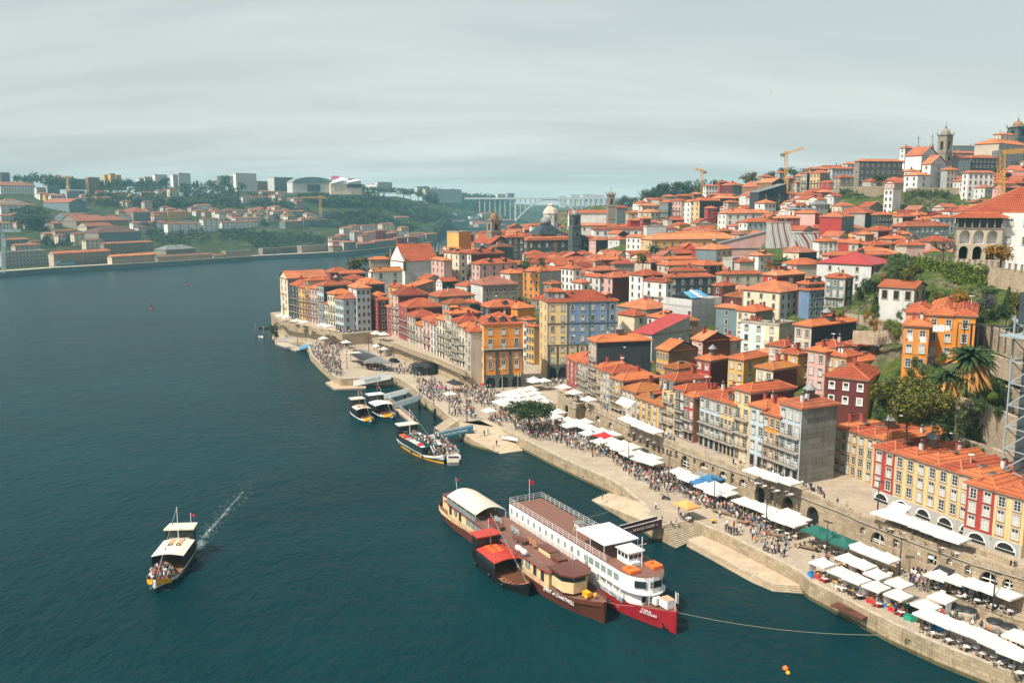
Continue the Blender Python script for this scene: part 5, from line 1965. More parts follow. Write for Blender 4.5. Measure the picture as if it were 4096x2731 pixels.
for iv in range(0,38):
 for iu in range(0,37):
  X,Y=-60+iu*15+FG.uniform(-2,2),215+iv*15+FG.uniform(-2,2)
  a,bq=FG.uniform(9,13.5),FG.uniform(7.5,11)
  th=R(FG.choice((18,26,30,34,44)))
  fl=FG.choice((1,2,2))
  wL=FG.choice(('wh','cr','be','oc','lg','st','be','pk'))
  wR=FG.choice((wL,'dk','mr','gy','be','st'))
  roof=FG.choice(('t_or','t_or','t_lt','t_rd','t_ol','t_pk'))
  rt=FG.choice(('h','h','h','x','y','v'))
  bal='b' if FG.random()<.2 else ''
  if Y>415 or X>Y*.52+8 or X<lerp_tab(Y,SHORE)+30 or inside(X,Y,QPOLY):
   continue
  z=land_height(X,Y)
  if not fits(X,Y,fl,z,5.5)or(iv,iu)in SKIP:
   continue
  ca,sa=math.cos(th),math.sin(th)
  C=Vector((X-(a*ca-bq*sa)/2,Y-(a*sa+bq*ca)/2,z-1.0))
  r=build_house(C,th,bq,a,fl*3+1.5,fl,2 if fl>1 else 1,FG.choice((0,1,2)),wL,wR,roof,rt,bal,Y<300,None,fh=3.0)
  r['cell']=f'{iv},{iu}'
  nfill+=1
nfar=0
FG=random.Random(77)
for iv in range(0,40):
 for iu in range(0,52):
  X,Y=-40+iu*10.5+FG.uniform(-1.5,1.5),405+iv*10.5+FG.uniform(-1.5,1.5)
  a,bq,fl,th=FG.uniform(7.5,11.5),FG.uniform(6.5,9.5),FG.choice((1,2,2)),R(FG.choice((14,22,30,40)))
  wL=FG.choice(('wh','cr','be','lg','wh','st','oc','pk'))
  wR=FG.choice((wL,wL,'dk','mr','be'))
  roof,rt=FG.choice(('t_or','t_or','t_lt','t_lt','t_rd','t_pk')),FG.choice(('h','h','x','y'))
  if X>Y*.6+8 or X<lerp_tab(Y,SHORE)+30:
   continue
  z=land_height(X,Y)
  if z<3 or not fits(X,Y,fl,z,4.0,.3):
   continue
  ca,sa=math.cos(th),math.sin(th)
  plain_house(Vector((X-(a*ca-bq*sa)/2,Y-(a*sa+bq*ca)/2,z-.5)),th,a,bq,fl,wL,wR,roof,rt)
  nfar+=1
o=far_mb.build('old_town_roofs',FMATS)
o['kind']='stuff'
o['label']='mass of small tiled houses packed between the larger ones on the far town hill'
print('filling houses',nfill,nfar)
# --- far bank: warehouses, houses, blocks on the skyline, the arch bridge
tiles('f_or',(.40,.165,.10),.25,2.5)  # orange tile dulled: the haze over the far bank is mixed into its colour
tiles('f_bo',(.66,.21,.095),.1,2.5)
tiles('f_br',(.22,.12,.085),.4,2.5)
tiles('f_rd',(.40,.14,.085),.3,2.5)
FARB='''
A1 412 457 886 945 4 7 be st f_bo x w ; long riverside warehouse with bright orange roof and a teal sign
A1 940 955 911 1335 3 6 be st f_bo x w ; shorter riverside warehouse with bright orange skylit roof
A1 1335 1345 916 1820 3 5 st st f_br x ; old riverside shed with a rusty patched roof
A1 1815 1828 900 1925 2 0 st st f_br x ;
A1 1925 1930 868 2145 3 4 st st gy f x ; roofless stone ruin on the far quay
A1 -60 6 872 392 4 13 gy gy gy f x ; grey concrete building under construction with rows of open windows
A1 120 128 815 335 2 5 be be f_rd h ;
A1 620 632 716 725 4 2 cr cr f_or h ; tall cream house with dark windows above the bright warehouse
A1 725 732 772 882 3 4 cr cr f_br h ;
A1 690 842 708 1200 3 0 st tn f_br h x ; big dark stone warehouse with a broad brown roof
A1 878 890 802 1310 3 0 st st f_rd h x ; long stone warehouse with a pale worn roof
A1 1320 1420 852 1672 2 0 st st slate h x ;
A1 463 470 692 652 3 7 be be f_rd h ;
A1 520 652 606 905 3 0 st st f_rd x x ; stone gabled warehouse with a single small window
A1 400 460 626 532 3 1 st st f_rd h ;
A1 660 742 652 965 2 0 be st f_rd x x ;
A1 780 880 600 1090 2 0 st st f_rd h x ;
A1 460 560 575 760 2 0 tn tn f_br x x ;
A1 760 770 570 885 2 2 be be f_or h ;
A1 1125 1136 622 1428 3 3 wh wh f_rd h ; long white shed with few windows among bare trees
A1 1425 1432 630 1716 4 4 wh wh f_or h x ; blank white warehouse with a line of small square windows
A1 1715 1736 590 1872 5 3 wh wh f_or h ; square white house with a pyramid roof on the far bank
A1 1885 1896 616 2200 3 9 wh wh f_or h ; long white mansion with a small central turret
A1 2000 2010 582 2238 2 5 wh wh f_or h ;
A1 1160 1180 660 1320 2 3 lg lg f_br h ;
A1 918 932 560 1150 2 0 wh wh f_br h x ; white shed with a brown roof on the far slope
A1 1000 1140 530 1300 3 2 st tn f_rd h x ;
A1 1305 1316 536 1428 3 4 oc oc f_or h ; ochre villa with small windows on the far slope
A1 1428 1436 530 1612 3 6 oc oc f_or h ; wider ochre villa with small windows on the far slope
A1 350 588 448 738 4 0 tn tn f_rd y x ; great dark stone warehouse with a lone gable on the far slope
A1 -150 4 474 312 3 6 wh wh f_br h ; white wine lodge with big white letters on its brown roof
A1 -80 2 300 300 5 13 wh wh f_or h ; long white apartment house with rows of balconies
A1 -60 4 190 82 6 4 br tn gy f ; tall brown apartment tower at the frame edge
A1 40 60 285 290 1 0 be be f_br h x ;
A1 1335 1346 346 1440 2 2 cr cr f_or h ;
A1 1440 1450 332 1528 3 3 cr cr f_or h ; yellow villa among trees below the cypress pair
A1 1665 1676 472 1812 2 2 wh wh f_or h ;
A1 2062 2074 400 2292 3 9 wh wh f_or h ; big white villa with two rows of windows on the green slope
A1 1665 1672 520 1742 2 2 wh wh f_or h ;
A1 1740 1746 528 2012 2 8 be be f_or h ;
A1 2010 2016 518 2102 2 2 lg lg f_or h ;
A1 2180 2186 530 2250 2 1 wh wh gy f ;
A1 944 950 368 1112 1 3 be be f_or h ;
A1 1112 1122 372 1200 3 3 wh wh gy f ;
A1 1200 1208 362 1312 3 4 wh tn f_or h ;
A1 428 434 388 532 2 2 wh gy f_or h ;
A1 560 570 345 722 4 5 gy tn gy f ;
A1 395 402 302 508 5 0 gy tn gy f x ;
A1 308 314 320 392 4 4 lg gy gy f ;
A1 668 676 410 802 2 3 wh wh f_or h ;
A1 815 822 412 945 2 2 ye ye f_br h ;
A1 1420 1430 420 1530 2 1 st st f_rd h ;
A1 1590 1600 432 1690 1 1 be be f_or h ;
A1 825 835 355 900 2 2 br br f_rd h ;
A1 0 10 560 110 2 3 be lg f_rd h ;
A1 -40 -10 625 105 3 4 wh wh f_or h ;
A1 45 50 768 255 2 9 tn tn f_rd h ;
A1 262 268 782 342 2 1 be be f_or h ;
A1 370 378 715 465 2 2 be be f_or h ;
A2 205 212 385 292 3 2 wh wh f_or h ;
A2 295 302 420 380 2 2 wh wh f_or h ;
A2 90 98 352 185 2 3 be be f_or h ;
A2 180 196 525 470 2 8 wh be f_or h ; row of small white houses with orange roofs beneath the pines
A2 470 482 545 600 2 3 wh wh f_or h ;
A2 608 616 520 738 3 5 gy gy gy f ; bare concrete frame building beside the far bank crane
A2 250 300 612 450 3 0 tn st f_br h x ;
A2 450 462 600 690 3 0 tn tn f_br h x ;
A2 790 798 668 892 4 3 wh lg f_or h ;
A2 862 870 650 946 3 3 gy lg f_or h ;
A2 945 955 650 1066 3 2 be lg f_or h ;
A2 1115 1130 632 1232 5 3 cr cr f_or h ; cream villa with a hipped roof standing above the pink houses
A2 952 960 732 1022 4 2 pk pk f_or h ;
A2 1000 1010 705 1068 5 0 rd pk f_or h x ;
A2 1062 1072 690 1172 4 3 rd rd f_or h ;
A2 1172 1180 712 1252 3 2 mr rd f_or h ;
A2 1242 1250 700 1352 2 0 pg pg slate f x ;
A2 1345 1358 720 1506 3 5 wh lg f_or h ;
A2 1500 1510 720 1608 4 1 st st f_rd h x ; stone house at the far point of the opposite quay
A2 1055 1068 780 1248 4 4 st st f_rd h ; long stone house along the far quay road
A2 1245 1258 752 1345 5 2 rd rd f_or h ;
A2 1340 1352 745 1430 4 2 be rd f_or h ;
A2 905 915 805 1078 4 4 oc tn f_or h ;
A2 790 800 790 905 5 3 lg tn f_or h ;
A2 695 705 785 792 4 3 wh lg f_or h ;
A2 700 710 825 800 3 3 st st f_rd h ;
A2 690 700 750 790 2 2 be be f_or h ;
A2 880 890 700 960 3 2 lg be f_or h ;
A2 100 108 842 432 2 7 st st gy f x ; roofless walled ruin along the far quay road
A2 430 440 820 697 3 0 st st gy f x ; tall bare stone wall building along the far quay road
A2 1000 1008 588 1135 1 2 be be f_or h ;
A2 1238 1248 575 1388 1 3 be be f_or h ;
A2 1652 1724 612 1862 4 3 wh tn gy f ; white flat roofed block near the distant water
A2 1720 1765 535 1905 3 3 lg tn gy f ;
A2 1862 1885 565 1962 3 1 wh wh gy f ;
A2 1940 1985 545 2058 3 1 wh be f_or h ;
A2 1912 1950 632 2035 3 2 be be f_or h ;
A2 2030 2060 605 2255 4 6 lg tn f_rd h ;
A1 378 384 240 562 6 9 gy tn gy f ;
A1 588 594 245 748 5 8 gy tn gy f ;
A1 745 752 232 850 10 4 br br gy f ; brown tower block with striped balconies on the skyline
A1 888 894 212 940 8 3 oc oc gy f ;
A1 938 944 200 985 10 3 oc oc gy f ; tallest orange brown tower block on the skyline
A1 985 990 212 1036 8 3 oc oc gy f ;
A1 788 794 265 888 5 6 gy gy gy f ;
A1 890 896 268 1082 4 8 gy gy gy f ;
A1 1184 1190 238 1232 8 3 wh wh gy f ;
A1 1230 1236 228 1312 8 5 wh lg gy f ;
A1 1318 1324 208 1430 10 6 wh wh gy f ; broad white tower block on the skyline
A1 1472 1478 208 1522 12 3 wh lg gy f ;
A1 1518 1524 196 1628 12 6 wh wh gy f ; pair of tall white tower blocks near the cypress trees
A1 1162 1168 282 1382 4 9 gy gy gy f ;
A1 1995 2016 196 2192 14 12 wh wh gy f ; tallest white slab block on the far skyline
A1 1850 1856 222 2000 6 6 gy wh gy f ;
A2 148 205 230 365 10 9 lg tn gy f ; pale office block left of the arched hall
A2 60 70 265 150 5 5 gy br gy f ;
A2 680 692 252 798 6 0 lg lg gy f x ;
A2 835 842 242 948 7 6 lg pg gy f ;
A2 860 868 290 982 6 8 tn tn gy f ;
A2 998 1085 290 1092 7 0 wh wh gy f ; white hotel wing with deep balconies on the skyline
A2 1085 1092 272 1215 8 8 wh lg gy f ; grey white hotel block on the skyline
A2 1424 1430 310 1525 7 5 lg wh gy f ;
A2 1490 1500 330 1808 6 14 be lg gy f ; very long apartment block on the skyline above the woods
A2 2110 2118 375 2182 7 4 wh wh gy f ;
A2 2198 2205 368 2260 8 3 gy gy gy f ;
'''
FARTOP=[]
def far_house(line):
 head,_,lab=line.partition(';')
 t=head.split()
 k,xL,xC,yC,xR,fl,nR,wL,wR,roof,rt=t[:11]
 fl,nR=int(fl),int(nR)
 xl,xr=rp(k,float(xL),0)[0],rp(k,float(xR),0)[0]
 xc,yc=rp(k,float(xC),float(yC))
 Y=far_depth(xc,yc)
 if yc<187:
  fl=max(2,int(fl*.62))
 H=fl*3.3+1
 for _ in range(6):
  yb=yc+H/Y*FPX
  Y=.5*Y+.5*far_depth(xc,min(yb,shore_px(xc)-.6))
 if yc<186:
  Y=max(Y,1150)
 C=at(xc,yc,Y)
 th=R(58 if xc<350 else 68)
 dL,dR=Vector((-math.sin(th),math.cos(th),0)),Vector((math.cos(th),math.sin(th),0))
 LL=min(60,max(7,solve_len(C,dL,xl)))
 LR=min(190,max(7,solve_len(C,dR,xr)))
 noun={'h':'house','x':'shed','y':'warehouse','f':'block'}[rt]
 look=look_of(wL,wR,9,9,3,roof.replace('f_','t_'),rt,noun)
 b=build_house(C-Vector((0,0,H)),th,LL,LR,H,fl,1 if rt=='h' and 'x' not in t[11:]else 0,nR,wL,wR,roof,rt,'x' if 'x' in t[11:]else '',False,lab.strip()or None,'far_house' if rt=='h' else 'warehouse' if rt in 'xy' else 'apartment_block',3.3,'far','far',{'h':'house','x':'warehouse','y':'warehouse','f':'building'}[rt],look='far bank '+look)
 return b,LL,LR,H,C
ALLF=[]
nfoot=len(FOOT)
for ln in FARB.strip().split('\n'):
 ALLF.append(far_house(ln))
LG=random.Random(31)
for k,poly,n in(('A1',[(320,360),(900,380),(1300,400),(1300,450),(760,440),(320,410)],14),('A1',[(0,520),(380,540),(420,640),(150,640),(0,620)],5),('A1',[(1630,480),(2060,480),(2352,560),(2352,640),(1900,560),(1640,540)],13),('A1',[(900,520),(1300,480),(1650,470),(1650,500),(1300,580)],9),('A1',[(420,700),(620,690),(620,760),(440,770)],3),('A2',[(0,480),(200,480),(600,560),(760,600),(760,640),(200,560),(0,540)],18),('A2',[(780,640),(1250,640),(1500,720),(1560,790),(1250,860),(800,870),(700,800)],24),('A2',[(100,340),(300,360),(420,440),(300,440),(100,400)],6),('A2',[(1650,560),(2250,580),(2250,640),(1700,640)],8)):
 got=0
 P=[(x,y)for x,y in poly]
 while got<n:
  x,y=LG.uniform(min(p[0]for p in P),max(p[0]for p in P)),LG.uniform(min(p[1]for p in P),max(p[1]for p in P))
  if not inside(x,y,P):
   continue
  got+=1
  w=LG.uniform(45,85)
  cw=LG.choice(('wh','wh','lg','cr','be','pk','oc','st'))
  far_house(f"{k} {x:.0f} {x + 8:.0f} {y:.0f} {x + w:.0f} {LG.choice((2, 2, 3))} {LG.choice((2, 3))} {cw} {LG.choice((cw, 'lg', 'be'))} {LG.choice(('f_or', 'f_or', 'f_rd', 'f_br'))} h ;")
del FOOT[nfoot:]
for i in(0,1):
 b,LL,LR,H,C=ALLF[i]
 ro=[o for o in b.children if o.name.startswith('roof')][0]
 for j in range(9-2*i):
  x=LR*(j+.8)/(9-2*i+.6)
  q=MB()
  q.face([(x-.9,1.2,1.2*.4245+.15),(x+.9,1.2,1.2*.4245+.15),(x+.9,LL/2-.8,(LL/2-.8)*.4245+.15),(x-.9,LL/2-.8,(LL/2-.8)*.4245+.15)],0)
  q.build('skylight',['slate'],ro)
b,LL,LR,H,C=ALLF[0]
q=MB()
q.box((LR*.19,-.3,4.2),(LR*.30,.2,6.5),0)
sg=q.build('sign',['teal_cloth'],b)
q=MB()
q.box((LR*.06,-.36,4.2),(LR*.09,.2,6.5),0)
q.build('sign',['bl'],b)
letters('SANJOSE',3.1,'white','lettering',sg,(LR*.225,-.45,4.9),(math.pi/2,0,0),.02)
letters('CONSTRUCTORA',1.3,'white','lettering',sg,(LR*.225,-.45,2.7),(math.pi/2,0,0),.02)
q=MB()
q.lathe([(1.5,0),(1.5,.1)],n=16,m=0)
q.lathe([(.85,.1),(.85,.14)],n=16,m=1)
q.build('emblem',['teal_cloth','bl'],sg,(LR*.06,-.48,4.2)).rotation_euler=(math.pi/2,0,0)
lod=next(x for x in ALLF if x[0].get('label','').startswith('white wine lodge'))
b,LL,LR,H,C=lod
ro=[o for o in b.children if o.name.startswith('roof')][0]
letters("GRAHAM'S",LR*.145,'white','lettering',ro,(LR*.26,2.2,3.2),(R(75),0,0),.15)
p=at(*rp('A2',365,345),1330)
ah=thing('exhibition_hall','long hall with a low arched glass roof on the far skyline','building',p,R(30))
q=MB()
Lh=62
q.box((Lh/2,14,4),(Lh,28,14),0)
q.build('wall',['lg'],ah)
q=MB()
for i in range(16):
 a0,a1=math.pi*i/16,math.pi*(i+1)/16
 z=lambda a:11+9*math.sin(a)
 q.face([(Lh/2-Lh/2*math.cos(a0),-1,z(a0)),(Lh/2-Lh/2*math.cos(a1),-1,z(a1)),(Lh/2-Lh/2*math.cos(a1),30,z(a1)),(Lh/2-Lh/2*math.cos(a0),30,z(a0))],0,None,True)
 q.face([(Lh/2-Lh/2*math.cos(a0),-1,11),(Lh/2-Lh/2*math.cos(a1),-1,11),(Lh/2-Lh/2*math.cos(a1),-1,z(a1)),(Lh/2-Lh/2*math.cos(a0),-1,z(a0))],1)
q.build('roof',['lead','tn'],ah)
q=MB()
q.box((Lh*.5,-2,4),(Lh*.3,2,10),0)
q.build('entrance',['glass_far'],ah)
p=at(*rp('A2',690,355),1350)
ml=thing('shopping_mall','low mall with slanting pale roofs under a pink billboard','building',p,R(25))
q=MB()
q.box((24,15,4),(48,30,16),0)
q.build('wall',['cr'],ml)
q=MB()
q.face([(0,-2,12),(26,-2,19),(26,30,22),(0,30,14)],0)
q.face([(20,-3,12.5),(48,-3,18),(48,30,20),(20,30,14)],0)
q.build('roof',['white'],ml)
q=MB()
q.box((36,-.6,9),(22,.8,5),0)
q.build('glass_front',['glass_far'],ml)
p=at(*rp('A2',696,246),1480)
plain('bill_pink',(.62,.12,.25),.6)
bb_=thing('billboard','pink and white billboard on a roof of the far skyline','billboard',p,R(8))
q=MB()
q.box((8,0,2.5),(16,.6,5),0)
q.box((14,0,2.5),(3.4,.7,5.1),1)
q.build('board',['bill_pink','white'],bb_)
q=MB()
for x in(2,14):
 q.bar((x,.3,-8),(x,.3,0),.3,0)
q.build('post',['lead'],bb_)
qm=MB()
for a in range(-120,438,6):
 p,q_=onz(a,shore_px(a),0),onz(a+6,shore_px(a+6),0)
 d=(q_-p).normalized()
 nn=Vector((-d.y,d.x,0))
 qm.face([(p.x,p.y,-2),(q_.x,q_.y,-2),(q_.x,q_.y,4.0),(p.x,p.y,4.0)],0)
 p2,q2=p+nn*13,q_+nn*13
 qm.face([(p.x,p.y,4.0),(q_.x,q_.y,4.0),(q2.x,q2.y,4.2),(p2.x,p2.y,4.2)],1)
 qm.box(((p.x+q_.x)/2,(p.y+q_.y)/2,4.3),((q_-p).length,.9,.8),1,math.atan2(d.y,d.x))
qm.build('far_quay',['tn','cr'])['kind']='structure'
plain('bridge_concrete',(.40,.42,.42),.8)
YB=2350
bp=at(500,199.5,YB)
bg_=thing('arch_bridge','long concrete arch bridge across the distant river','bridge',(bp.x,bp.y,0),R(0))
sx=YB/FPX
zd=at(512,198.2,YB).z
q=MB()
q.box((60*sx,0,zd),(190*sx,26,4.5),0)
q.build('deck',['bridge_concrete'],bg_)
q=MB()
ax0,ax1=15*sx,83*sx
n=24
zarch=lambda t:8+(zd-5-8)*(1-(2*t-1)**2)
for s in(-9,9):
 for i in range(n):
  t0,t1=i/n,(i+1)/n
  x0,x1,z0,z1=ax0+(ax1-ax0)*t0,ax0+(ax1-ax0)*t1,zarch(t0),zarch(t1)
  q.face([(x0,s-3,z0),(x1,s-3,z1),(x1,s-3,z1+5),(x0,s-3,z0+5)],0)
  q.face([(x0,s-3,z0+5),(x1,s-3,z1+5),(x1,s+3,z1+5),(x0,s+3,z0+5)],0)
  q.face([(x0,s+3,z0),(x0,s-3,z0),(x1,s-3,z1),(x1,s+3,z1)][::-1],0)
q.build('arch',['bridge_concrete'],bg_)
for i in range(34):
 x=-20*sx+i*5.0*sx
 t=(x-ax0)/(ax1-ax0)
 zb=zarch(t)+4 if 0<t<1 else 5
 if zd-3-zb<2:
  continue
 q=MB()
 w=5 if abs(x-ax0)<2.6*sx or abs(x-ax1)<2.6*sx else 2.2
 q.box((x,0,(zb+zd-2)/2),(w,20,zd-2-zb),0)
 q.build('pier',['bridge_concrete'],bg_)
for i,(x0,x1,y0)in enumerate(((571,580,194.5),(583,595,194),(596,604,195),(500,505,193.8),(507,513,193.2),(560,566,196))):
 p=at(x0,y0,2900)
 w=(x1-x0)/FPX*2900
 C=Vector((p.x,p.y,p.z-30))
 o=build_house(C,R(8),14,w,30,7,0,4,'lg','lg','gy','f','x',False,None,'apartment_block',3.8,'far','far','building',look='faint pale block beyond the arch bridge')
del FOOT[nfoot:]
crane('A1',576,340,215,590,232,478,217,1180,'crane_yellow','thin tower crane on the far skyline above grey blocks',2.2)
crane('A1',28,1015,690,0,690,178,688,745,'crane_grey','blue grey tower crane beside the building under construction',2.2)
crane('A2',601,520,385,640,402,425,402,1120,'crane_yellow','orange tower crane on the wooded far slope',2.0)
# --- boats
for nm,c,r in(('paint_white',(.70,.69,.67),.45),('paint_red',(.36,.02,.03),.35),('paint_black',(.012,.012,.014),.35),('paint_brown',(.115,.035,.022),.35),('paint_cream',(.68,.49,.27),.5),('deck_brown',(.175,.082,.058),.75),('deck_tan',(.42,.30,.20),.8),('roof_red',(.42,.045,.03),.5),('roof_cream',(.62,.54,.43),.7),('boat_green',(.01,.07,.065),.4),('boat_yellow',(.80,.36,.01),.45),('life_orange',(.80,.16,.03),.6),('rail_white',(.78,.77,.74),.4),('cloth_red',(.62,.02,.03),.7),('bench_wood',(.28,.13,.07),.7),('tint_glass',(.02,.035,.035),.08),('pale_glass',(.20,.26,.24),.15),('blue_panel',(.02,.12,.18),.5),('maroon_panel',(.07,.025,.04),.5),('steel_green',(.30,.36,.36),.6),('rope',(.45,.40,.25),.9),('flag_green',(.02,.22,.06),.7)):
 plain(nm,c,r,.1,.7)
def hull(stations,bands,deck,bul=.0,zb=-1.0):
 """stations: (x, half width at water, half width at rail, rail height); bands: (height up to, material)"""
 m=MB()
 P=[]
 zmax=[s[3]for s in stations]
 for x,hw,hd,zd in stations:
  row=[]
  zs=[zb,0]+[min(b[0],zd)for b in bands[:-1]]+[zd]
  for z in zs:
   t=max(0,z)/zd
   row.append((hw+(hd-hw)*t if z>=0 else hw*.8,z))
  P.append((x,row))
 nb=len(P[0][1])
 mats=[bands[0][1]]+[b[1]for b in bands]
 for s in(-1,1):
  for(xa,A),(xb,B)in zip(P,P[1:]):
   for k in range(nb-1):
    q=[(xa,s*A[k][0],A[k][1]),(xb,s*B[k][0],B[k][1]),(xb,s*B[k+1][0],B[k+1][1]),(xa,s*A[k+1][0],A[k+1][1])]
    m.face(q if s<0 else q[::-1],mats[k],None,True)
 for(x,A),f in((P[0],1),(P[-1],-1)):
  for k in range(nb-1):
   q=[(x,-A[k][0],A[k][1]),(x,A[k][0],A[k][1]),(x,A[k+1][0],A[k+1][1]),(x,-A[k+1][0],A[k+1][1])]
   m.face(q[::-1]if f>0 else q,mats[k])
 for(xa,A),(xb,B)in zip(P,P[1:]):
  a,b=A[-1],B[-1]
  za,zb_=a[1]-bul,b[1]-bul
  m.face([(xa,-a[0]*.97,za),(xb,-b[0]*.97,zb_),(xb,b[0]*.97,zb_),(xa,a[0]*.97,za)],deck)
  if bul:
   for s in(-1,1):
    m.face([(xa,s*a[0]*.97,za),(xb,s*b[0]*.97,zb_),(xb,s*b[0],b[1]),(xa,s*a[0],a[1])],mats[-1])
 return m
def railing(path,h,name,parent,mat='rail_white',rows=3,gap=1.6,r=.03):
 m=MB()
 P=[Vector(p)for p in path]
 for a,b in zip(P,P[1:]):
  L=(b-a).length
  n=max(1,int(L/gap))
  for i in range(n+1):
   p=a+(b-a)*(i/n)
   m.bar(p,p+Vector((0,0,h)),r,0,4)
  for k in range(rows):
   z=Vector((0,0,h*(k+1)/rows))
   m.bar(a+z,b+z,r*.8,0,4)
 return m.build(name,[mat],parent)
def raft(parent,loc,mat='life_orange',rz=0.0,s=1.0,name='life_raft'):
 m=MB()
 for x,y,dx,dy in((0,.55,1.7,.35),(0,-.55,1.7,.35),(.7,0,.35,.8),(-.7,0,.35,.8)):
  m.box((x,y,.2),(dx,dy,.36),0)
 m.box((0,0,.1),(1.2,.8,.08),0)
 return put(name,m.mesh(name,[mat]),parent,loc,rz,(s,s,s))
def flag(parent,base,h,mat,fl=(1.1,.7),lean=(0,0),pole='rail_white',name='flagpole'):
 m=MB()
 b=Vector(base)
 t=b+Vector((lean[0],lean[1],h))
 m.bar(b,t,.045,0)
 o=m.build(name,[pole],parent)
 q=MB()
 n=5
 for i in range(n):
  f=lambda u:(t.x+.1*math.sin(u*7),t.y+fl[0]*u,-.25*u)
  u0,u1=i/n,(i+1)/n
  a,c=f(u0),f(u1)
  q.face([(a[0],a[1],t.z-.1+a[2]),(c[0],c[1],t.z-.1+c[2]),(c[0],c[1],t.z-.1-fl[1]+c[2]),(a[0],a[1],t.z-.1-fl[1]+a[2])],0)
 q.build('flag',[mat],o)
 return o
def boat(name,label,stern,bow,group=None):
 d=bow-stern
 return thing(name,label,'boat',(stern.x,stern.y,0),math.atan2(d.y,d.x),group)
def winrow(parent,xs,y,z,w,h,glass='tint_glass',frame=None,name='window',face=-1):
 """windows on a side wall at y"""
 for x in xs:
  m=MB()
  m.box((x,y,z),(w+.16,.06,h+.16),0)
  m.box((x,y+face*.03,z),(w,.06,h),1)
  m.build(name,[frame or 'rail_white',glass],parent)
  # --- white cruise ship
ws=boat('cruise_ship','white river cruise ship with red bow and a brown sun deck',Vector((2.4,161,0)),Vector((23.7,122,0)))
st=[(0,3.2,3.5,7),(.4,3.4,3.5,7),(28,3.5,3.5,7)]
h_=hull([(0,2.6,3.3,2.3),(1.2,3.3,3.5,2.2),(28,3.5,3.5,2.2),(30,3.48,3.55,2.25)],[(.2,1),(2.0,0),(9,2)],3,.35)
h_.build('hull',['paint_white','paint_black','paint_white','deck_brown'],ws)
q=hull([(30,3.48,3.55,2.25),(33,3.3,3.6,2.3),(37,2.5,3.3,2.6),(40.5,1.4,2.4,3.0),(43,.35,1.2,3.4),(44.6,.05,.12,3.6)],[(.1,1),(2.15,0),(9,2)],3,.35)
q.build('bow',['paint_red','paint_black','paint_red','deck_brown'],ws)
m=MB()
fx,nseg=38.4,8
out=[(.25,-3.45),(35.5,-3.45)]+[(35.5+4.2*math.sin(a),-3.45*math.cos(a))for a in[math.pi*(i+1)/(nseg+1)for i in range(nseg)]]+[(35.5,3.45),(.25,3.45)]
m.prism(out,4.45,6.9,0,1)
m.build('upper_deckhouse',['paint_white','deck_brown'],ws)
m=MB()
m.prism([(.3,-3.4),(29,-3.4),(29,-2.6),(37,-2.6),(38.6,-1.6),(38.6,1.6),(37,2.6),(29,2.6),(29,3.4),(.3,3.4)],2.0,4.45,0)
m.build('lower_deckhouse',['paint_white'],ws)
m=MB()
m.prism([(29,-3.5),(35.6,-3.5)]+[(35.6+4.6*math.sin(a),-3.5*math.cos(a))for a in[math.pi*(i+1)/9 for i in range(8)]]+[(35.6,3.5),(29,3.5)],4.3,4.5,0)
m.build('deck_edge',['paint_white'],ws)
m=MB()
for x in(30,31.8,33.6,35.4):
 m.box((x,-3.4,3.35),(.2,.12,2.2),0)
m.box((32.5,-3.42,2.75),(7,.08,1.1),0)
m.build('side_gallery',['paint_white'],ws)
winrow(ws,[1.3+2.05*i for i in range(13)],-3.47,5.75,.62,.95,'pale_glass')
winrow(ws,[27.6,29.3,31.0,32.7,34.4],-3.47,5.8,1.25,1.05,'pale_glass')
winrow(ws,[1.8+2.6*i for i in range(10)],-3.42,3.4,1.2,.6,'tint_glass')
m=MB()
m.box((26.2,-3.47,5.35),(.9,.05,1.9),0)
m.build('door',['pale_glass'],ws)
for a,w in((math.pi*.28,1.7),(math.pi*.5,1.9),(math.pi*.72,1.7)):
 cx_,cy_=35.5+4.2*math.sin(a),-3.45*math.cos(a)
 m=MB()
 m.box((0,0,0),(w,.22,1.0),0)
 o=m.build('window',['tint_glass'],ws,(cx_,cy_,5.85))
 o.rotation_euler=(0,0,math.atan2(3.45*math.sin(a),4.2*math.cos(a)))
for y in(-1.4,0.2,1.6):
 m=MB()
 m.box((38.63,y,3.3),(.06,.8,.9),0)
 m.build('window',['tint_glass'],ws)
for x,hw in((31.3,3.42),(32.6,3.36),(34.6,3.1),(35.9,2.8),(37.6,2.35),(38.6,2.05)):
 m=MB()
 m.lathe([(.24,0),(.24,.08)],n=12,m=0)
 m.lathe([(.15,.08),(.15,.1)],n=12,m=1)
 o=m.build('porthole',['rail_white','pale_glass'],ws,(x,-hw-.08,1.15))
 o.rotation_euler=(math.pi/2,0,0)
railing([(24,-3.4,6.95),(.3,-3.4,6.95),(.3,3.4,6.95),(31,3.4,6.95)],1.05,'deck_railing',ws)
railing([(24,-3.4,6.95),(31.5,-3.4,6.95)],1.05,'deck_railing',ws)
railing([(18.5,-1.0,6.95),(18.5,2.8,6.95)],1.0,'deck_railing',ws)
m=MB()
m.box((26.8,0,9.35),(8.2,6.6,.14),0)
for x in(22.9,26.8,30.7):
 for y in(-3.2,3.2):
  m.bar((x,y,6.9),(x,y,9.3),.05,1)
m.build('sun_canopy',['white','rail_white'],ws)
m=MB()
m.box((32.6,.3,7.8),(3.0,2.6,1.9),0)
m.box((32.6,.3,8.83),(3.5,3.1,.16),0)
wh=m.build('wheelhouse',['paint_white'],ws)
for y in(-.55,.3,1.15):
 m=MB()
 m.box((34.13,y,8.15),(.06,.7,.62),0)
 m.build('window',['tint_glass'],wh)
for x in(31.7,32.6,33.5):
 m=MB()
 m.box((x,-1.03,8.15),(.65,.06,.62),0)
 m.build('window',['tint_glass'],wh)
raft(ws,(36.2,-2.0,6.95),s=1.25)
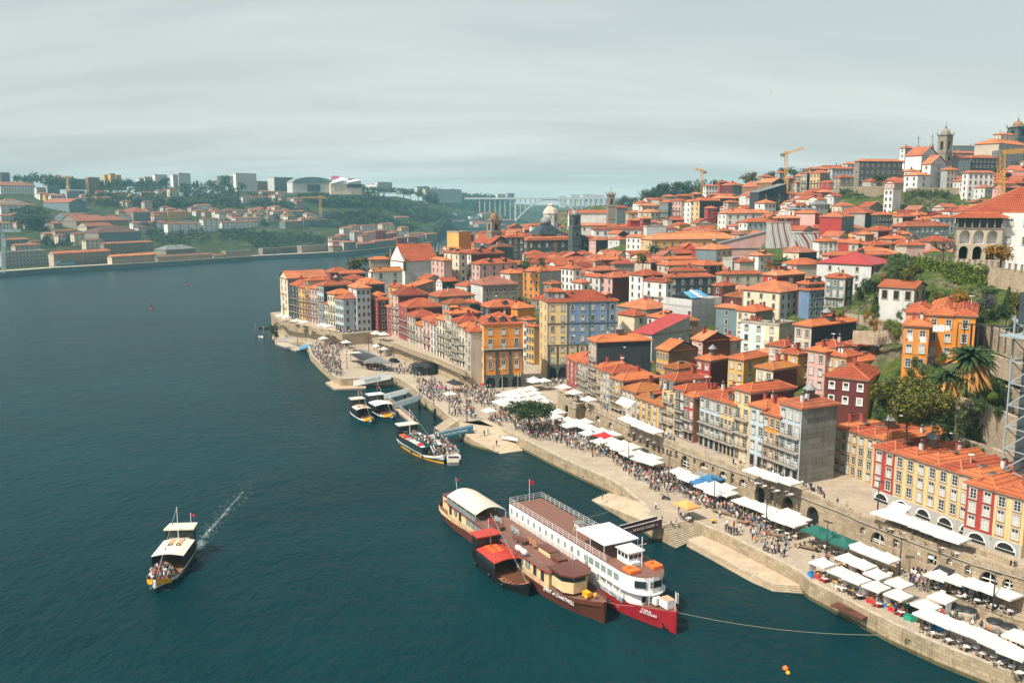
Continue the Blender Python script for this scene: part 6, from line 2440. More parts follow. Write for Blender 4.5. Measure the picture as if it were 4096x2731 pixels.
raft(ws,(36.4,2.1,6.95),s=1.25)
m=MB()
m.bar((35.3,.6,6.9),(35.3,.6,11.6),.07,0)
m.bar((35.3,-.2,10.4),(35.3,1.4,10.4),.05,0)
m.bar((35.3,.1,9.6),(35.3,1.1,9.6),.05,0)
m.build('mast',['rail_white'],ws)
m=MB()
m.box((30.6,1.6,7.4),(1.2,2.4,.9),0)
m.box((16.6,1.4,7.3),(1.4,1.2,.7),0)
m.box((16.6,1.4,7.72),(1.9,1.7,.12),1)
m.build('deck_locker',['paint_white','lead'],ws)
m=MB()
m.box((34.6,-.2,7.25),(.8,1.6,.55),0)
m.build('deck_locker',['paint_white'],ws)
m=MB()
m.box((40.2,-.2,3.55),(1.0,1.0,1.1),0)
m.build('deck_locker',['paint_white'],ws)
m=MB()
m.box((41.8,.5,3.7),(1.9,1.5,1.2),0)
m.box((41.8,.5,4.33),(1.9,1.5,.06),1)
m.build('deck_locker',['paint_white','deck_tan'],ws)
flag(ws,(1.0,.4,6.95),4.2,'cloth_red',(.8,.9))
flag(ws,(44.1,.1,3.4),3.0,'white',(.5,1.6))
m=MB()
for y in(-.3,.3):
 m.bar((39.75,y-1.0,2.8),(39.9,y-1.0,7.2),.05,0)
for i in range(9):
 m.bar((39.78+i*.015,-1.3,3.2+i*.45),(39.78+i*.015,-.7,3.2+i*.45),.03,0)
m.build('ladder',['rail_white'],ws)
letters('DOURO PRINCESS',.85,'blue_panel','lettering',ws,(33.0,-3.66,2.72),(math.pi/2,0,0),.01)
o=letters('P-104-AL',.45,'paint_white','lettering',ws,(40.7,-2.42,2.6),(math.pi/2,0,0),.02)
o.rotation_euler=(R(72),0,R(20))
o=letters('ALTO DOURO',.45,'paint_white','lettering',ws,(40.8,-2.2,2.1),(math.pi/2,0,0),.02)
o.rotation_euler=(R(72),0,R(20))
m=MB()
m.bar((42.6,-.95,1.2),(42.9,-.75,.35),.09,0)
m.bar((42.4,-.85,.4),(43.3,-.5,.45),.12,0)
m.build('anchor',['paint_black'],ws)
# --- brown cruise ship
bs=boat('cruise_ship','brown and cream river cruise ship with an arched cream deck canopy',Vector((-12.3,173,0)),Vector((13.6,125.6,0)))
hull([(0,1.2,2.2,2.9),(.8,2.0,2.9,2.75),(3,2.9,3.35,2.35),(8,3.3,3.4,1.75),(30,3.4,3.4,1.6),(42,3.2,3.4,1.8),(47,2.5,3.2,2.4),(50.5,1.4,2.5,2.9),(53,.35,1.4,3.3),(54.4,.05,.3,3.45)],[(.25,1),(1.35,0),(9,2)],3,.7).build('hull',['paint_brown','paint_brown','paint_brown','deck_brown'],bs)
q=hull([(-.03,1.9,2.22,2.92),(.8,2.6,2.93,2.77),(3,3.2,3.38,2.37),(8,3.38,3.43,1.78),(12,3.4,3.43,1.72)],[(1.3,1),(9,0)],1,.6,1.0)
m=MB()
for s in(-1,1):
 pts=[(-.03,2.24,2.9,1.6),(.8,2.95,2.75,1.55),(3,3.4,2.35,1.5),(8,3.44,1.75,1.45),(13,3.44,1.7,1.62)]
 for a,b in zip(pts,pts[1:]):
  qd=[(a[0],s*a[1],a[3]),(b[0],s*b[1],b[3]),(b[0],s*b[1],b[2]),(a[0],s*a[1],a[2])]
  m.face(qd if s<0 else qd[::-1],0,None,True)
m.face([(-.05,2.24,1.6),(-.05,-2.24,1.6),(-.05,-2.24,2.9),(-.05,2.24,2.9)],0)
m.build('stern_band',['paint_cream'],bs)
m=MB()
m.prism([(4.2,-2.6),(42.5,-2.6),(42.5,2.6),(4.2,2.6)],1.0,4.2,0)
m.build('deckhouse',['paint_cream'],bs)
m=MB()
m.prism([(3.6,-3.25),(41.8,-3.25),(43.3,-2.6),(43.3,2.6),(41.8,3.25),(3.6,3.25)],4.2,4.36,1,0)
m.build('sun_deck',['deck_brown','paint_red'],bs)
m=MB()
m.box((2.2,-1.2,3.2),(2.6,1.8,2.6),0)
m.box((2.2,-1.2,4.6),(2.9,2.1,.25),1)
m.build('stern_cabin',['paint_cream','paint_brown'],bs)
winrow(bs,[13.3,15.2,17.0,18.9,20.6,23.3,25.2,27.0,28.8,31.7,33.5,35.8],-2.62,3.05,1.45,1.35,'pale_glass','paint_black')
winrow(bs,[5.6,9.9,38.2,40.6],-2.62,2.9,.9,1.7,'tint_glass','deck_brown','door')
m=MB()
m.lathe([(.62,0),(.62,.1)],n=16,m=0)
m.lathe([(.5,.1),(.5,.13)],n=16,m=1)
m.build('emblem',['paint_black','pale_glass'],bs,(7.9,-2.62,3.0)).rotation_euler=(math.pi/2,0,0)
m=MB()
n=10
for i in range(n):
 f=lambda t:(-3.15+6.3*t,5.75+1.05*math.sin(math.pi*t))
 a,b=f(i/n),f((i+1)/n)
 m.face([(5.2,a[0],a[1]),(17.6,a[0],a[1]),(17.6,b[0],b[1]),(5.2,b[0],b[1])],0,None,True)
 m.face([(5.2,a[0],a[1]-.1),(5.2,b[0],b[1]-.1),(17.6,b[0],b[1]-.1),(17.6,a[0],a[1]-.1)],0,None,True)
 m.face([(17.6,a[0],a[1]-.1),(17.6,b[0],b[1]-.1),(17.6,b[0],b[1]),(17.6,a[0],a[1])],0)
for x in(5.3,9.4,13.4,17.5):
 for y in(-3.1,3.1):
  m.bar((x,y,4.3),(x,y,5.75),.05,1)
m.build('arched_canopy',['roof_cream','rail_white'],bs)
m=MB()
for i in range(9):
 m.box((5.9+1.35*i,-3.18,4.85),(1.2,.05,.9),0)
m.build('glass_screen',['pale_glass'],bs)
railing([(17.5,-3.15,4.35),(41.5,-3.15,4.35)],1.0,'deck_railing',bs,'lead',2,1.8)
railing([(4,3.15,4.35),(41.5,3.15,4.35)],1.0,'deck_railing',bs,'lead',2,1.8)
railing([(9,-3.38,1.75),(30,-3.36,1.6),(41,-3.36,1.8)],.9,'deck_railing',bs,'lead',2,2.2)
for x,y in((21.8,-1.1),(29.6,-.6),(14.8,-1.2)):
 m=MB()
 m.lathe([(1.1,0),(1.1,.55),(1.35,.56),(1.35,.7),(.4,.8)],n=8,m=0,smooth=False)
 o=m.build('skylight_box',['paint_brown'],bs,(x,y,4.36))
 o.scale=(1.6,.85,1)
 m=MB()
 for i in range(8):
  a=2*math.pi*(i+1)/8
  m.box((1.04*math.cos(a),1.04*math.sin(a),.32),(.07,.5,.3),0,a)
 m.build('pane',['pale_glass'],o)
for x,y,rz in((19.3,.3,.5),(20.4,.5,.5),(25.0,.6,.5),(26.0,.5,.5),(27.1,.4,.5),(31.5,.5,.5),(33.0,.4,.5)):
 m=MB()
 m.box((0,0,.32),(1.3,.65,.07),0)
 m.face([(.65,-.32,.34),(.65,.32,.34),(1.15,.32,.85),(1.15,-.32,.85)],0)
 for a in(-.55,.55):
  for b in(-.25,.25):
   m.bar((a,b,0),(a,b,.32),.03,1)
 tag(m.build('sun_lounger',['lead' if x<30 else 'bench_wood','bench_wood'],None),None)
 o=bpy.data.objects[[k for k in bpy.data.objects.keys()if k.startswith('sun_lounger')][-1]]
 w=bs.matrix_basis@Vector((x,y,4.37))
 o.location=w
 o.rotation_euler=(0,0,bs.rotation_euler[2]+math.pi*.9)
 later(o,'grey sun lounger' if x<30 else 'brown wooden sun lounger','sun lounger','sun loungers on the brown ship')
for x in(33.6,35.4):
 m=MB()
 m.lathe([(.1,-.75),(.42,-.65),(.48,0),(.42,.65),(.1,.75)],n=10,m=0)
 o=m.build('liferaft_canister',['white'],bs,(x,-3.05,5.1))
 o.rotation_euler=(0,math.pi/2,0)
m=MB()
m.box((36.4,1.0,4.8),(3.6,1.6,.9),0)
m.box((36.4,1.0,5.3),(4.0,2.0,.12),1)
m.build('deck_cabin',['paint_cream','paint_brown'],bs)
m=MB()
m.box((40.2,.8,4.75),(2.2,1.8,.7),0)
m.build('deck_box',['paint_brown'],bs)
m=MB()
m.prism([(43.0,-2.3),(46.2,-2.3),(47.6,-1.2),(47.6,1.2),(46.2,2.3),(43.0,2.3)],2.2,3.9,0)
m.prism([(43.0,-2.3),(46.0,-2.3),(47.3,-1.15),(47.3,1.15),(46.0,2.3),(43.0,2.3)],3.9,4.95,1)
m.prism([(42.4,-2.8),(46.4,-2.8),(48.2,-1.4),(48.2,1.4),(46.4,2.8),(42.4,2.8)],4.95,5.25,2)
m.build('bridge_house',['paint_cream','tint_glass','paint_brown'],bs)
m=MB()
m.bar((45,.3,5.2),(45,.3,9.0),.05,0)
m.bar((44,-.8,5.2),(44,-.8,7.6),.03,0)
m.build('mast',['lead'],bs)
m=MB()
m.box((49.5,0,2.8),(1.2,.9,.7),0)
m.lathe([(.25,0),(.25,.6)],(50.6,.8,2.5),8,0)
m.lathe([(.25,0),(.25,.6)],(50.6,-.8,2.5),8,0)
m.build('windlass',['boat_yellow'],bs)
o=letters('SPIRIT of CHARTWELL',.74,'paint_white','lettering',bs,(46.6,-3.28,1.95),(math.pi/2,0,0),.02)
o.rotation_euler=(R(70),0,R(9))
flag(bs,(1.2,1.0,2.8),4.6,'cloth_red',(.7,.5),(-.8,0))
m=MB()
m.lathe([(.45,0),(.5,.4),(.3,.8),(.05,.95)],n=10,m=0)
m.build('radome',['white'],bs,(4.6,1.4,5.0))
def rabelo(label,stern,bow,B=4.8,hullm='paint_black',band='paint_black',rail='paint_white',roof='roof_cream',cab='paint_black',croof=None,name_txt=None,tipm=None,group='old style tour boats',rafts=True,upper=False,mastm='timber'):
 L=(bow-stern).length
 b=boat('tour_boat',label,stern,bow,group)
 h=B/2
 hull([(0,h*.45,h*.62,1.9),(.06*L,h*.72,h*.9,1.65),(.22*L,h*.95,h,1.3),(.55*L,h,h,1.15),(.76*L,h*.8,h*.95,1.25),(.9*L,h*.4,h*.65,1.6),(.97*L,h*.12,h*.3,2.0),(L*1.01,.03,h*.1,2.35)],[(.45,1),(1.0 if upper else.85,0),(9,2)],3,.55).build('hull',[band,hullm,rail,'bench_wood'],b)
 if tipm:
  m=MB()
  for s in(-1,1):
   pts=[(.87*L,h*.74,1.5),(.93*L,h*.52,1.78),(.98*L,h*.28,2.08),(1.012*L,h*.1,2.38)]
   for a,c in zip(pts,pts[1:]):
    q=[(a[0],s*(a[1]+.03),a[2]-.75),(c[0],s*(c[1]+.03),c[2]-.75),(c[0],s*(c[1]+.03),c[2]+.04),(a[0],s*(a[1]+.03),a[2]+.04)]
    m.face(q if s<0 else q[::-1],0)
  m.build('bow_trim',[tipm],b)
 c0,c1,ch=.04*L,.04*L+2.7,5.4
 m=MB()
 m.prism([(c0,-h*.8),(c1,-h*.9),(c1,h*.9),(c0,h*.8)],1.0,ch-.2,0)
 m.build('wheelhouse',[cab],b)
 m=MB()
 m.prism([(c0-.3,-h*.92),(c1+.3,-h*1.0),(c1+.3,h*1.0),(c0-.3,h*.92)],ch-.2,ch,0)
 m.build('wheelhouse_roof',[croof or roof],b)
 m=MB()
 for y in(-.55,0,.55):
  m.box((c1+.02,y*h,ch-.95),(.05,h*.46,.75),0)
 m.build('windscreen',['tint_glass'],b)
 if name_txt:
  o=letters(name_txt,.5,'paint_white','lettering',b,(c1+.06,0,ch-1.75),(math.pi/2,0,math.pi/2),.01)
 r0,r1,rz=c1+.1,.60*L,3.35
 if upper:
  r1=.74*L
  m=MB()
  m.prism([(r0,-h*.96),(r1,-h*.96),(r1,h*.96),(r0,h*.96)],1.0,2.9,0,1)
  m.build('saloon',['tint_glass','boat_green'],b)
  m=MB()
  for s in(-1,1):
   m.box(((r0+r1)/2,s*h*.82,2.95),(r1-r0,h*.36,.12),0)
  m.build('saloon_roof',['white'],b)
  for i in range(6):
   raft(b,(r0+1.2+i*(r1-r0-2)/5.5,-h*.82,3.0),('life_orange','cloth_red','pk','wh','wh','cloth_red')[i],0,.8)
  railing([(r0,-h*.6,2.95),(r1,-h*.6,2.95),(r1,-h*.2,2.95)],1.0,'deck_railing',b,'lead',2)
  m=MB()
  for y in(-.45,.15):
   m.box((r1+1.2,y,2.1),(3.0,.22,.08),0)
   m.v=m.v
  for i in range(8):
   m.box((r1+.2+i*.3,-.15,2.85-i*.22),(.2,.6,.05),1)
  st_=MB()
  for y in(-.5,.2):
   st_.bar((r1+.1,y,3.1),(r1+2.6,y,1.1),.13,0)
  for i in range(8):
   t=(i+.5)/8
   st_.box((r1+.1+2.5*t,-.15,3.1-2*t),(.25,.6,.05),1)
  st_.build('stairway',['white','iron'],b)
 else:
  n=8
  m=MB()
  for i in range(n):
   f=lambda t:(-h*1.02+2.04*h*t,rz+.38*math.sin(math.pi*t))
   a,c=f(i/n),f((i+1)/n)
   m.face([(r0,a[0],a[1]),(r1,a[0],a[1]),(r1,c[0],c[1]),(r0,c[0],c[1])],0,None,True)
   m.face([(r1,a[0],a[1]-.12),(r1,c[0],c[1]-.12),(r1,c[0],c[1]),(r1,a[0],a[1])],0)
   m.face([(r0,a[0],a[1]-.12),(r0,c[0],c[1]-.12),(r1,c[0],c[1]-.12),(r1,a[0],a[1]-.12)],0)
  m.build('canopy_roof',[roof],b)
  m=MB()
  for s in(-1,1):
   m.box(((r0+r1)/2,s*h*.96,2.75),(r1-r0,.05,1.0),1)
   m.box(((r0+r1)/2,s*h*.965,1.75),(r1-r0,.07,1.1),0)
   for i in range(6):
    x=r0+(r1-r0)*i/5
    m.bar((x,s*h*.97,1.2),(x,s*h*.97,rz),.05,0)
  m.build('side_wall',[cab,'tint_glass'],b)
  if rafts:
   for i in range(6):
    raft(b,(r0+.8+(i%3)*1.15,-.7+(i//3)*1.35,rz+.26),'life_orange' if roof=='roof_red' else('pk','oc','br')[i%3],.1*(i-2),.55)
 for i in range(5):
  x=r1+1.2+i*(.9*L-r1-1.2)/5
  if upper and i<2:
   continue
  ww=h*.72*(1-.12*i)
  m=MB()
  m.box((x,0,1.05),(.38,ww*2,.07),0)
  m.box((x-.2,0,1.35),(.06,ww*2,.35),0)
  for s in(-.8,.8):
   m.box((x,s*ww,.82),(.3,.06,.4),0)
  m.build('bench',['bench_wood'],b)
 m=MB()
 mx_=c1+.6
 m.bar((mx_,0,1),(mx_,0,ch+4.2),.09,0,6,.05)
 ms=m.build('mast',[mastm],b)
 m=MB()
 cols=[0,1,2,0,3,1,0,2,1,0,3]
 a,c=Vector((mx_,0,ch+4.1)),Vector((.95*L,0,2.4))
 for i in range(11):
  p,q_=a+(c-a)*(i/11),a+(c-a)*((i+1)/11)
  m.bar(p,q_,.02,1,3)
  if i%2==0:
   mid=(p+q_)/2
   m.face([tuple(mid+Vector((-.3,0,0))),tuple(mid+Vector((.3,0,-.2))),tuple(mid+Vector((0,.15,-.75)))],cols[i])
 m.build('bunting',['cloth_red','white','boat_yellow','flag_green'],b)
 flag(b,(c0-.1,h*.5,ch),1.9,'cloth_red',(.7,.45))
 for s in(.2,.5,.75):
  m=MB()
  m.lathe([(.05,-.35),(.28,-.2),(.28,.2),(.05,.35)],(s*L,-h-.22+(.25 if s>.7 else 0),.7),8,0)
  m.build('fender',['paint_black'],b)
 return b,L,r0,r1
V2=lambda x,y:Vector((x,y,0))
RB1=rabelo('black tour boat with red roofs moored against the brown ship',V2(-5.5,150.2),V2(2.6,134.6),4.9,rail='paint_black',roof='roof_red',croof='roof_red')
RB2=rabelo('tour boat under way with a cream roof and passengers in its open bow',V2(-58.6,153.6),V2(-57.2,135.9),5.2,hullm='boat_green',name_txt='DOURO ACIMA',tipm='boat_yellow',mastm='rail_white')
RB3=rabelo('large tour boat with a broad yellow stripe and a crowded upper deck',V2(-28.4,227.6),V2(-16.4,207.6),5.6,hullm='boat_yellow',band='boat_green',name_txt='SAO TELMO',upper=True,mastm='rail_white')
RB4=rabelo('smallest moored tour boat with a yellow bow and tan rafts on its roof',V2(-46.2,257.6),V2(-39.6,245.6),4.2,hullm='boat_green',name_txt='DOURO',tipm='boat_yellow')
RB5=rabelo('moored tour boat with a long plain white roof beside the pontoon',V2(-41.9,263.6),V2(-34.2,250.2),5.2,hullm='boat_green',roof='white',name_txt='Douro',tipm='boat_yellow',rafts=False)
# --- pontoons and gangways
def pontoon(pts,z,label,mat='deck_tan'):
 P=[onz(*rp(k,x,y),z)for k,x,y in pts]
 t=thing('pontoon',label,'pontoon',(P[0].x,P[0].y,0))
 o=P[0].copy()
 o.z=0
 m=MB()
 m.prism([((p-o).x,(p-o).y)for p in P],-.4,z-.12,0)
 m.build('float',['concrete'],t)
 m=MB()
 m.prism([((p-o).x,(p-o).y)for p in P],z-.12,z,1,0)
 m.build('deck',[mat,'steel_green'],t)
 return t,[p-o for p in P]
t,P=pontoon([('B1',265,595),('B1',365,665),('B1',690,650),('B1',690,628),('B1',420,615),('B1',345,572)],.7,'wide tan decked landing pontoon at the far cafe quay')
railing([P[5]+Vector((0,0,0)),P[4],P[3]],1.1,'railing',t,'steel_green',3)
t,P=pontoon([('B1',885,785),('B1',920,770),('B1',1190,990),('B1',1160,1010)],.7,'long pontoon beside the white roofed tour boat','deck_tan')
railing([P[1],P[2]],1.1,'railing',t,'rail_white',3)
t,P=pontoon([('B1',1340,1150),('B1',1400,1130),('B1',1662,1345),('B1',1662,1425),('B1',1545,1430),('B1',1505,1330)],.9,'pontoon crowded with passengers beside the yellow striped boat','step_stone')
railing([P[1],P[2],P[3]],1.1,'railing',t,'rail_white',3)
m=MB()
m.lathe([(.55,-1),(.55,2.4),(.1,3.2)],n=12,m=0)
m.build('mooring_pile',['paint_black'],t,tuple(onz(*rp('B1',1505,1395),0)-t.location))
m=MB()
m.box((0,0,0),(3.4,.1,1.1),0)
sg=m.build('sign',['white'],t,tuple(onz(*rp('B1',1607,1375),1.6)-t.location))
m=MB()
m.box((0,-.07,0),(2.6,.03,.5),0)
m.build('sign_band',['maroon_panel'],sg)
t,P=pontoon([('C2',0,810),('C2',0,870),('C2',330,980),('C2',490,965),('C2',490,935),('C2',370,920),('C2',100,830)],.7,'long narrow pontoon with mooring posts at the river bend','step_stone')
railing([P[0],P[6],P[5]],1.1,'railing',t,'rail_white',3)
def gangway(k0,x0,y0,z0,k1,x1,y1,z1,label,panel,txt=None,tcol='white',w=1.5,h=1.3,size=.7):
 a,b=onz(*rp(k0,x0,y0),z0),onz(*rp(k1,x1,y1),z1)
 d=b-a
 t=thing('gangway',label,'gangway',a,math.atan2(d.y,d.x))
 L=Vector((d.x,d.y)).length
 rise=d.z
 m=MB()
 for s,y in((0,-w/2),(0,w/2)):
  m.face([(0,y,-.1),(L,y,rise-.1),(L,y,rise+h),(0,y,h)],0)
  m.face([(0,y+.05,h),(L,y+.05,rise+h),(L,y+.05,rise-.1),(0,y+.05,-.1)],0)
  m.bar((0,y,h+.05),(L,y,rise+h+.05),.06,1)
 m.build('side_panel',[panel,'rail_white'],t)
 m=MB()
 m.face([(0,-w/2,.05),(L,-w/2,rise+.05),(L,w/2,rise+.05),(0,w/2,.05)],0)
 m.face([(0,w/2,-.12),(L,w/2,rise-.12),(L,-w/2,rise-.12),(0,-w/2,-.12)],0)
 m.build('walkway',['lead'],t)
 if txt:
  tl=math.atan2(rise,L)
  o=letters(txt,size,tcol,'lettering',t,(L*.52,-w/2-.05,rise*.52+h*.45),(0,0,0),.015)
  o.rotation_euler=Matrix.Rotation(math.pi/2,3,'X').to_euler()
  o.rotation_euler=(Matrix.Rotation(-tl,3,'Y')@Matrix.Rotation(math.pi/2,3,'X')).to_euler()
 return t
gangway('B1',560,628,.8,'B1',950,552,3.1,'gangway with white advertising banner and lettering at the cafe quay','white','THE QUICKEST WAY\nACROSS THE RIVER','blue_panel',1.6,1.9,.62)
gangway('B1',880,765,.8,'B1',1125,705,3.1,'farther grey gangway leading to the tour boat pontoon','steel_green',None)
gangway('B1',975,862,.8,'B1',1272,765,3.1,'nearer grey gangway leading to the tour boat pontoon','steel_green',None)
gangway('B1',1415,1182,.9,'B1',1808,1098,3.1,'gangway with dark blue panel beside the crowded striped boat','blue_panel','TOMAZ DO DOURO','white',1.5,1.5,.75)
gangway('B4',1735,665,2.4,'B4',2035,585,3.1,'gangway with maroon panel leading to the white cruise ship','maroon_panel','«  BRIDGES CRUISE  «','roof_cream',1.6,1.5,.62)
gangway('C2',400,962,.8,'C2',575,920,3.0,'short gangway with a teal panel at the far landing','tarp_blue',None)
gangway('C2',20,838,.9,'C2',300,800,1.5,'white railed ramp to the pontoon at the river bend','rail_white',None,h=.9)
def post(k,x,yb,h,label,mat='timber',r=.22):
 p=onz(*rp(k,x,yb),0)
 m=MB()
 m.lathe([(r,-2),(r,h),(r*.5,h+.25)],n=8,m=0)
 tag(m.build('mooring_post',[mat],None,p),label,'post','mooring posts by the pontoons')
post('A5',50,748,6.2,'tallest dark mooring post out in the river')
post('A5',120,760,6.0,'second dark mooring post at the pontoon tip')
post('A5',170,785,6.0,'third dark mooring post beside the narrow pontoon')
post('B1',1775,1190,3.2,'black pile under the dark blue gangway','paint_black',.45)
post('B1',1250,880,3.0,'black pile under the nearer grey gangway','paint_black',.4)
post('B1',1095,780,3.0,'black pile under the farther grey gangway','paint_black',.4)
post('B4',2027,690,3.0,'square black pile at the river steps gangway','paint_black',.5)
post('B1',1410,985,3.0,'weedy black pile against the quay wall','paint_black',.5)
def dinghy(name,label,loc,rz,L,mat,inner='lg',up=True):
 m=hull([(0,L*.14,L*.17,.55),(L*.3,L*.17,L*.19,.5),(L*.7,L*.13,L*.17,.55),(L*.93,L*.04,L*.08,.7),(L,.02,.05,.78)],[(.2,0),(9,0)],1,.3,-.15)
 t=thing(name,label,'boat',loc,rz)
 o=m.build('hull',[mat,inner],t)
 if not up:
  o.rotation_euler=(math.pi,0,0)
  o.location=(0,0,.75)
 else:
  q=MB()
  for x in(.25,.55):
   q.box((L*x,0,.38),(.25,L*.3,.05),0)
  q.build('thwart',['bench_wood'],t)
p=onz(*rp('B1',2135,1185),1.6)
dinghy('rowing_boat','white upturned rowing boat lying on the sloping slip',p,R(-32),4.6,'paint_white',up=False)
dinghy('rowing_boat','small dark motor boat off the river bend',onz(*rp('A5',80,668),0),R(-10),5.0,'paint_black')
dinghy('rowing_boat','small white boat tied at the narrow pontoon tip',onz(*rp('A5',85,740),0),R(-60),5.5,'paint_white')
dinghy('rowing_boat','teal hulled boat drawn up on the far landing',onz(*rp('C2',190,765),1.45),R(-15),6.5,'boat_green')
dinghy('rowing_boat','white boat drawn up on the far landing by the wall',onz(*rp('C2',320,795),1.45),R(-10),6,'paint_white')
def buoy(x,y,label,mat,s):
 p=onz(x,y,0)
 t=thing('buoy',label,'buoy',p)
 m=MB()
 m.lathe([(.9*s,-.3),(1.0*s,.3),(.5*s,.7)],n=10,m=0)
 m.build('float',[mat],t)
 m=MB()
 m.lathe([(.25*s,.6),(.16*s,3.4),(.3*s,3.5),(.05,4.2)],n=8,m=0)
 m.build('mast',[mat],t)
buoy(187.2,284.5,'red channel buoy farther out in the river','paint_red',1.3)
buoy(151.8,308.5,'dark red channel buoy nearer in the river','paint_red',1.2)
m=MB()
m.lathe([(.05,-.4),(.38,-.15),(.4,.2),(.05,.5)],n=10,m=0)
tag(m.build('buoy',['life_orange'],None,onz(785.5,668,0)),'small orange float in the water by the quay wall','buoy')
m=MB()
m.lathe([(.05,-.3),(.28,-.15),(.3,.2),(.05,.4)],n=10,m=0)
tag(m.build('buoy',['boat_yellow'],None,onz(788,672.5,0)),'small yellow float beside the orange one','buoy')
def rope(a,b,sag,label):
 m=MB()
 n=10
 f=lambda t:a+(b-a)*t-Vector((0,0,sag*4*t*(1-t)))
 for i in range(n):
  m.bar(f(i/n),f((i+1)/n),.022,0,4)
 tag(m.build('mooring_rope',['rope']),label,'rope')
rope(ws.matrix_basis@Vector((44.4,.1,3.4)),onz(*rp('B6',805,1150),1.2),1.0,'long mooring rope from the red bow to the quay wall')
rope(ws.matrix_basis@Vector((3,3.5,2.4)),onz(*rp('B4',1890,395),3.1),.5,'mooring rope from the white ship to the quay ramp')
rope(bs.matrix_basis@Vector((53.6,.2,3.3)),ws.matrix_basis@Vector((38.5,-3.0,2.6)),.2,'mooring rope tying the brown bow to the white ship')
m,n,l,b=_nodes('foam')
tr=n.new('ShaderNodeBsdfTransparent')
mxs=n.new('ShaderNodeMixShader')
f1=_noise(n,l,_pos(n,l,(1,1,1)),0.55,6,.75)
mr=n.new('ShaderNodeMapRange')
mr.inputs['From Min'].default_value=.36
mr.inputs['From Max'].default_value=.75
mr.inputs['To Max'].default_value=.34
l.new(f1,mr.inputs[0])
b.inputs['Base Color'].default_value=(.75,.80,.78,1)
b.inputs['Roughness'].default_value=.6
l.new(mr.outputs[0],mxs.inputs[0])
l.new(tr.outputs[0],mxs.inputs[1])
l.new(b.outputs[0],mxs.inputs[2])
l.new(mxs.outputs[0],n['Material Output'].inputs['Surface'])
MATS['foam']=m
def foam_strip(pts,w0,w1,name='wake_foam'):
 P=[onz(*rp('B7',x,y),.02)for x,y in pts]
 m=MB()
 n=len(P)-1
 for i in range(n):
  d=(P[i+1]-P[i]).normalized()
  nn=Vector((-d.y,d.x,0))
  a,c=w0+(w1-w0)*i/n,w0+(w1-w0)*(i+1)/n
  m.face([P[i]-nn*a,P[i+1]-nn*c,P[i+1]+nn*c,P[i]+nn*a],0)
 m.build(name,['foam'])['kind']='stuff'
foam_strip([(925,700),(1000,600),(1100,480),(1200,380),(1310,240),(1400,140),(1480,40)],.45,.12)
fm=MB()
fr=random.Random(12)
path=[onz(*rp('B7',x,y),.015)for x,y in((925,760),(960,650),(1100,480),(1310,240),(1480,40),(1640,-180))]
for i in range(620):
 t=fr.random()**1.9*4.99
 p=path[int(t)].lerp(path[int(t)+1],t-int(t))
 sp=.35+.35*t
 x,y,r=p.x+fr.gauss(0,sp),p.y+fr.gauss(0,sp),fr.uniform(.05,.26)
 n=6
 fm.face([(x+r*fr.uniform(.5,1.6)*math.cos(2*math.pi*k/n),y+r*fr.uniform(.4,1)*math.sin(2*math.pi*k/n),.02+i*1e-5)for k in range(n)],0)
for s_ in(-1,1):
 for i in range(130):
  t=fr.random()
  v=RB2[0].matrix_basis@Vector((16.5-26*t,s_*(1.2+5.5*t),0))
  x,y,r=v.x+fr.gauss(0,.25),v.y+fr.gauss(0,.25),fr.uniform(.05,.3)*(1.1-t)
  fm.face([(x+r*fr.uniform(.5,1.5)*math.cos(1.05*k),y+r*fr.uniform(.4,1)*math.sin(1.05*k),.022+i*1e-5)for k in range(6)],0)
fm.build('foam_flecks',['foam'])['kind']='stuff'
foam_strip([(345,1130),(370,1190),(400,1250),(450,1285),(560,1270)],.45,.35,'bow_foam')
# --- parasols, tables, lamps, people
plain('green_cloth',(.012,.10,.075),.7)
plain('blue_cloth',(.03,.14,.28),.7)
plain('orange_cloth',(.75,.30,.09),.7)
plain('black_cloth',(.02,.02,.022),.7)
plain('grey_cloth',(.38,.43,.45),.7)
plain('pole',(.45,.43,.40),.5)
PARA={}
def parasol_mesh(mat,w,d):
 k=(mat,w,d)
 if k not in PARA:
  m=MB()
  h,e,v=.95,.0,.26
  pts=[(-w/2,-d/2),(w/2,-d/2),(w/2,d/2),(-w/2,d/2)]
  n=4
  for i in range(4):
   a,c=Vector(pts[i]),Vector(pts[(i+1)%4])
   for j in range(n):
    p,q=a+(c-a)*(j/n),a+(c-a)*((j+1)/n)
    for s in range(3):
     t0,t1=s/3,(s+1)/3
     f=lambda u,t:(u.x*(1-t),u.y*(1-t),h*t-.10*math.sin(math.pi*t))
     m.face([f(p,t0),f(q,t0),f(q,t1),f(p,t1)],0)
    m.face([(p.x,p.y,-v),(q.x,q.y,-v),(q.x,q.y,0),(p.x,p.y,0)],0)
  PARA[k]=m.mesh('canopy',[mat])
  q=MB()
  q.bar((0,0,-2.75),(0,0,h+.12),.04,0,6)
  q.box((0,0,-2.7),(.7,.7,.1),0)
  PARA[(k,'p')]=q.mesh('pole',['pole'])
 return PARA[k],PARA[(k,'p')]
PARAS=[]
STALLS=[]
QANG=R(-57)
def parasol(k,x,y,z0=QZ,mat='canvas',w=3.5,d=3.5,look='white square parasol',rz=None,group='parasols along the waterfront'):
 c=onz(*rp(k,x,y),z0+3.1)
 t=thing('parasol',None,'parasol',(c.x,c.y,z0+2.75),(QANG if rz is None else rz)+rnd.uniform(-.06,.06),group)
 a,b=parasol_mesh(mat,w,d)
 put('canopy',a,t)
 put('pole',b,t)
 later(t,look,'parasol',group)
 PARAS.append((t.location.copy(),z0,w))
 return t
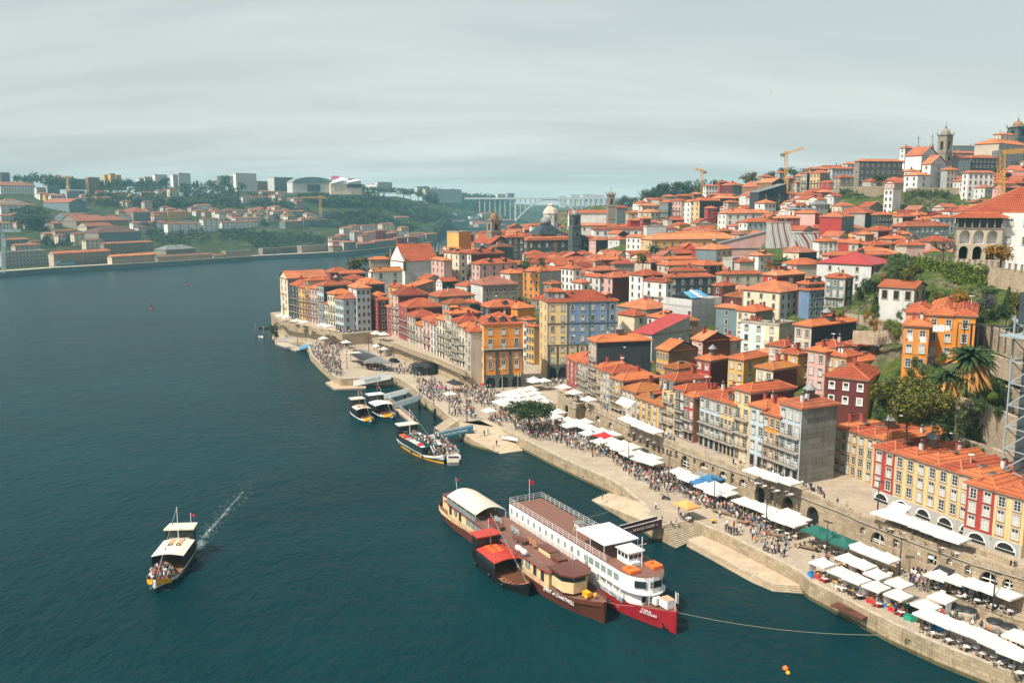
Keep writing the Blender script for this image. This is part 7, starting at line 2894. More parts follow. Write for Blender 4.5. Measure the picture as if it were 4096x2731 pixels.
for k,z,pts in(('B6',QZ,[(195,515),(415,475),(355,590),(490,650),(545,530),(655,715),(665,610),(850,685),(845,785),(1220,810),(1085,875),(1120,955),(1250,1010),(1395,1065),(1540,1118),(1690,1195),(1850,1275),(1195,620),(1345,655),(1490,688),(1625,730),(1770,775),(1890,1140),(510,378),(625,425),(748,470)]),('B5',QZ,[(1080,268),(1185,305),(1295,345),(1400,385),(1440,440),(1535,478),(1632,508),(1570,400),(1685,465),(640,100),(740,90),(760,165),(860,110),(870,170),(450,8)]),('B2',QZ,[(1690,1118),(1775,1165),(1830,1195),(945,838),(1050,832),(1090,872),(1165,862),(1135,905),(1240,890),(1220,952),(1310,955),(1330,1000),(1430,990),(1440,1032),(1060,772),(835,762),(640,640),(720,660),(650,690),(780,688),(850,715),(905,742),(965,745),(800,655),(550,565),(520,610)]),('B2',QZ,[(290,350),(190,368),(100,388),(330,388),(230,405),(130,420),(30,408),(370,428),(270,445),(180,460),(75,450),(425,468),(60,492),(150,500),(0,470),(330,470),(250,490)]),('B1',QZ,[(1980,875),(1570,700),(245,125),(480,165),(810,205),(880,235)]),):
 for i,(x,y)in enumerate(pts):
  w=3.0 if k=='B6' and i<11 else 3.3 if k in('B6','B1')else 3.6
  parasol(k,x,y,z,w=w,d=w)
for x,y in((155,240),(270,290),(380,335)):
 parasol('B6',x,y,QZ,'green_cloth',4.2,4.2,'dark green parasol')
for x,y in((1895,1217),(1988,1185)):
 parasol('B2',x,y,QZ,'blue_cloth',4.0,4.0,'deep blue parasol')
parasol('B5',420,310,QZ,'orange_cloth',4.2,3.2,'orange stall canopy')
parasol('B2',980,785,QZ,'cloth_red',4.2,3.6,'red parasol with white marks')
for x,y in((1215,395),(1290,385),(1325,425),(1235,418),(1640,592),(1605,578)):
 parasol('B1',x,y,QZ,'black_cloth',3.4,3.4,'black parasol')
for x,y in((318,258),(325,278),(415,272)):
 parasol('B2',x,y,QZ+.3,'grey_cloth' if y<270 and x<400 else 'canvas',3.6,3.6,'pale parasol by the tall yellow and blue block')
for k,x,y in(('B2',1200,628),('B2',1262,655),('B2',1330,688),('B2',1395,715),('B2',1455,740),('B3',235,930),('B3',300,950),('B3',395,985),('B3',505,1012),('B2',705,382),('B2',835,445),('B2',600,332)):
 parasol(k,x,y,8.2,'canvas',3.6,3.2,'white parasol up on the walkway')
for x,y in((755,95),(865,128),(975,165),(1085,205),(1195,248),(1310,290)):
 parasol('B6',x,y,8.2,'canvas',4.2,3.6,'cream parasol in the upper lane')
for x,y in((260,553),(312,565),(400,593),(465,605),(620,630),(668,640),(1080,700),(1145,708)):
 parasol('A5',x,y,8.0,'canvas',4.0,3.6,'white parasol on the walkway at the river bend')
gg=random.Random(6)
for k,x,y in[('B6',*q)for q in((195,515),(415,475),(355,590),(490,650),(545,530),(655,715),(665,610),(850,685),(845,785),(1085,875),(1220,810))]:
 c=onz(*rp(k,x,y),QZ+3.1)
 t=thing('market_table',None,'market stall',(c.x,c.y,QZ),QANG,'market tables under the small canopies')
 m=MB()
 m.box((0,0,.8),(2.4,1.3,.08),0)
 m.box((0,0,.42),(2.3,1.2,.7),1)
 m.build('table',['timber',gg.choice(('cloth_red','blue_cloth','black_cloth','canvas'))],t)
 m=MB()
 for i in range(16):
  m.box((gg.uniform(-1.1,1.1),gg.uniform(-.55,.55),.84+gg.uniform(.06,.2)),(gg.uniform(.15,.4),gg.uniform(.15,.35),gg.uniform(.1,.4)),i%5,gg.uniform(0,1))
 m.build('goods',['bench_wood','white','cloth_red','boat_yellow','blue_cloth'],t)
 m=MB()
 for s in(gg.choice((-1,1)),):
  m.face([(s*1.35,-1.4,1.1),(s*1.35,.2,1.1),(s*1.4,.2,2.6),(s*1.4,-1.4,2.6)],0)
 m.build('side_cloth',['washing'],t)
 later(t,'market table heaped with goods','market stall','market tables under the small canopies')
c=onz(*rp('B1',1475,640),QZ+2.4)
t=thing('sun_umbrella','round red and blue striped sun umbrella on the quay','umbrella',c)
m=MB()
for i in range(8):
 a0,a1=2*math.pi*i/8,2*math.pi*(i+1)/8
 m.face([(1.5*math.cos(a0),1.5*math.sin(a0),-.3),(1.5*math.cos(a1),1.5*math.sin(a1),-.3),(0,0,.35)],i%2)
m.build('canopy',['cloth_red','blue_cloth'],t)
m=MB()
m.bar((0,0,-2.4),(0,0,.4),.035,0)
m.build('pole',['pole'],t)
def awning(k,x0,y0,x1,y1,z,drop,out,mat,label):
 a,b=onz(*rp(k,x0,y0),z),onz(*rp(k,x1,y1),z)
 d=(b-a).normalized()
 o_=-dq*out
 t=thing('awning',label,'awning',a)
 m=MB()
 e,f=b-a,Vector((o_.x,o_.y,-drop))
 m.face([(0,0,0),tuple(f),tuple(e+f),tuple(e)],0)
 m.face([tuple(f),tuple(f-Vector((0,0,.3))),tuple(e+f-Vector((0,0,.3))),tuple(e+f)],0)
 m.build('cloth',[mat],t)
 m=MB()
 m.bar((0,0,0),tuple(f),.04,0)
 m.bar(tuple(e),tuple(e+f),.04,0)
 m.build('arm',['pole'],t)
awning('B6',1190,545,1345,600,6.6,1.0,2.4,'black_cloth','black awning over a cafe door in the arcade')
awning('B6',1060,402,1195,445,7.2,.6,1.4,'pg','pale green glazed awning on the arcade')
awning('B6',800,5,960,50,12.0,1.2,2.2,'roof_cream','cream awning over the arches of the yellow terrace')
awning('B2',1870,1130,1955,1160,6.2,.9,2.0,'lead','grey awning beside the deep blue parasols')
awning('B2',1345,915,1415,945,6.0,.9,2.0,'black_cloth','black awning behind the white parasols')
awning('B2',1150,432,1280,480,15.2,1.2,2.0,'roof_cream','cream awning over the balcony of the low brown house')
p=[onz(*rp('C2',x,y),QZ+3.3)for x,y in((1180,1045),(1370,1150),(1860,1190),(1240,965))]
q3=p[3]
t=thing('cafe_pavilion','long cafe pavilion with a flat dark slatted roof on the far quay','pavilion',(p[0].x,p[0].y,QZ))
o0=Vector((p[0].x,p[0].y,QZ))
m=MB()
quad=[p[0],p[1],p[2],onz(*rp('C2',1600,1070),QZ+3.3),onz(*rp('C2',1380,965),QZ+3.3),p[3]]
m.prism([((v-o0).x,(v-o0).y)for v in quad],3.2,3.45,0)
for i in range(26):
 u=i/25
 a=p[0].lerp(p[1],u)-o0
 b_=quad[5].lerp(quad[3],u)-o0
 m.bar((a.x,a.y,3.5),(b_.x,b_.y,3.5),.06,1)
m.build('roof',['slate','iron'],t)
for k,x,y in(('C2',1190,1140),('C2',1355,1245),('C2',1660,1265),('C2',1830,1290),('C2',1250,1090),('C2',1500,1150)):
 v=onz(*rp(k,x,y),QZ)-o0
 m=MB()
 m.bar((v.x,v.y,0),(v.x,v.y,3.2),.09,0)
 m.build('post',['iron'],t)
m=MB()
a,c=[onz(*rp('C2',x,y),QZ+3.5)-o0 for x,y in((1100,1020),(1330,1010))]
for i in range(7):
 s=a.lerp(c,(i+.5)/7)
 m.box((s.x,s.y,3.55),(.9,4.2,.06),0,R(28))
m.build('sun_blind',['roof_cream'],t)
a=onz(*rp('C2',1545,1160),QZ+3.0)-o0
m=MB()
for i in range(7):
 m.box((a.x+i*.95-3,a.y-.2*i,3.0),(.8,3.2,.06),0,R(10))
m.build('sun_blind',['roof_cream'],t)
c=onz(*rp('B1',1330,520),QZ)
t=thing('kiosk','black glass cafe kiosk against the stone wall','kiosk',c,R(28))
m=MB()
m.box((0,3,1.5),(7,5,3.0),0)
m.build('body',['tint_glass'],t)
m=MB()
m.box((0,3,3.1),(7.6,5.6,.25),0)
m.build('roof',['iron'],t)
lm,la=MB(),MB()
lm.lathe([(.16,0),(.13,.5),(.09,6.2)],n=8,m=0)
la.box((0,0,6.2),(1.7,.3,.12),0)
LP,LA=lm.mesh('post',['iron']),la.mesh('lamp_head',['iron'])
for k,x,y,z in(('B5',727,392,QZ),('B5',1320,645,QZ),('B5',2008,930,QZ),('B6',1650,965,QZ),('B6',850,642,QZ),('B2',575,870,QZ),('B2',872,1000,QZ),('B2',1208,1105,QZ),('B2',1585,1250,QZ),('B1',1560,912,QZ),('B1',1745,1010,QZ),('B1',1398,822,QZ),('B1',1253,762,QZ),('B1',1197,540,QZ),('B1',980,395,QZ),('B1',845,325,QZ),('B1',720,275,QZ),('B6',662,130,8.2),('C2',355,885,1.5),('C2',490,885,1.5),('C2',1130,1270,QZ),('C2',910,1190,QZ),('C2',795,1080,QZ)):
 p=onz(*rp(k,x,y),z)
 t=thing('street_lamp',None,'lamp',p,R(-57+rnd.uniform(-10,10)),'dark quay lamp posts')
 put('post',LP,t)
 put('lamp_head',LA,t)
 later(t,'tall dark street lamp with flat head','lamp','dark quay lamp posts',p+Vector((0,0,5)))
om,og=MB(),MB()
om.lathe([(.35,0),(.3,.8),(.12,1.0),(.1,6.5),(.2,6.6)],n=8,m=0)
for i in range(4):
 a=math.pi/2*i
 om.bar((0,0,6.0),(.8*math.cos(a),.8*math.sin(a),6.4),.05,0)
OM=om.mesh('post',['stone_trim'])
for i,(k,x,y)in enumerate((('B2',22,372),('B2',168,432))):
 p=onz(*rp(k,x,y),QZ)
 t=thing('ornate_lamp',('ornate lamp post with five globes nearer the orange house','ornate lamp post with five globes rising through the white parasols')[i],'lamp',p)
 put('post',OM,t)
 for j in range(5):
  a=math.pi/2*j
  g=MB()
  g.lathe([(.05,-.3),(.26,-.15),(.28,.1),(.05,.35)],(0 if j==4 else.8*math.cos(a),0 if j==4 else.8*math.sin(a),7.0 if j==4 else 6.7),8,0)
  g.build('globe',['gold'],t)
p=onz(*rp('B1',1905,690),QZ)
t=thing('phone_box','red telephone box beside the orange corner house','phone box',p)
m=MB()
m.box((0,0,1.2),(.95,.95,2.4),0)
m.box((0,0,2.5),(1.05,1.05,.2),0)
m.build('body',['cloth_red'],t)
m=MB()
for a in range(4):
 m.box((.49*math.cos(a*math.pi/2),.49*math.sin(a*math.pi/2),1.3),(.03,.7,1.6),0,a*math.pi/2)
m.build('window',['pale_glass'],t)
for x,y in((1280,960),(1360,995),(1440,1010),(1665,1110),(1780,1155)):
 p=onz(*rp('B6',x,y),QZ)
 t=thing('waste_tank',None,'tank',p,0,'round tanks below the street wall')
 m=MB()
 m.lathe([(1.05,0),(1.05,1.3)],n=14,m=0)
 m.build('body',['stone_trim'],t)
 m=MB()
 m.lathe([(1.12,1.3),(1.12,1.42),(.3,1.55)],n=14,m=0)
 m.build('lid',['iron'],t)
 later(t,'round grey tank with dark lid','tank','round tanks below the street wall')
CR={}
for i,(k,x,y,c)in enumerate([('B6',100,650,'blue'),('B6',112,655,'blue'),('B6',158,655,'blue'),('B6',925,1018,'green'),('B6',965,1030,'green'),('B6',1005,1005,'blue'),('B6',1042,1010,'blue'),('B6',1165,1095,'blue'),('B6',1215,1115,'blue'),('B6',740,905,'blue'),('B6',772,905,'black'),('B6',930,935,'green'),('B6',970,960,'black'),('B6',1760,1340,'blue'),('B6',1900,1385,'blue'),('B6',735,865,'orange'),('B6',175,665,'orange')]):
 p=onz(*rp(k,x,y),QZ)
 mt={'blue':'blue_crate','green':'green_crate','black':'black_cloth','orange':'life_orange'}[c]
 if mt not in MATS:
  plain(mt,(.02,.22,.48)if 'blue' in mt else(.02,.28,.18),.5)
 if c not in CR:
  m=MB()
  m.box((0,0,.3),(1.0,.7,.06),0)
  for s in(-1,1):
   m.box((0,s*.34,.38),(1.0,.05,.7),0)
   m.box((s*.48,0,.38),(.05,.64,.7),0)
  CR[c]=m.mesh('crate',[mt])
 o=put('crate',CR[c],None,p,rnd.uniform(-.5,.5),(1.1,1.1,1.0))
 later(o,f'{c} plastic crate','crate','crates behind the market stalls')
for k,x,y,rz in(('B5',1460,705,-.75),('B5',1790,840,-.6),('B5',1110,560,-.6),('B5',830,440,-.7)):
 p=onz(*rp(k,x,y),QZ)
 t=thing('bench',None,'bench',p,rz,'long timber benches on the quay')
 m=MB()
 m.box((0,0,.45),(4.5,.9,.12),0)
 m.build('seat',['timber'],t)
 for s in(-1.7,1.7):
  m=MB()
  m.box((s,0,.2),(.3,.7,.4),0)
  m.build('leg',['concrete'],t)
 later(t,'long timber bench','bench','long timber benches on the quay')
p=onz(*rp('B5',720,540),QZ)
t=thing('bollard','yellow topped iron bollard above the river steps','bollard',p)
m=MB()
m.lathe([(.3,0),(.22,.3),(.3,.5)],n=10,m=0)
m.build('stem',['iron'],t)
m=MB()
m.lathe([(.45,.5),(.48,.65),(.3,.75)],n=10,m=0)
m.build('cap',['boat_yellow'],t)
p=onz(*rp('B5',180,275),QZ)
t=thing('scooter','dark motor scooter parked on the quay above the ramp','scooter',p,R(-20))
m=MB()
m.box((0,0,.45),(1.0,.3,.25),0)
m.box((-.35,0,.75),(.7,.3,.16),0)
m.bar((.55,0,.3),(.4,0,1.1),.08,0)
m.bar((.4,-.3,1.1),(.4,.3,1.1),.03,0)
m.build('body',['paint_black'],t)
for x in(-.6,.62):
 m=MB()
 m.lathe([(.27,-.06),(.27,.06)],n=12,m=0)
 m.build('wheel',['iron'],t,(x,0,.27)).rotation_euler=(math.pi/2,0,0)
p=onz(*rp('C2',1870,1165),QZ)
t=thing('parked_car','dark parked car beside the cafe pavilion','car',p,R(-40))
m=MB()
m.prism([(-2.1,-.85),(2.1,-.85),(2.1,.85),(-2.1,.85)],.3,.85,0)
m.prism([(-1.6,-.78),(1.0,-.78),(1.0,.78),(-1.6,.78)],.85,1.4,1,0)
m.build('body',['paint_black','tint_glass'],t)
for x in(-1.3,1.3):
 for s in(-.82,.82):
  m=MB()
  m.lathe([(.32,-.1),(.32,.1)],n=12,m=0)
  m.build('wheel',['iron'],t,(x,s,.32)).rotation_euler=(math.pi/2,0,0)
m=MB()
pr=[onz(*rp('B6',x,y),QZ)for x,y in((930,745),(1120,815),(1330,885),(1500,920),(1700,975),(1930,1035))]
for a,c in zip(pr,pr[1:]):
 n=int((c-a).length/1.2)
 for i in range(n):
  v=a+(c-a)*(i/n)
  m.bar(v,v+Vector((0,0,1.05)),.035,0)
 for z in(.55,1.05):
  m.bar(a+Vector((0,0,z)),c+Vector((0,0,z)),.03,0)
tag(m.build('street_railing',['iron']),'dark iron railing along the quay street before the tanks','railing')
slabw=[onz(*rp('B6',x,y),QZ)for x,y in((1330,905),(1500,985),(1720,1065),(1930,1130))]
m=MB()
for a,c in zip(slabw,slabw[1:]):
 md=(a+c)/2
 d=c-a
 m.box((md.x,md.y,QZ+.7),(d.length+.3,.5,1.4),0,math.atan2(d.y,d.x))
tag(m.build('low_wall',['granite']),'low stone wall behind the round tanks on the quay','wall')
m=MB()
a,c=onz(*rp('B6',330,815),2.6),onz(*rp('B6',800,1045),2.6)
d=c-a
md=(a+c)/2
plain('rust',(.10,.035,.02),.8,.4,.6)
m.box((md.x-.3,md.y-.2,2.2),(d.length,.3,1.3),0,math.atan2(d.y,d.x))
mm=a+d*.38
m.box((mm.x-1.4,mm.y-.6,2.1),(5.5,2.2,.2),0,math.atan2(d.y,d.x)+.1)
m.build('rusty_fender',['rust'])
tag(bpy.data.objects['rusty_fender'],'rusty iron landing plate fixed to the quay wall','landing plate')
m=MB()
a=onz(*rp('B6',1010,1300),0)
for s in(0,.5):
 m.bar((a.x+s,a.y-s*.2-.1,-.2),(a.x+s,a.y-s*.2-.1,3.3),.05,0)
for i in range(9):
 m.bar((a.x,a.y-.1,.2+i*.36),(a.x+.5,a.y-.2,.2+i*.36),.04,0)
tag(m.build('quay_ladder',['rust']),'iron ladder fixed down the quay wall','ladder')
# --- people
SKIN,CLOTH=(.42,.25,.17),{'white':(.75,.74,.72),'black':(.015,.015,.018),'dark blue':(.02,.035,.08),'red':(.45,.03,.03),'grey':(.25,.26,.27),'light blue':(.25,.40,.52),'green':(.05,.12,.07),'pink':(.62,.33,.34),'beige':(.46,.36,.25),'orange':(.65,.22,.05)}
plain('skin',SKIN,.6)
for k,c in CLOTH.items():
 plain('cloth '+k,c,.85)
for k,c in(('hair dark',(.02,.014,.01)),('hair brown',(.10,.05,.025)),('hair fair',(.35,.24,.12)),('shoe',(.03,.03,.03))):
 plain(k,c,.8)
def figure(pose):
 """one skinned body: joints with radii, grown into a single surface"""
 J={'pel':(0,0,.95,.14),'chest':(0,.01,1.30,.17),'neck':(0,.01,1.48,.06),'head':(0,-.015,1.60,.092),'top':(0,.0,1.71,.07)}
 E=[('pel','chest'),('chest','neck'),('neck','head'),('head','top')]
 for s,k in((-1,'l'),(1,'r')):
  J['hip'+k]=(s*.10,0,.90,.10)
  J['sh'+k]=(s*.19,.01,1.40,.065)
  if pose=='sit':
   J['kn'+k],J['an'+k],J['to'+k]=(s*.12,-.42,.93,.075),(s*.12,-.42,.52,.05),(s*.12,-.56,.48,.04)
   J['el'+k],J['wr'+k],J['ha'+k]=(s*.25,-.06,1.15,.048),(s*.16,-.30,1.08,.036),(s*.13,-.38,1.06,.036)
  elif pose=='walk':
   J['kn'+k],J['an'+k],J['to'+k]=(s*.10,-.10 if s>0 else.05,.50,.07),(s*.10,-.22 if s>0 else.30,.10 if s>0 else.16,.048),(s*.10,-.36 if s>0 else.2,.04 if s>0 else.06,.038)
   J['el'+k],J['wr'+k],J['ha'+k]=(s*.25,.08*s,1.13,.048),(s*.24,-.1+.18*s,.90,.036),(s*.24,-.12+.2*s,.82,.036)
  elif pose=='phone':
   J['kn'+k],J['an'+k],J['to'+k]=(s*.10,0,.49,.07),(s*.11,.02,.08,.048),(s*.12,-.12,.04,.038)
   J['el'+k],J['wr'+k],J['ha'+k]=(s*.24,-.08,1.17,.048),(s*.12,-.30,1.34,.036),(s*.07,-.34,1.42,.036)
  else:
   J['kn'+k],J['an'+k],J['to'+k]=(s*.10,-.01,.49,.07),(s*.12,.02,.08,.048),(s*.14,-.12,.04,.038)
   J['el'+k],J['wr'+k],J['ha'+k]=(s*.26,.03,1.14,.048),(s*.27,-.04,.90,.036),(s*.27,-.06,.81,.038)
  E+=[('pel','hip'+k),('hip'+k,'kn'+k),('kn'+k,'an'+k),('an'+k,'to'+k),('chest','sh'+k),('sh'+k,'el'+k),('el'+k,'wr'+k),('wr'+k,'ha'+k)]
 names=list(J)
 me=bpy.data.meshes.new('body_cage')
 me.from_pydata([J[k][:3]for k in names],[(names.index(a),names.index(b))for a,b in E],[])
 o=bpy.data.objects.new('body_cage',me)
 COL.objects.link(o)
 o.modifiers.new('skin','SKIN')
 sk=me.skin_vertices[0].data
 for i,k in enumerate(names):
  sk[i].radius=(J[k][3],J[k][3]*(.72 if k in('chest','pel')else 1))
  sk[i].use_root=(i==0)
 s=o.modifiers.new('sub','SUBSURF')
 s.levels=s.render_levels=1
 dg=bpy.context.evaluated_depsgraph_get()
 out=bpy.data.meshes.new_from_object(o.evaluated_get(dg))
 bpy.data.objects.remove(o)
 return out
POSES={}
for o in list(COL.objects):
 break
for ps in('stand','walk','phone','sit'):
 POSES[ps]=figure(ps)
def part_of(c,pose):
 z=c[2]
 if z>1.64 or(z>1.55 and c[1]>.02):
  return 0
 if z>1.46 and abs(c[0])<.16:
  return 1
 if pose=='sit':
  if abs(c[0])>.1 and z>1.0 and c[1]<-.2:
   return 1
  if z<1.0:
   return 3 if z>.5 else 4
  return 2
 if abs(c[0])>.2 and z<1.12:
  return 1
 if pose=='phone' and c[1]<-.2 and z>1.15:
  return 1
 if z>.95:
  return 2
 return 4 if z<.07 else 3
BODY={}
def body(pose,hair,top,leg):
 k=(pose,hair,top,leg)
 if k not in BODY:
  me=POSES[pose].copy()
  me.name='person'
  me.materials.clear()
  for x in('hair '+hair,'skin','cloth '+top,'cloth '+leg,'shoe'):
   me.materials.append(MATS[x])
  n=len(me.polygons)
  me.polygons.foreach_set('material_index',[part_of(p.center,pose)for p in me.polygons])
  me.polygons.foreach_set('use_smooth',[True]*n)
  BODY[k]=me
 return BODY[k]
PG=random.Random(21)
TOPS=['white','white','black','black','black','dark blue','dark blue','dark blue','red','grey','light blue','green','pink','beige','orange','white','black','grey','black','dark blue']
LEGS=['dark blue','dark blue','dark blue','black','black','black','grey','light blue','beige']
SPOTS=[]
def crowd(k,poly,n,z=QZ,sit=.25,dmin=.62):
 P=[rp(k,x,y)for x,y in poly]
 x0,x1=min(p[0]for p in P),max(p[0]for p in P)
 y0,y1=min(p[1]for p in P),max(p[1]for p in P)
 n=int(n*1.9)
 got=tries=0
 while got<n and tries<n*30:
  tries+=1
  x,y=PG.uniform(x0,x1),PG.uniform(y0,y1)
  if not inside(x,y,P):
   continue
  w=onz(x,y,z)
  if z==QZ and not inside(w.x,w.y,QPOLY):
   continue
  if any((w.x-s[0])**2+(w.y-s[1])**2<dmin**2 for s in SPOTS[-140:]):
   continue
  ps='sit' if PG.random()<sit else PG.choice(('stand','stand','walk','walk','phone'))
  SPOTS.append((w.x,w.y,z,PG.uniform(0,6.28),ps))
  got+=1
def folk(k,pts,z=QZ,pose=None):
 for x,y in pts:
  w=onz(*rp(k,x,y),z)
  SPOTS.append((w.x,w.y,z,PG.uniform(0,6.28),pose or PG.choice(('stand','stand','walk','phone'))))
folk('B5',[(325,445),(350,505),(378,515),(375,425),(402,430),(135,550),(66,388),(797,485),(865,650),(900,655),(925,680),(958,682),(1010,682),(880,600),(955,610),(1025,510),(1170,745),(1212,740),(1232,705),(1148,655),(1265,630),(1282,630),(1398,620),(1455,735),(1515,640),(1665,735),(1310,860),(1345,880),(1392,890),(1430,890),(1470,875),(1545,860),(1500,930),(1530,930),(1425,800),(1850,830),(1990,880),(108,220),(270,160),(310,160)])
folk('B5',[(238,570),(298,560),(1490,760),(1530,750),(1580,745),(1100,570),(1130,580),(1710,830),(1760,810),(1890,880)],pose='sit')
folk('B6',[(970,640),(1005,640),(885,655),(970,730),(1000,740),(1050,770),(1080,780),(1135,745),(822,975),(1410,880),(1450,870),(1510,870),(1545,860),(1365,850),(1320,800),(1808,1415),(1775,1190),(1480,1060),(1300,970),(1815,590)if False else(1700,1010)])
folk('B6',[(1010,300),(1042,310),(1130,340),(750,165),(320,50),(395,85),(1805,590),(1835,595)],8.2)
folk('B5',[(1940,215),(1985,290),(2135,355),(2240,400)],8.2)
folk('B2',[(965,560),(990,575),(1010,580),(1640,870),(1930,985),(2195,1085),(2215,1095),(2260,1100)],8.2)
folk('B1',[(1925,1155),(1965,1145),(2085,1180)],2.2)
folk('B1',[(2025,1300),(2055,1260)],1.0)
folk('B4',[(1588,395)],1.2,'stand')
crowd('B6',[(930,700),(1130,760),(1560,880),(1840,880),(1850,800),(1600,760),(1200,660),(960,640)],62,QZ,.3)
crowd('B6',[(60,280),(200,300),(420,430),(860,600),(840,560),(500,400),(120,230)],46,QZ,.6)
crowd('B5',[(700,380),(860,420),(1000,520),(1250,560),(1320,520),(1000,380),(840,300)],40,QZ,.25)
crowd('B5',[(1280,600),(1500,720),(1600,860),(1300,880),(1150,740),(840,650)],14,QZ,.1)
crowd('B5',[(1780,640),(1900,760),(2281,900),(2281,840),(1980,680)],24,QZ,.7)
crowd('B6',[(90,540),(300,620),(700,820),(900,760),(600,620),(250,500)],22)
crowd('B6',[(950,900),(1300,1080),(1850,1330),(1900,1250),(1400,1050),(1100,900)],26)
crowd('B5',[(780,300),(900,440),(1330,560),(1680,580),(1600,500),(1000,320)],62,QZ,.3)
crowd('B5',[(260,160),(520,330),(700,400),(860,330),(760,180),(560,120),(400,60)],66,QZ,.4)
crowd('B5',[(0,20),(0,180),(250,230),(400,60),(200,0)],26,QZ,.35)
crowd('B2',[(1000,990),(1250,1230),(1600,1290),(1700,1190),(1500,1080),(1250,980),(1050,940)],95,QZ,.2)
crowd('B2',[(560,740),(600,900),(900,1000),(1120,1010),(1200,960),(1000,860),(760,760)],85,QZ,.35)
crowd('B2',[(80,650),(150,760),(330,840),(560,880),(640,760),(520,660),(300,640)],120,QZ,.2)
crowd('B2',[(0,520),(0,660),(80,690),(80,560)],16)
crowd('B2',[(250,290),(330,320),(480,350),(620,300),(480,290)],30,QZ,.4)
crowd('B1',[(1700,650),(1720,780),(1900,850),(2100,860),(2150,760),(1960,650)],75,QZ,.2)
crowd('B1',[(1720,800),(1730,950),(1850,1010),(1800,830)],26)
crowd('B1',[(1180,660),(1200,710),(1380,800),(1690,800),(1640,700),(1400,640)],60,QZ,.25)
crowd('B1',[(1200,590),(1380,690),(1500,640),(1400,560)],20)
crowd('B1',[(1560,700),(1560,960),(1690,960),(1690,760)],20)
crowd('B1',[(1950,900),(1990,1060),(2100,1070),(2110,900)],18)
crowd('C2',[(560,880),(560,1000),(740,1250),(900,1380),(1060,1390),(1000,1000),(1300,880),(1400,860),(1450,800),(1200,830),(800,860)],190,QZ,.12)
crowd('C2',[(600,1030),(640,1010),(900,1330),(860,1370)],45,QZ,.9)
crowd('C2',[(1360,1200),(1400,1280),(1740,1320),(1740,1260),(1500,1220)],38,QZ,.8)
crowd('C2',[(1700,1300),(1900,1350),(2000,1360),(2100,1380),(2340,1380),(2340,1330),(2050,1230),(1900,1260)],38)
crowd('C2',[(1500,880),(1560,960),(1760,1050),(1800,1000),(1620,910)],26,QZ,.7)
crowd('C2',[(980,690),(1000,730),(1360,700),(1350,650)],22,8.0)
crowd('B3',[(200,950),(380,1040),(600,1090),(780,1140),(760,1110),(560,1040),(240,930)],26,8.2,.7)
crowd('B2',[(1150,650),(1450,790),(1620,860),(1640,840),(1480,760),(1200,640)],22,8.2,.6)
crowd('B2',[(660,430),(680,470),(900,480),(880,440),(740,400)],18,8.2,.6)
for(b,L,r0,r1),n,x0,x1,w,z in((RB2,46,.62,.9,1.75,1.15),(RB3,60,.28,.72,1.5,3.0),(RB3,26,.76,.9,1.6,1.15)):
 for i in range(n):
  x,y=PG.uniform(x0,x1)*L,PG.uniform(-w,w)
  v=b.matrix_basis@Vector((x,y,0))
  SPOTS.append((v.x,v.y,z,PG.uniform(0,6.28),PG.choice(('sit','sit','stand','phone'))))
for k,poly,n,z in(('B1',[(1400,1150),(1440,1140),(1640,1320),(1560,1350)],20,.9),):
 crowd(k,poly,n,z,0)
def under_cloth(s):
 """whether a canopy stands between this person and the bridge"""
 zc=s[2]+2.9
 t=(zc-s[2]-1.2)/(CAMH-s[2]-1.2)
 x,y=s[0]*(1-t),s[1]*(1-t)
 return any(z0==s[2]and abs(x-p.x)<w*.62 and abs(y-p.y)<w*.62 and(x-p.x)**2+(y-p.y)**2<(w*.56)**2 for p,z0,w in PARAS)
SPOTS=[s for s in SPOTS if not under_cloth(s)]
SPOTS.sort(key=lambda s:s[0]**2+s[1]**2)
print('people',len(SPOTS))
NEAR_PEOPLE=290
verts,faces,mats_,cm=[],[],[],{}
CMATS=[]
POSW={'sit':'sitting','stand':'standing','walk':'walking','phone':'standing with raised hands'}
low={}
def add_crowd(x,y,z,a,pose,hair,top,leg):
 """one more figure of the distant crowd mesh"""
 me=body(pose,hair,top,leg)
 ca,sa=math.cos(a),math.sin(a)
 off=len(verts)
 for v in me.vertices:
  verts.append((x+v.co.x*ca-v.co.y*sa,y+v.co.x*sa+v.co.y*ca,z+v.co.z))
 idx=[]
 for m in me.materials:
  if m.name not in cm:
   cm[m.name]=len(CMATS)
   CMATS.append(m)
  idx.append(cm[m.name])
 for p in me.polygons:
  faces.append(tuple(i+off for i in p.vertices))
  mats_.append(idx[p.material_index])
for i,(x,y,z,a,pose)in enumerate(SPOTS):
 top,leg,hair=PG.choice(TOPS),PG.choice(LEGS),PG.choice(('dark','dark','brown','fair'))
 z0=z-.45 if pose=='sit' else z
 if i<NEAR_PEOPLE:
  o=put('person',body(pose,hair,top,leg),None,(x,y,z0),a)
  s=PG.uniform(.94,1.06)
  o.scale=(s,s,s)
  later(o,f'person in {top} top and {leg} trousers {POSW[pose]}','person','people on the waterfront')
 else:
  if pose not in low:
   low[pose]=1
  add_crowd(x,y,z0,a,pose,hair,top,leg)
me=bpy.data.meshes.new('crowd')
me.from_pydata(verts,[],faces)
for m in CMATS:
 me.materials.append(m)
me.polygons.foreach_set('material_index',mats_)
me.polygons.foreach_set('use_smooth',[True]*len(faces))
o=put('crowd',me)
o['kind']='stuff'
o['label']='dense crowd of people farther along the quay and square'
tm=MB()
tm.box((0,0,.73),(.8,.8,.05),0)
tl=MB()
tl.bar((0,0,0),(0,0,.72),.05,0)
tl.box((0,0,.03),(.45,.45,.05),0)
TT,TL=tm.mesh('tabletop',['white']),tl.mesh('leg',['iron'])
cs,cb,cl=MB(),MB(),MB()
cs.box((0,0,.45),(.44,.44,.05),0)
cb.box((0,.2,.72),(.44,.05,.5),0)
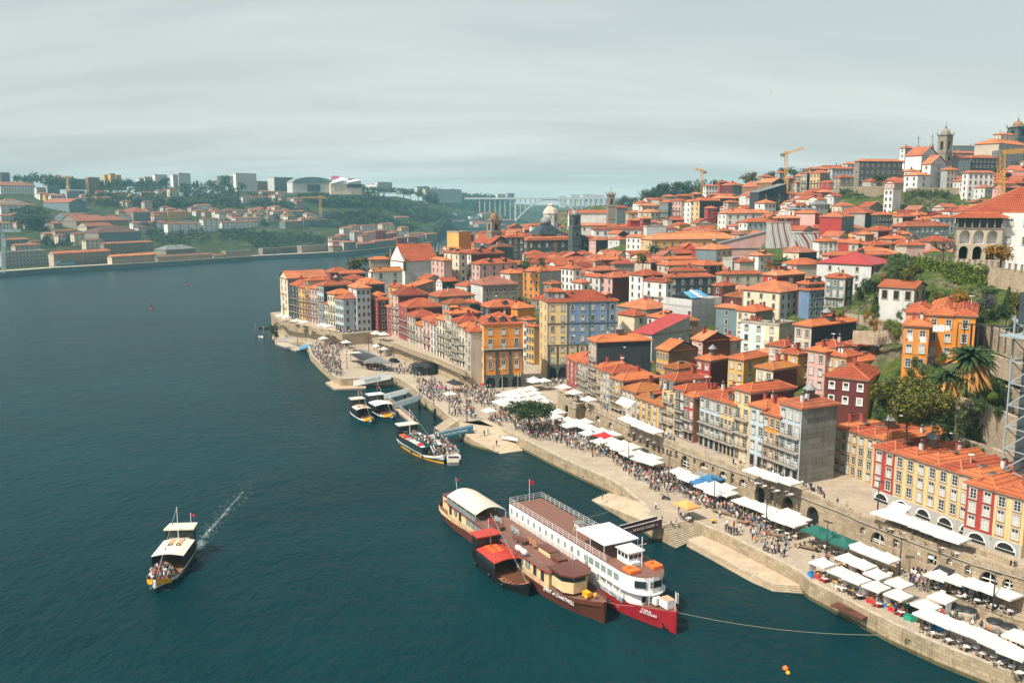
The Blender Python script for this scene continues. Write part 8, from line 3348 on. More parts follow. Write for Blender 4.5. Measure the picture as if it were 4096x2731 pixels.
cl.bar((-.18,-.18,0),(-.18,-.18,.45),.025,0)
cl.bar((.18,-.18,0),(.18,-.18,.45),.025,0)
cl.bar((-.18,.18,0),(-.18,.18,.45),.025,0)
cl.bar((.18,.18,0),(.18,.18,.45),.025,0)
CS,CB,CL=cs.mesh('seat',['timber']),cb.mesh('backrest',['timber']),cl.mesh('leg',['iron'])
k=0
for p,z0,w in sorted(PARAS,key=lambda q:q[0].length):
 for s in(-1,1):
  if k>=110 or p.y>215:
   continue
  k+=1
  x,y=p.x+s*w*.28*math.cos(QANG)-s*.4,p.y+s*w*.28*math.sin(QANG)-.5
  t=thing('cafe_table',None,'table',(x,y,z0),PG.uniform(0,1.5),'cafe tables under the parasols')
  put('tabletop',TT,t)
  put('leg',TL,t)
  later(t,'small white cafe table','table','cafe tables under the parasols')
  for u in(0,2.2):
   a=PG.uniform(0,1)+u
   c=thing('chair',None,'chair',(x+.75*math.cos(a),y+.75*math.sin(a),z0),a-math.pi/2,'cafe chairs under the parasols')
   put('seat',CS,c)
   put('backrest',CB,c)
   put('leg',CL,c)
   later(c,'brown cafe chair','chair','cafe chairs under the parasols')
   # --- trees and greenery
leafy('leaf_dark',(.010,.022,.008),(.026,.05,.014),(.06,.095,.025))
leafy('leaf_mid',(.018,.034,.010),(.05,.085,.020),(.11,.15,.035))
leafy('leaf_yellow',(.025,.032,.006),(.075,.078,.010),(.17,.145,.018),.9)
leafy('leaf_orange',(.07,.045,.008),(.22,.11,.012),(.42,.19,.02),.9)
leafy('leaf_grey',(.035,.032,.034),(.075,.068,.07),(.13,.12,.12))
leafy('leaf_far',(.012,.028,.014),(.028,.052,.024),(.055,.085,.04),.1)
leafy('leaf_bright',(.03,.05,.008),(.09,.14,.014),(.20,.24,.03),.9)
plain('bark',(.10,.075,.05),.9,.3)
plain('dead_frond',(.35,.17,.04),.8,.3)
NG=np.random.default_rng(4)
def leaf_cloud(centers,radii,n,size,flat=.75,shell=.55):
 """n leaf-sized faces spread through the clumps of a crown"""
 centers,radii=np.array(centers,float),np.array(radii,float)
 w=radii**2
 c=NG.choice(len(centers),n,p=w/w.sum())
 d=NG.normal(size=(n,3))
 d/=np.linalg.norm(d,axis=1)[:,None]
 r=radii[c]*(shell+(1-shell)*NG.random(n))*(1+.12*NG.normal(size=n))
 p=centers[c]+d*r[:,None]*np.array([1,1,flat])
 nn=d+NG.normal(size=(n,3))*.55
 nn/=np.linalg.norm(nn,axis=1)[:,None]
 t=np.cross(nn,NG.normal(size=(n,3)))
 t/=np.linalg.norm(t,axis=1)[:,None]
 b=np.cross(nn,t)
 s=size*(.6+.8*NG.random(n))[:,None]
 return np.stack([p-t*s*.5,p+b*s*.32,p+t*s*.5,p-b*s*.32],1)
def cloud_mesh(name,Q,mat):
 me=bpy.data.meshes.new(name)
 n=len(Q)
 me.vertices.add(n*4)
 me.vertices.foreach_set('co',Q.reshape(-1).astype(np.float32))
 me.loops.add(n*4)
 me.loops.foreach_set('vertex_index',np.arange(n*4,dtype=np.int32))
 me.polygons.add(n)
 me.polygons.foreach_set('loop_start',np.arange(0,n*4,4,dtype=np.int32))
 me.update()
 me.validate()
 me.materials.append(MATS[mat])
 return me
def trunk_mesh(h,r,limbs,seed,top=.75):
 g=random.Random(seed)
 m=MB()
 a,b=Vector((0,0,-1)),Vector((g.uniform(-.06,.06),g.uniform(-.06,.06),h*.5))
 m.bar(a,b,r,0,7,r*.7)
 for i in range(limbs):
  t=2*math.pi*i/limbs+g.uniform(-.3,.3)
  c=b+Vector((math.cos(t)*h*.16,math.sin(t)*h*.16,h*.18))
  d=b+Vector((math.cos(t)*h*.34,math.sin(t)*h*.34,h*top*.5))
  m.bar(b,c,r*.55,0,5,r*.35)
  m.bar(c,d,r*.35,0,5,r*.12)
 return m.mesh('trunk',['bark'])
TREES={}
def tree_kind(kind,variant,leaves,size):
 """unit tree, one metre high: crown and trunk"""
 k=(kind,variant,leaves)
 if k in TREES:
  return TREES[k]
 g=random.Random(hash(kind)%97+variant*13+5 if False else sum(map(ord,kind))+variant*13)
 C,Rr=[],[]
 if kind=='pine':
  for i in range(20):
   t,d=g.uniform(0,6.28),g.uniform(0,.42)**.8
   C.append((math.cos(t)*d,math.sin(t)*d,.68+g.uniform(-.10,.14)-d*.25))
   Rr.append(g.uniform(.15,.22))
 elif kind=='cypress':
  for i in range(9):
   C.append((g.uniform(-.02,.02),g.uniform(-.02,.02),.12+.09*i))
   Rr.append(.115*(1-(i/9)**2.2)+.03)
 elif kind=='bush':
  for i in range(11):
   t,d=g.uniform(0,6.28),g.uniform(0,.5)
   C.append((math.cos(t)*d,math.sin(t)*d,g.uniform(.18,.75)-d*.2))
   Rr.append(g.uniform(.2,.32))
 elif kind=='conifer':
  for i in range(9):
   C.append((g.uniform(-.03,.03),g.uniform(-.03,.03),.15+.09*i))
   Rr.append(.26*(1-i/9.5)+.03)
 else:
  for i in range(17):
   t,d=g.uniform(0,6.28),g.uniform(.02,.36)
   C.append((math.cos(t)*d,math.sin(t)*d,g.uniform(.24,.86)-d*.22))
   Rr.append(g.uniform(.15,.25))
 mat='leaf_mid'
 crown=cloud_mesh('crown',leaf_cloud(C,Rr,leaves,size),mat)
 tr=trunk_mesh(1.0,.035 if kind!='bush' else.02,5 if kind not in('cypress','conifer')else 2,variant)
 TREES[k]=(crown,tr)
 return TREES[k]
LEAFW={'leaf_dark':'dark green','leaf_mid':'green','leaf_yellow':'yellow green','leaf_orange':'orange tinted','leaf_grey':'grey bare','leaf_far':'dark green','leaf_bright':'bright green'}
KINDW={'round':'leafy tree','bush':'bush','pine':'umbrella pine','cypress':'cypress','conifer':'conifer'}
CM={}
def tree(p,h,wd,kind,mat,leaves=900,size=.07,label=None,group=None,variant=None,noun=None):
 v=rnd.randrange(3)if variant is None else variant
 crown,tr=tree_kind(kind,v,leaves,size)
 k=(crown.name,mat)
 if k not in CM:
  c=crown.copy()
  c.name='crown'
  c.materials.clear()
  c.materials.append(MATS[mat])
  CM[k]=c
 t=thing(noun or('bush' if kind=='bush' else 'tree'),label,'bush' if kind=='bush' else 'tree',p,rnd.uniform(0,6.28),group)
 t.scale=(wd,wd,h)
 put('crown',CM[k],t)
 put('trunk',tr,t)
 if not label:
  later(t,LEAFW[mat]+' '+KINDW[kind],'bush' if kind=='bush' else 'tree',group,Vector(p)+Vector((0,0,h*.6)))
 return t
def tr(k,x,ybase,ytop,wpx,Y,kind,mat,label=None,leaves=900,size=.07,sink=0.0,group=None,z=None):
 """tree standing at depth Y; its height and spread from the sight lines to its base and top"""
 X,yb=rp(k,x,ybase)
 _x,yt=rp(k,x,ytop)
 b,t=at(X,yb,Y),at(X,yt,Y)
 h=t.z-b.z
 w=wpx/CROPS[k][2]/FPX*Y/(.86 if kind=='round' else 1.1 if kind in('bush','pine')else.4 if kind=='cypress' else.55)
 return tree(Vector((b.x,b.y,b.z-sink)),h+sink,w,kind,mat,leaves,size,label,group)
p=onz(*rp('B2',290,778),QZ)
tree(p,10.3,10.4,'pine','leaf_dark',5200,.045,'lone round headed dark pine standing among the parasols on the quay',None,0)
tr('C3',800,900,275,940,156,'bush','leaf_yellow','great yellow green tree beside the old palm on the slope',9000,.05,2)
tr('C3',520,850,310,400,160,'bush','leaf_dark','dark green tree tucked behind the great yellow green tree',3600,.06,1)
for a in(('C4',800,790,520,190,228,'round','leaf_yellow','yellow green tree at the end of the creeper covered wall'),('C4',250,980,830,130,226,'round','leaf_dark',None),('C4',335,930,720,150,232,'round','leaf_dark','dark orange tree bearing fruit beside the bungalow'),('C4',430,900,730,150,236,'round','leaf_dark',None),('C4',590,850,700,150,238,'round','leaf_dark',None),('C4',430,1090,900,90,216,'conifer','leaf_dark',None),('C4',1130,990,880,130,216,'round','leaf_yellow',None),('C4',1340,1050,850,190,208,'round','leaf_orange','big orange tinted fruit tree below the creeper wall'),('C4',1440,1040,880,130,210,'round','leaf_orange',None),('C4',1230,1000,880,110,213,'round','leaf_mid',None),('C4',1690,1070,880,300,203,'bush','leaf_grey','wide grey bare shrub near the stone terrace wall'),('C4',1935,1120,810,130,196,'conifer','leaf_dark',None),('C4',2070,1160,870,240,192,'round','leaf_yellow','yellow green fruit tree at the right garden edge'),('C4',1890,1180,1020,150,193,'round','leaf_dark',None),('C4',2110,1260,1080,160,188,'round','leaf_dark',None),('C4',430,1320,1170,130,203,'bush','leaf_orange',None),('C4',590,1320,1180,160,202,'bush','leaf_bright',None),('C4',680,1400,1190,130,200,'bush','leaf_bright',None),('C4',1000,1080,1000,200,208,'bush','leaf_dark',None),('C4',820,1080,1000,160,211,'bush','leaf_mid',None),('C4',1350,1110,1030,220,202,'bush','leaf_mid',None),('C4',340,1160,1090,90,212,'bush','leaf_orange',None),('C4',450,1170,1100,90,211,'bush','leaf_mid',None),('C4',700,1170,1090,90,208,'bush','leaf_mid',None),('C4',1790,910,845,220,214,'bush','leaf_dark',None),('C4',20,1160,1100,90,222,'bush','leaf_bright',None),('C3',1780,740,600,250,150,'bush','leaf_mid',None),('C3',2000,830,700,200,146,'bush','leaf_mid',None),('C3',2120,560,460,160,156,'bush','leaf_dark',None),('C3',1910,610,520,160,156,'bush','leaf_bright',None),('C3',1250,90,-10,160,176,'bush','leaf_bright',None),('C3',1090,130,0,120,177,'bush','leaf_grey',None),('C3',860,180,20,120,178,'bush','leaf_dark',None),('C3',430,840,750,130,158,'bush','leaf_mid',None),('C3',1340,780,620,220,154,'bush','leaf_mid',None),('C3',1130,900,790,240,152,'bush','leaf_mid',None),('C3',1000,250,120,260,172,'bush','leaf_mid',None),('C3',1120,340,210,220,168,'bush','leaf_bright',None),('C3',820,320,190,180,172,'bush','leaf_mid',None),('C4',640,830,620,150,242,'round','leaf_dark',None),('C4',700,640,500,110,246,'round','leaf_mid',None),('C4',540,780,660,110,246,'round','leaf_orange',None),('C4',900,640,500,110,240,'bush','leaf_bright',None),('C4',1860,530,340,340,226,'round','leaf_orange','orange leaved tree on the lawn before the white loggia house'),('A7',250,165,50,280,400,'round','leaf_mid','green round tree among the valley roofs'),('A7',165,160,80,120,395,'round','leaf_orange',None)):
 tr(*a[:9],1500 if a[5]<240 else 900,.075,1.0,None if a[8]else 'garden trees and bushes of the slope')
b=at(*rp('C4',1195,530),236)
t=thing('tree','bare pollarded tree on the lawn beside the stone loggia','tree',b)
m=MB()
m.bar((0,0,-.5),(0,0,2.3),.35,0,8,.28)
m.build('trunk',['bark'],t)
m=MB()
gb=random.Random(3)
for i in range(11):
 a=2*math.pi*i/11+gb.uniform(-.2,.2)
 q0=Vector((0,0,2.2))
 q1=q0+Vector((math.cos(a)*gb.uniform(1.2,1.9),math.sin(a)*1.5,gb.uniform(.5,1.2)))
 m.bar(q0,q1,.2,0,5,.12)
 for j in range(4):
  q2=q1+Vector((math.cos(a+gb.uniform(-.9,.9))*gb.uniform(.8,1.7),math.sin(a+gb.uniform(-.9,.9))*1.2,gb.uniform(.3,1.3)))
  m.bar(q1,q2,.11,0,4,.06)
  for _ in range(5):
   m.bar(q2,q2+Vector((gb.uniform(-.6,.6),gb.uniform(-.6,.6),gb.uniform(.2,.9))),.045,0,3,.02)
m.build('branches',['bark'],t)
def palm(p,h,rad,n,label,dead=True):
 t=thing('palm_tree',label,'palm',p)
 m=MB()
 m.bar((0,0,-1),(0,0,h),.45,0,8,.38)
 m.build('trunk',['bark'],t)
 g=random.Random(int(p[0]*10))
 for nm,mt,cnt,lo,hi in(('crown','leaf_dark',n,-.15,1.2),('dead_fronds','dead_frond',n//2 if dead else 0,-1.15,-.55)):
  if not cnt:
   continue
  m=MB()
  for i in range(cnt):
   a,e=g.uniform(0,6.28),g.uniform(lo,hi)
   L=rad*g.uniform(.8,1.1)
   prev=None
   for s in range(7):
    u=s/6
    r=L*u*math.cos(e*(1-.3*u))
    z=h+L*u*math.sin(e)-L*.55*u*u
    c=Vector((math.cos(a)*r,math.sin(a)*r,z))
    w=.5*math.sin(math.pi*min(1,u*.85+.12))*rad*.17
    sd=Vector((-math.sin(a),math.cos(a),0))*w
    cur=(c+sd-Vector((0,0,w*.6)),c,c-sd-Vector((0,0,w*.6)))
    if prev and(s+i)%9:
     m.face([tuple(prev[0]),tuple(cur[0]),tuple(cur[1]),tuple(prev[1])],0)
     m.face([tuple(prev[1]),tuple(cur[1]),tuple(cur[2]),tuple(prev[2])],0)
    prev=cur
  m.build(nm,[mt],t)
p=at(*rp('C3',1590,560),160)
palm(p,6.5,5.0,90,'large shaggy palm with orange dead fronds on the slope')
p=at(*rp('C3',1320,640),157)
palm(p,4.0,3.6,60,'smaller shaggy palm leaning out below the large palm')
p=at(*rp('C3',1740,420),165)
palm(p,4.5,4.0,60,'third palm behind the large shaggy palm')
p=at(*rp('A3',1310,960),462)
palm(p,7,5.5,50,'palm standing among the roofs below the long yellow building',False)
for a in(('A3',215,1010,905,110,398,'round','leaf_mid','green tree in front of the dark palace, nearer the church'),('A3',355,985,912,80,400,'round','leaf_mid','green tree in front of the dark palace, near its portico'),('A3',1220,960,865,110,405,'round','leaf_yellow','pale yellow green tree before the plain white block'),('A3',1110,950,905,70,468,'round','leaf_yellow',None),('A2',910,1030,895,240,470,'round','leaf_yellow','broad yellow green tree by the water behind the river bend'),('A2',1170,900,870,90,520,'round','leaf_yellow',None),('A5',225,735,595,100,372,'bush','leaf_dark','dark creeper bush hanging from the wall at the river bend'),('A3',2120,280,182,150,700,'round','leaf_yellow','yellow green round tree on the hilltop'),('A4',285,535,462,90,720,'round','leaf_mid',None),('A4',370,535,455,120,720,'round','leaf_mid',None),('A4',465,530,470,80,720,'round','leaf_mid',None),('A4',190,540,495,120,730,'round','leaf_yellow',None),('A4',20,580,500,90,690,'round','leaf_yellow',None),('A4',1095,620,515,120,560,'round','leaf_dark','dark bushy tree against the derelict hilltop building'),('A4',1500,860,815,120,480,'bush','leaf_mid',None),('A4',1480,780,660,150,520,'bush','leaf_dark',None),('A4',1650,740,650,110,522,'bush','leaf_mid',None),('A4',820,720,640,110,556,'bush','leaf_dark',None),('A4',1960,760,735,140,480,'bush','leaf_mid',None),('A4',2110,560,440,60,570,'bush','leaf_dark',None)):
 tr(*a[:9],900,.085,1.5,None if a[8]else 'trees among the old town roofs')
HW=random.Random(8)
for i,(x,yb,yt,w,mt,kd)in enumerate(((1230,440,320,110,'leaf_far','round'),(1290,430,300,120,'leaf_far','round'),(1350,440,330,120,'leaf_mid','round'),(1400,430,260,120,'leaf_far','round'),(1455,420,270,110,'leaf_far','round'),(1510,400,260,120,'leaf_grey','round'),(1395,330,245,90,'leaf_far','pine'),(1530,330,235,90,'leaf_far','pine'),(1575,380,245,110,'leaf_far','round'),(1630,370,240,110,'leaf_far','round'),(1680,360,232,110,'leaf_mid','round'),(1690,380,295,70,'leaf_dark','round'),(1760,330,232,100,'leaf_far','round'),(1820,310,240,100,'leaf_far','round'),(1880,290,240,90,'leaf_far','round'),(1180,480,385,110,'leaf_far','round'),(1110,500,390,110,'leaf_far','round'),(1050,520,370,110,'leaf_far','round'),(1010,540,400,90,'leaf_far','round'))):
 tr('A3',x,yb+40,yt,w*1.25,900 if x>1200 else 1150,kd,mt,None,900,.085,6,'trees on the wooded hill behind the town')
for a in((320,680,490,300,'round','leaf_far','great dark tree above the riverside building site'),(390,800,725,90,'round','leaf_far',None),(1415,310,222,90,'round','leaf_far','feathery bare tree on the far skyline'),(1572,305,262,70,'round','leaf_dark',None),(1660,318,258,30,'cypress','leaf_dark','left cypress of the skyline pair'),(1688,318,248,38,'cypress','leaf_dark','right cypress of the skyline pair'),(1815,330,245,100,'round','leaf_mid',None),(1925,340,202,130,'round','leaf_dark','tall dark tree standing above the far skyline'),(2070,340,265,80,'round','leaf_grey',None),(1245,700,590,70,'round','leaf_grey','first bare tree before the long white shed'),(1322,690,590,70,'round','leaf_grey','second bare tree before the long white shed'),(2265,650,590,80,'round','leaf_far',None),(1910,470,390,90,'round','leaf_far',None),(1980,475,385,80,'round','leaf_far',None),(2040,470,380,90,'round','leaf_far',None),(1510,700,670,80,'bush','leaf_far',None),(1900,700,650,70,'bush','leaf_far',None),(1290,480,410,120,'round','leaf_far',None),(1190,470,410,110,'round','leaf_far',None),(1380,480,420,100,'round','leaf_far',None),(1460,470,400,90,'round','leaf_far',None),(950,395,350,70,'round','leaf_far',None),(880,400,360,90,'round','leaf_far',None),(1630,480,440,80,'round','leaf_far',None)):
 x,yb,yt,w,kd,mt,lb=a
 X,y0=rp('A1',x,yb)
 tr('A1',x,yb,yt,w,far_depth(X,y0),kd,mt,lb,900,.085,1,None if lb else 'trees on the far bank')
for a in((1310,385,320,120,'round','leaf_mid'),(1370,385,325,90,'round','leaf_mid'),(1440,395,340,90,'round','leaf_mid'),(1060,375,335,60,'round','leaf_far'),(1555,470,350,130,'round','leaf_far'),(1640,460,370,130,'round','leaf_far'),(1750,420,310,120,'pine','leaf_far'),(2040,470,360,140,'round','leaf_far'),(1930,450,365,120,'round','leaf_far'),(2120,480,400,120,'round','leaf_far'),(1060,560,505,80,'round','leaf_bright'),(960,620,540,90,'round','leaf_mid'),(810,650,575,90,'round','leaf_far'),(1345,680,600,110,'round','leaf_mid'),(1200,620,540,80,'round','leaf_far'),(740,500,450,40,'pine','leaf_far'),(870,590,540,90,'round','leaf_far'),(120,640,580,80,'round','leaf_far'),(250,490,420,110,'round','leaf_far'),(340,500,440,110,'round','leaf_far'),(150,470,420,90,'round','leaf_far')):
 x,yb,yt,w,kd,mt=a
 X,y0=rp('A2',x,yb)
 tr('A2',x,yb,yt,w,far_depth(X,y0),kd,mt,None,800,.085,1,'trees on the far bank')
Q=[]
UG=random.Random(17)
def wood(poly,n,h0,h1,k='A2',per=30):
 n=int(n*1.5)
 P=[rp(k,x,y)for x,y in poly]
 x0,x1,y0,y1=min(p[0]for p in P),max(p[0]for p in P),min(p[1]for p in P),max(p[1]for p in P)
 got=0
 for _ in range(n*20):
  if got>=n:
   break
  x,y=UG.uniform(x0,x1),UG.uniform(y0,y1)
  if not inside(x,y,P):
   continue
  got+=1
  b=at(x,y,far_depth(x,y))
  h=UG.uniform(h0,h1)
  cs=[(b.x+UG.uniform(-.25,.25)*h,b.y+UG.uniform(-.25,.25)*h,b.z+h*UG.uniform(.35,.75))for _ in range(4)]
  Q.append(leaf_cloud(cs,[h*.36]*4,per,h*.24,.9,.3))
wood([(380,340),(700,350),(1000,400),(1150,450),(1500,520),(1600,640),(1450,640),(1200,520),(900,500),(560,480),(420,420)],420,9,17)
wood([(1450,380),(1800,400),(2200,440),(2250,560),(1950,520),(1650,500),(1560,460)],300,10,20)
wood([(640,560),(1000,560),(1300,640),(1500,700),(1300,690),(1100,640),(900,640),(700,600)],130,6,11)
wood([(0,740),(250,730),(640,750),(680,800),(430,810),(250,830),(60,850),(0,820)],170,5,9)
wood([(0,400),(200,420),(400,470),(400,520),(200,510),(0,480)],110,6,12)
wood([(740,420),(1150,430),(1600,440),(2060,470),(2060,500),(1600,500),(1300,470),(930,490),(760,470)],200,6,12,'A1')
wood([(1540,310),(1900,330),(2060,350),(2060,440),(1800,430),(1540,400)],150,5,11,'A1')
wood([(380,780),(620,760),(620,830),(420,850)],60,4,8,'A1')
wood([(1200,700),(1800,700),(1820,790),(1500,830),(1320,800)],110,4,8,'A1')
wood([(1870,700),(2352,720),(2352,860),(2100,780),(1870,780)],110,4,9,'A1')
wood([(150,520),(400,540),(400,640),(180,660)],70,7,12,'A1')
wood([(0,480),(140,500),(400,510),(140,560),(0,545)],40,5,9,'A1')
wood([(100,260),(400,250),(700,290),(1100,300),(1400,300),(1400,330),(700,340),(100,285)],150,8,14,'A1')
wood([(250,330),(700,350),(1000,360),(1400,385),(1400,365),(1000,345),(300,320)],110,7,12)
wood([(430,640),(760,640),(760,670),(430,660)],40,4,8)
wood([(0,560),(230,520),(640,520),(700,640),(300,640),(0,600)],60,4,8)
wood([(860,560),(1120,500),(1160,590),(900,640)],60,5,9)
wood([(780,300),(1400,330),(1660,350),(1660,420),(1100,420),(700,400)],110,5,10,'A1')
wood([(1580,560),(2200,580),(2250,640),(1800,640)],70,6,12)
o=put('woodland',cloud_mesh('woodland',np.concatenate(Q),'leaf_far'))
o['kind']='stuff'
Q=[]
def scrub(k,poly,n,s0,s1,depth,per=40):
 n=int(n*1.9)
 P=[rp(k,x,y)for x,y in poly]
 x0,x1,y0,y1=min(p[0]for p in P),max(p[0]for p in P),min(p[1]for p in P),max(p[1]for p in P)
 got=0
 for _ in range(n*20):
  if got>=n:
   break
  x,y=UG.uniform(x0,x1),UG.uniform(y0,y1)
  if not inside(x,y,P):
   continue
  got+=1
  lo,hi=depth
  Y=lo
  while Y<hi:
   b=at(x,y,Y)
   if b.z<=land_height(b.x,b.y):
    break
   Y+=1.5
  b=at(x,y,Y)
  s=UG.uniform(s0,s1)
  Q.append(leaf_cloud([(b.x,b.y,b.z+s*.2)],[s],per,s*.38,.7,.2))
scrub('C3',[(700,260),(1200,100),(1250,300),(1450,620),(1250,850),(900,960),(600,780),(420,700)],150,.7,1.5,(120,240),60)
scrub('C3',[(900,880),(1440,700),(1440,1150),(1280,1080),(1100,960)],70,.6,1.3,(120,240),60)
scrub('C3',[(1850,330),(2150,420),(2150,860),(1500,620),(1800,560)],70,.5,1.2,(110,240),50)
scrub('C4',[(180,1000),(700,1000),(760,1100),(400,1150),(80,1120)],70,.4,.9,(150,300),40)
scrub('C4',[(560,820),(700,830),(1600,820),(1760,850),(1800,1100),(1100,1100),(700,1090)],110,.5,1.2,(150,300),45)
scrub('C4',[(220,1260),(760,1180),(780,1360),(560,1330),(240,1330)],60,.5,1.1,(150,300),45)
scrub('C4',[(1600,1100),(2127,1150),(2127,1260),(1640,1200)],50,.5,1.1,(140,280),45)
scrub('C4',[(520,760),(600,480),(720,480),(900,520),(960,800),(560,840)],90,.8,1.8,(170,330),60)
scrub('C4',[(60,960),(300,960),(760,1010),(700,1170),(80,1140)],60,.4,1.0,(150,320),45)
scrub('A4',[(780,650),(1150,650),(1150,740),(780,740)],60,1,2,(420,640),26)
scrub('A4',[(1320,680),(1850,690),(1850,800),(1450,850),(1320,780)],80,1,2.2,(400,640),26)
o=put('undergrowth',cloud_mesh('undergrowth',np.concatenate(Q),'leaf_mid'))
o['kind']='stuff'
Q=[]
def creeper(pts,z0,z1,n,size,out=.35):
 P=[at(*p)for p in pts]
 for a,c in zip(P,P[1:]):
  d=c-a
  nn=Vector((d.y,-d.x,0)).normalized()
  m_=int(n*d.length/sum((q-p).length for p,q in zip(P,P[1:])))
  for _ in range(m_):
   b=a+d*UG.random()+nn*UG.uniform(0,out)+Vector((0,0,-(z0+(z1-z0)*UG.random()**.8)))
   Q.append(leaf_cloud([tuple(b)],[size],7,size*.9,1,.1))
creeper([(918.5,257,246.5),(955,262.5,230.5),(988,266,219)],-.4,5.2,1700,.45)
o=put('creeper',cloud_mesh('creeper',np.concatenate(Q),'leaf_bright'))
o['kind']='stuff'
o['label']='yellow green creeper covering the terrace wall below the loggia lawn'
Q=[]
creeper([(957,397,168.6),(985,404.5,161.6)],.5,8,420,.4)
creeper([(935,410,165),(957,437,160.6),(985,446,152.6)],0,4,300,.4)
creeper([(908,188,534.5),(950,188.5,530)],.5,6,260,.9,.5)
creeper([(840,187,559),(850,187,558)],.5,9,120,.9,.5)
for k,x,y in(('B2',715,1085),('B2',650,1085),('B2',540,1000),('B2',930,1210),('B2',800,1160),('B6',640,1000),('B6',890,1100),('B6',1240,1280),('B6',1450,1410),('B6',1180,1250),('B6',1700,1500),('B6',1630,1480),('B6',940,1190),('B6',1090,1220),('B1',1870,1180)):
 b=onz(*rp(k,x,y),1.6)
 for _ in range(9):
  Q.append(leaf_cloud([(b.x+UG.uniform(-.8,.8),b.y-.2+UG.uniform(-.5,.3),1.6+UG.uniform(-.6,.6))],[.3],8,.26,1,.1))
o=put('wall_weeds',cloud_mesh('wall_weeds',np.concatenate(Q),'leaf_mid'))
o['kind']='stuff'
lw=MB()
leafy('lawn',(.05,.075,.012),(.09,.125,.02),(.15,.17,.04),.4)
for i,x in enumerate(np.linspace(0,1,20)):
 pts=[(918.5,256.5,247.4),(955,262,231.4),(990,265.5,219.4),(1028,270,206.5)]
 s=x*3
 j=min(2,int(s))
 a,c=at(*pts[j]),at(*pts[j+1])
 p=a.lerp(c,s-j)
 m=MB()
 m.box((0,0,.3),(.42,.42,1.5),0)
 m.box((0,0,1.1),(.56,.56,.14),0)
 o=m.build('stone_post',['st'],None,p)
 later(o,'short stone post on the terrace edge','post','stone posts along the terrace edge',p)
b0=at(*rp('C4',1640,1560),170)
for i in range(6):
 t=thing('iron_frame',None,'frame',b0+Vector((i*1.05,-i*.55+4,0)),R(10),'dark iron frames of the terrace pergola')
 for y in(0,4.2):
  m=MB()
  m.box((0,y,1.6),(.14,.14,5.0),0)
  m.build('post',['iron'],t)
 m=MB()
 m.box((0,2.1,4.12),(.12,4.4,.12),0)
 m.build('beam',['iron'],t)
 later(t,'tall dark iron frame','frame','dark iron frames of the terrace pergola',t.location+Vector((0,2,4)))
for k,x,y,Y,s,lb in(('A6',1062,827,230,1.1,'white gull flying before the great black side wall'),('B3',1382,512,120,.8,'white gull gliding above the terrace roofs'),('B3',1775,650,125,.8,'white gull low beside the stone retaining wall'),('A6',630,730,240,1.2,'white gull crossing the blue wall of the corner block')):
 p=at(*rp(k,x,y),Y)
 m=MB()
 m.face([(-.55,0,.12),(0,-.12,0),(0,.14,0)],0)
 m.face([(.55,0,.18),(0,.14,0),(0,-.12,0)],0)
 m.lathe([(.02,-.3),(.09,0),(.03,.28)],n=6,m=0)
 o=m.build('seagull',['white'],None,p)
 o.scale=(s,s,s)
 o.rotation_euler=(R(70),R(15),R(30))
 tag(o,lb,'bird')
p=at(771,92.5,6500)
t=thing('aeroplane','tiny white aeroplane high in the empty sky','aeroplane',p)
m=MB()
m.lathe([(.4,-16),(1.9,-12),(1.9,12),(.6,17)],n=10,m=0)
m.build('fuselage',['white'],t).rotation_euler=(0,math.pi/2,0)
m=MB()
for s in(-1,1):
 m.face([(-3,0,0),(3,0,0),(-5,s*16,1.5),(-8,s*16,1.5)],0)
m.build('wing',['white'],t)
m=MB()
m.face([(-12,0,1),(-16,0,1),(-18,0,7),(-16,0,7)],0)
m.build('tail',['white'],t)
# --- place phrases for the labels of look-alikes
ANCHORS=[('the orange corner house',530,310),('the tall yellow and blue block',578,330),('the bare grey gable wall',820,440),('the lone quay pine',531,410),('the long black side wall',620,345),('the white pinnacled church',405,265),('the brown bell tower',494,225),('the columned palace',575,250),('the swirling mural',785,235),('the stone loggia',977,235),('the orange garden houses',930,325),('the old palm',970,375),('the great yellow green tree',910,390),('the pale blue corner house',355,300),('the hilltop bell tower',945,150),('the derelict hilltop building',880,172),('the square bell tower',611,205),('the long yellow building',690,248),('the netted scaffold',695,305),('the red tiled gable',715,340),('the pale red roofed warehouse',850,270),('the dark red terrace house',880,460),('the bright red lane house',980,515),('the river steps',680,530),('the green parasols',833,535),('the blue parasols',706,478),('the orange stall canopy',687,502),('the red parasol',604,433),('the dark cafe pavilion',365,357),('the black kiosk',427,370),('the red phone box',482,390),('the boat slip',490,440),('the yellow striped boat',415,440),('the round tanks',960,620),('the rusty landing plate',862,605),('the white cruise ship',600,560),('the moving tour boat',178,560),('the riverside sign warehouse',75,255),('the building under construction',20,258),('the long white shed',150,225),('the white lodge with letters',18,203),('the long white mansion',238,225),('the pyramid roofed white house',209,222),('the cypress pair',196,183),('the tallest white slab',245,178),('the arched skyline hall',310,185),('the cream hillside villa',387,227),('the far stone point',435,240),('the distant arch bridge',560,200),('the hilltop yellow crane',787,165),('the white cube house',893,195),('the maroon penthouse',785,280),('the garden bungalow',915,290),('the black tarred wall',835,335),('the derelict skyline block',880,165),('the white hostel',980,182),('the hilltop wood',680,185),('the big white canopy cluster',515,392),('the ornate lamps',505,385),('the stone church',505,240),('the lattice lift tower',1017,400),('the retaining wall',985,425),('the red block',835,225),('the dark hilltop hall',770,190),('the tall cream house',78,240),('the dark broad warehouse',118,235),('the ochre villas',165,215),('the striped brown tower',93,182),('the long skyline apartments',440,190)]
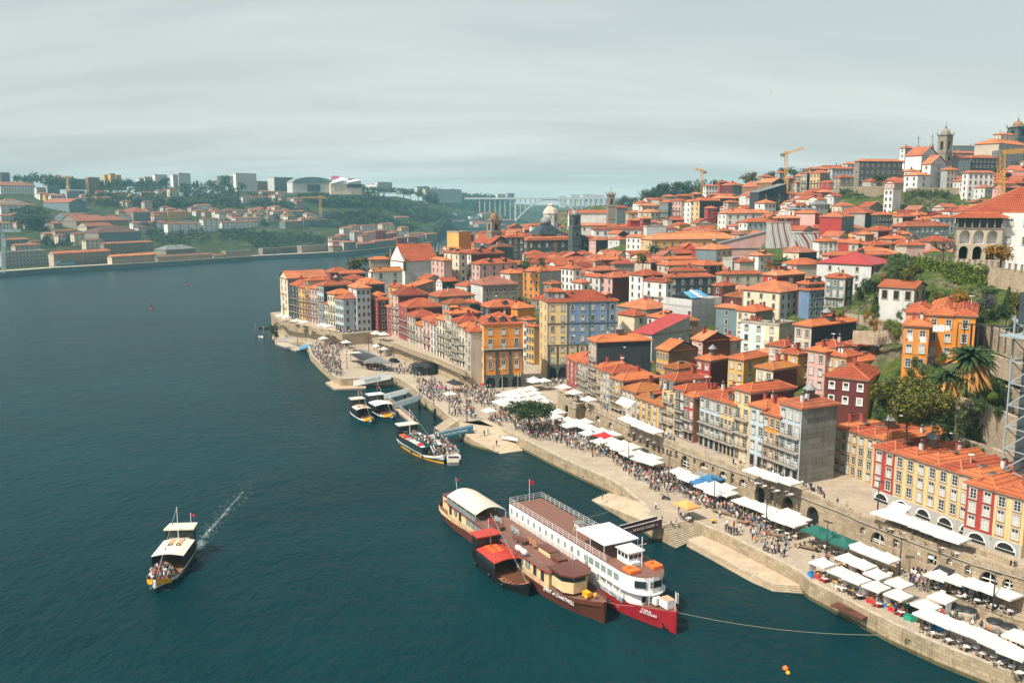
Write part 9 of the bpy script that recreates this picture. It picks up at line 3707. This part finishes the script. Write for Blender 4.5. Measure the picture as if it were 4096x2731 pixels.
def rel(px,a):
 dx,dy=px[0]-a[1],px[1]-a[2]
 r=math.hypot(dx,dy)
 if r<7:
  return 'beside'
 if abs(dx)>2.2*abs(dy):
  return 'just right of' if dx>0 and r<40 else 'right of' if dx>0 else 'just left of' if r<40 else 'left of'
 if abs(dy)>2.2*abs(dx):
  return 'just above' if dy<0 and r<40 else 'above' if dy<0 else 'just below' if r<40 else 'below'
 return('above' if dy<0 else 'below')+' and '+('right of' if dx>0 else 'left of')
seen_l=set()
for o in COL.objects:
 if o.get('label'):
  seen_l.add(o['label'].lower())
nw=lambda s:len(s.split())
for o,look,px in LABELS:
 near=sorted(ANCHORS,key=lambda a:math.hypot(px[0]-a[1],(px[1]-a[2])*1.4))
 done=None
 cand=[f'{look} {rel(px, a)} {a[0]}' for a in near[:4]]
 cand+=[f'{look} between {a[0]} and {b[0]}' for a in near[:3]for b in near[1:5]if a is not b]
 cand+=[f'{look} {rel(px, a)} {a[0]}, farther from {b[0]}' for a in near[:3]for b in near[3:6]]
 cand+=[f'{look} {rel(px, a)} {a[0]}' for a in near[4:9]]
 for w in('','one more ','other '):
  for s in cand:
   if nw(w+s)<=16 and(w+s).lower()not in seen_l:
    done=w+s
    break
  if done:
   break
 if done is None or o.get('category')in('person','chair','table'):
  done=cand[0]if nw(cand[0])<=16 else f'{look} near {near[0][0]}'
  if nw(done)>16:
   done=' '.join(done.split()[:16])
 seen_l.add(done.lower())
 o['label']=done
for o in COL.objects:
 if o.parent is None and o.get('label')and not o.get('group')and not o.get('kind')and o.name.split('.')[0]in('town_house','row_house','far_house','warehouse','apartment_block'):
  o['group']={'town_house':'houses of the old town','row_house':'houses in the rows along the upper quay','far_house':'houses on the far bank','warehouse':'warehouses on the far bank','apartment_block':'blocks on the far bank'}[o.name.split('.')[0]]
m=bpy.data.materials.new('haze')
m.use_nodes=True
n,l=m.node_tree.nodes,m.node_tree.links
n.clear()
o_=n.new('ShaderNodeOutputMaterial')
pv=n.new('ShaderNodeVolumePrincipled')
pv.inputs['Color'].default_value=(.36,.76,.88,1)
pv.inputs['Density'].default_value=HAZE
pv.inputs['Anisotropy'].default_value=0.0
l.new(pv.outputs[0],o_.inputs['Volume'])
MATS['haze']=m
hz=MB()
hz.box((0,2000,71),(7000,4400,156))
h=hz.build('haze',['haze'])
h['kind']='stuff'
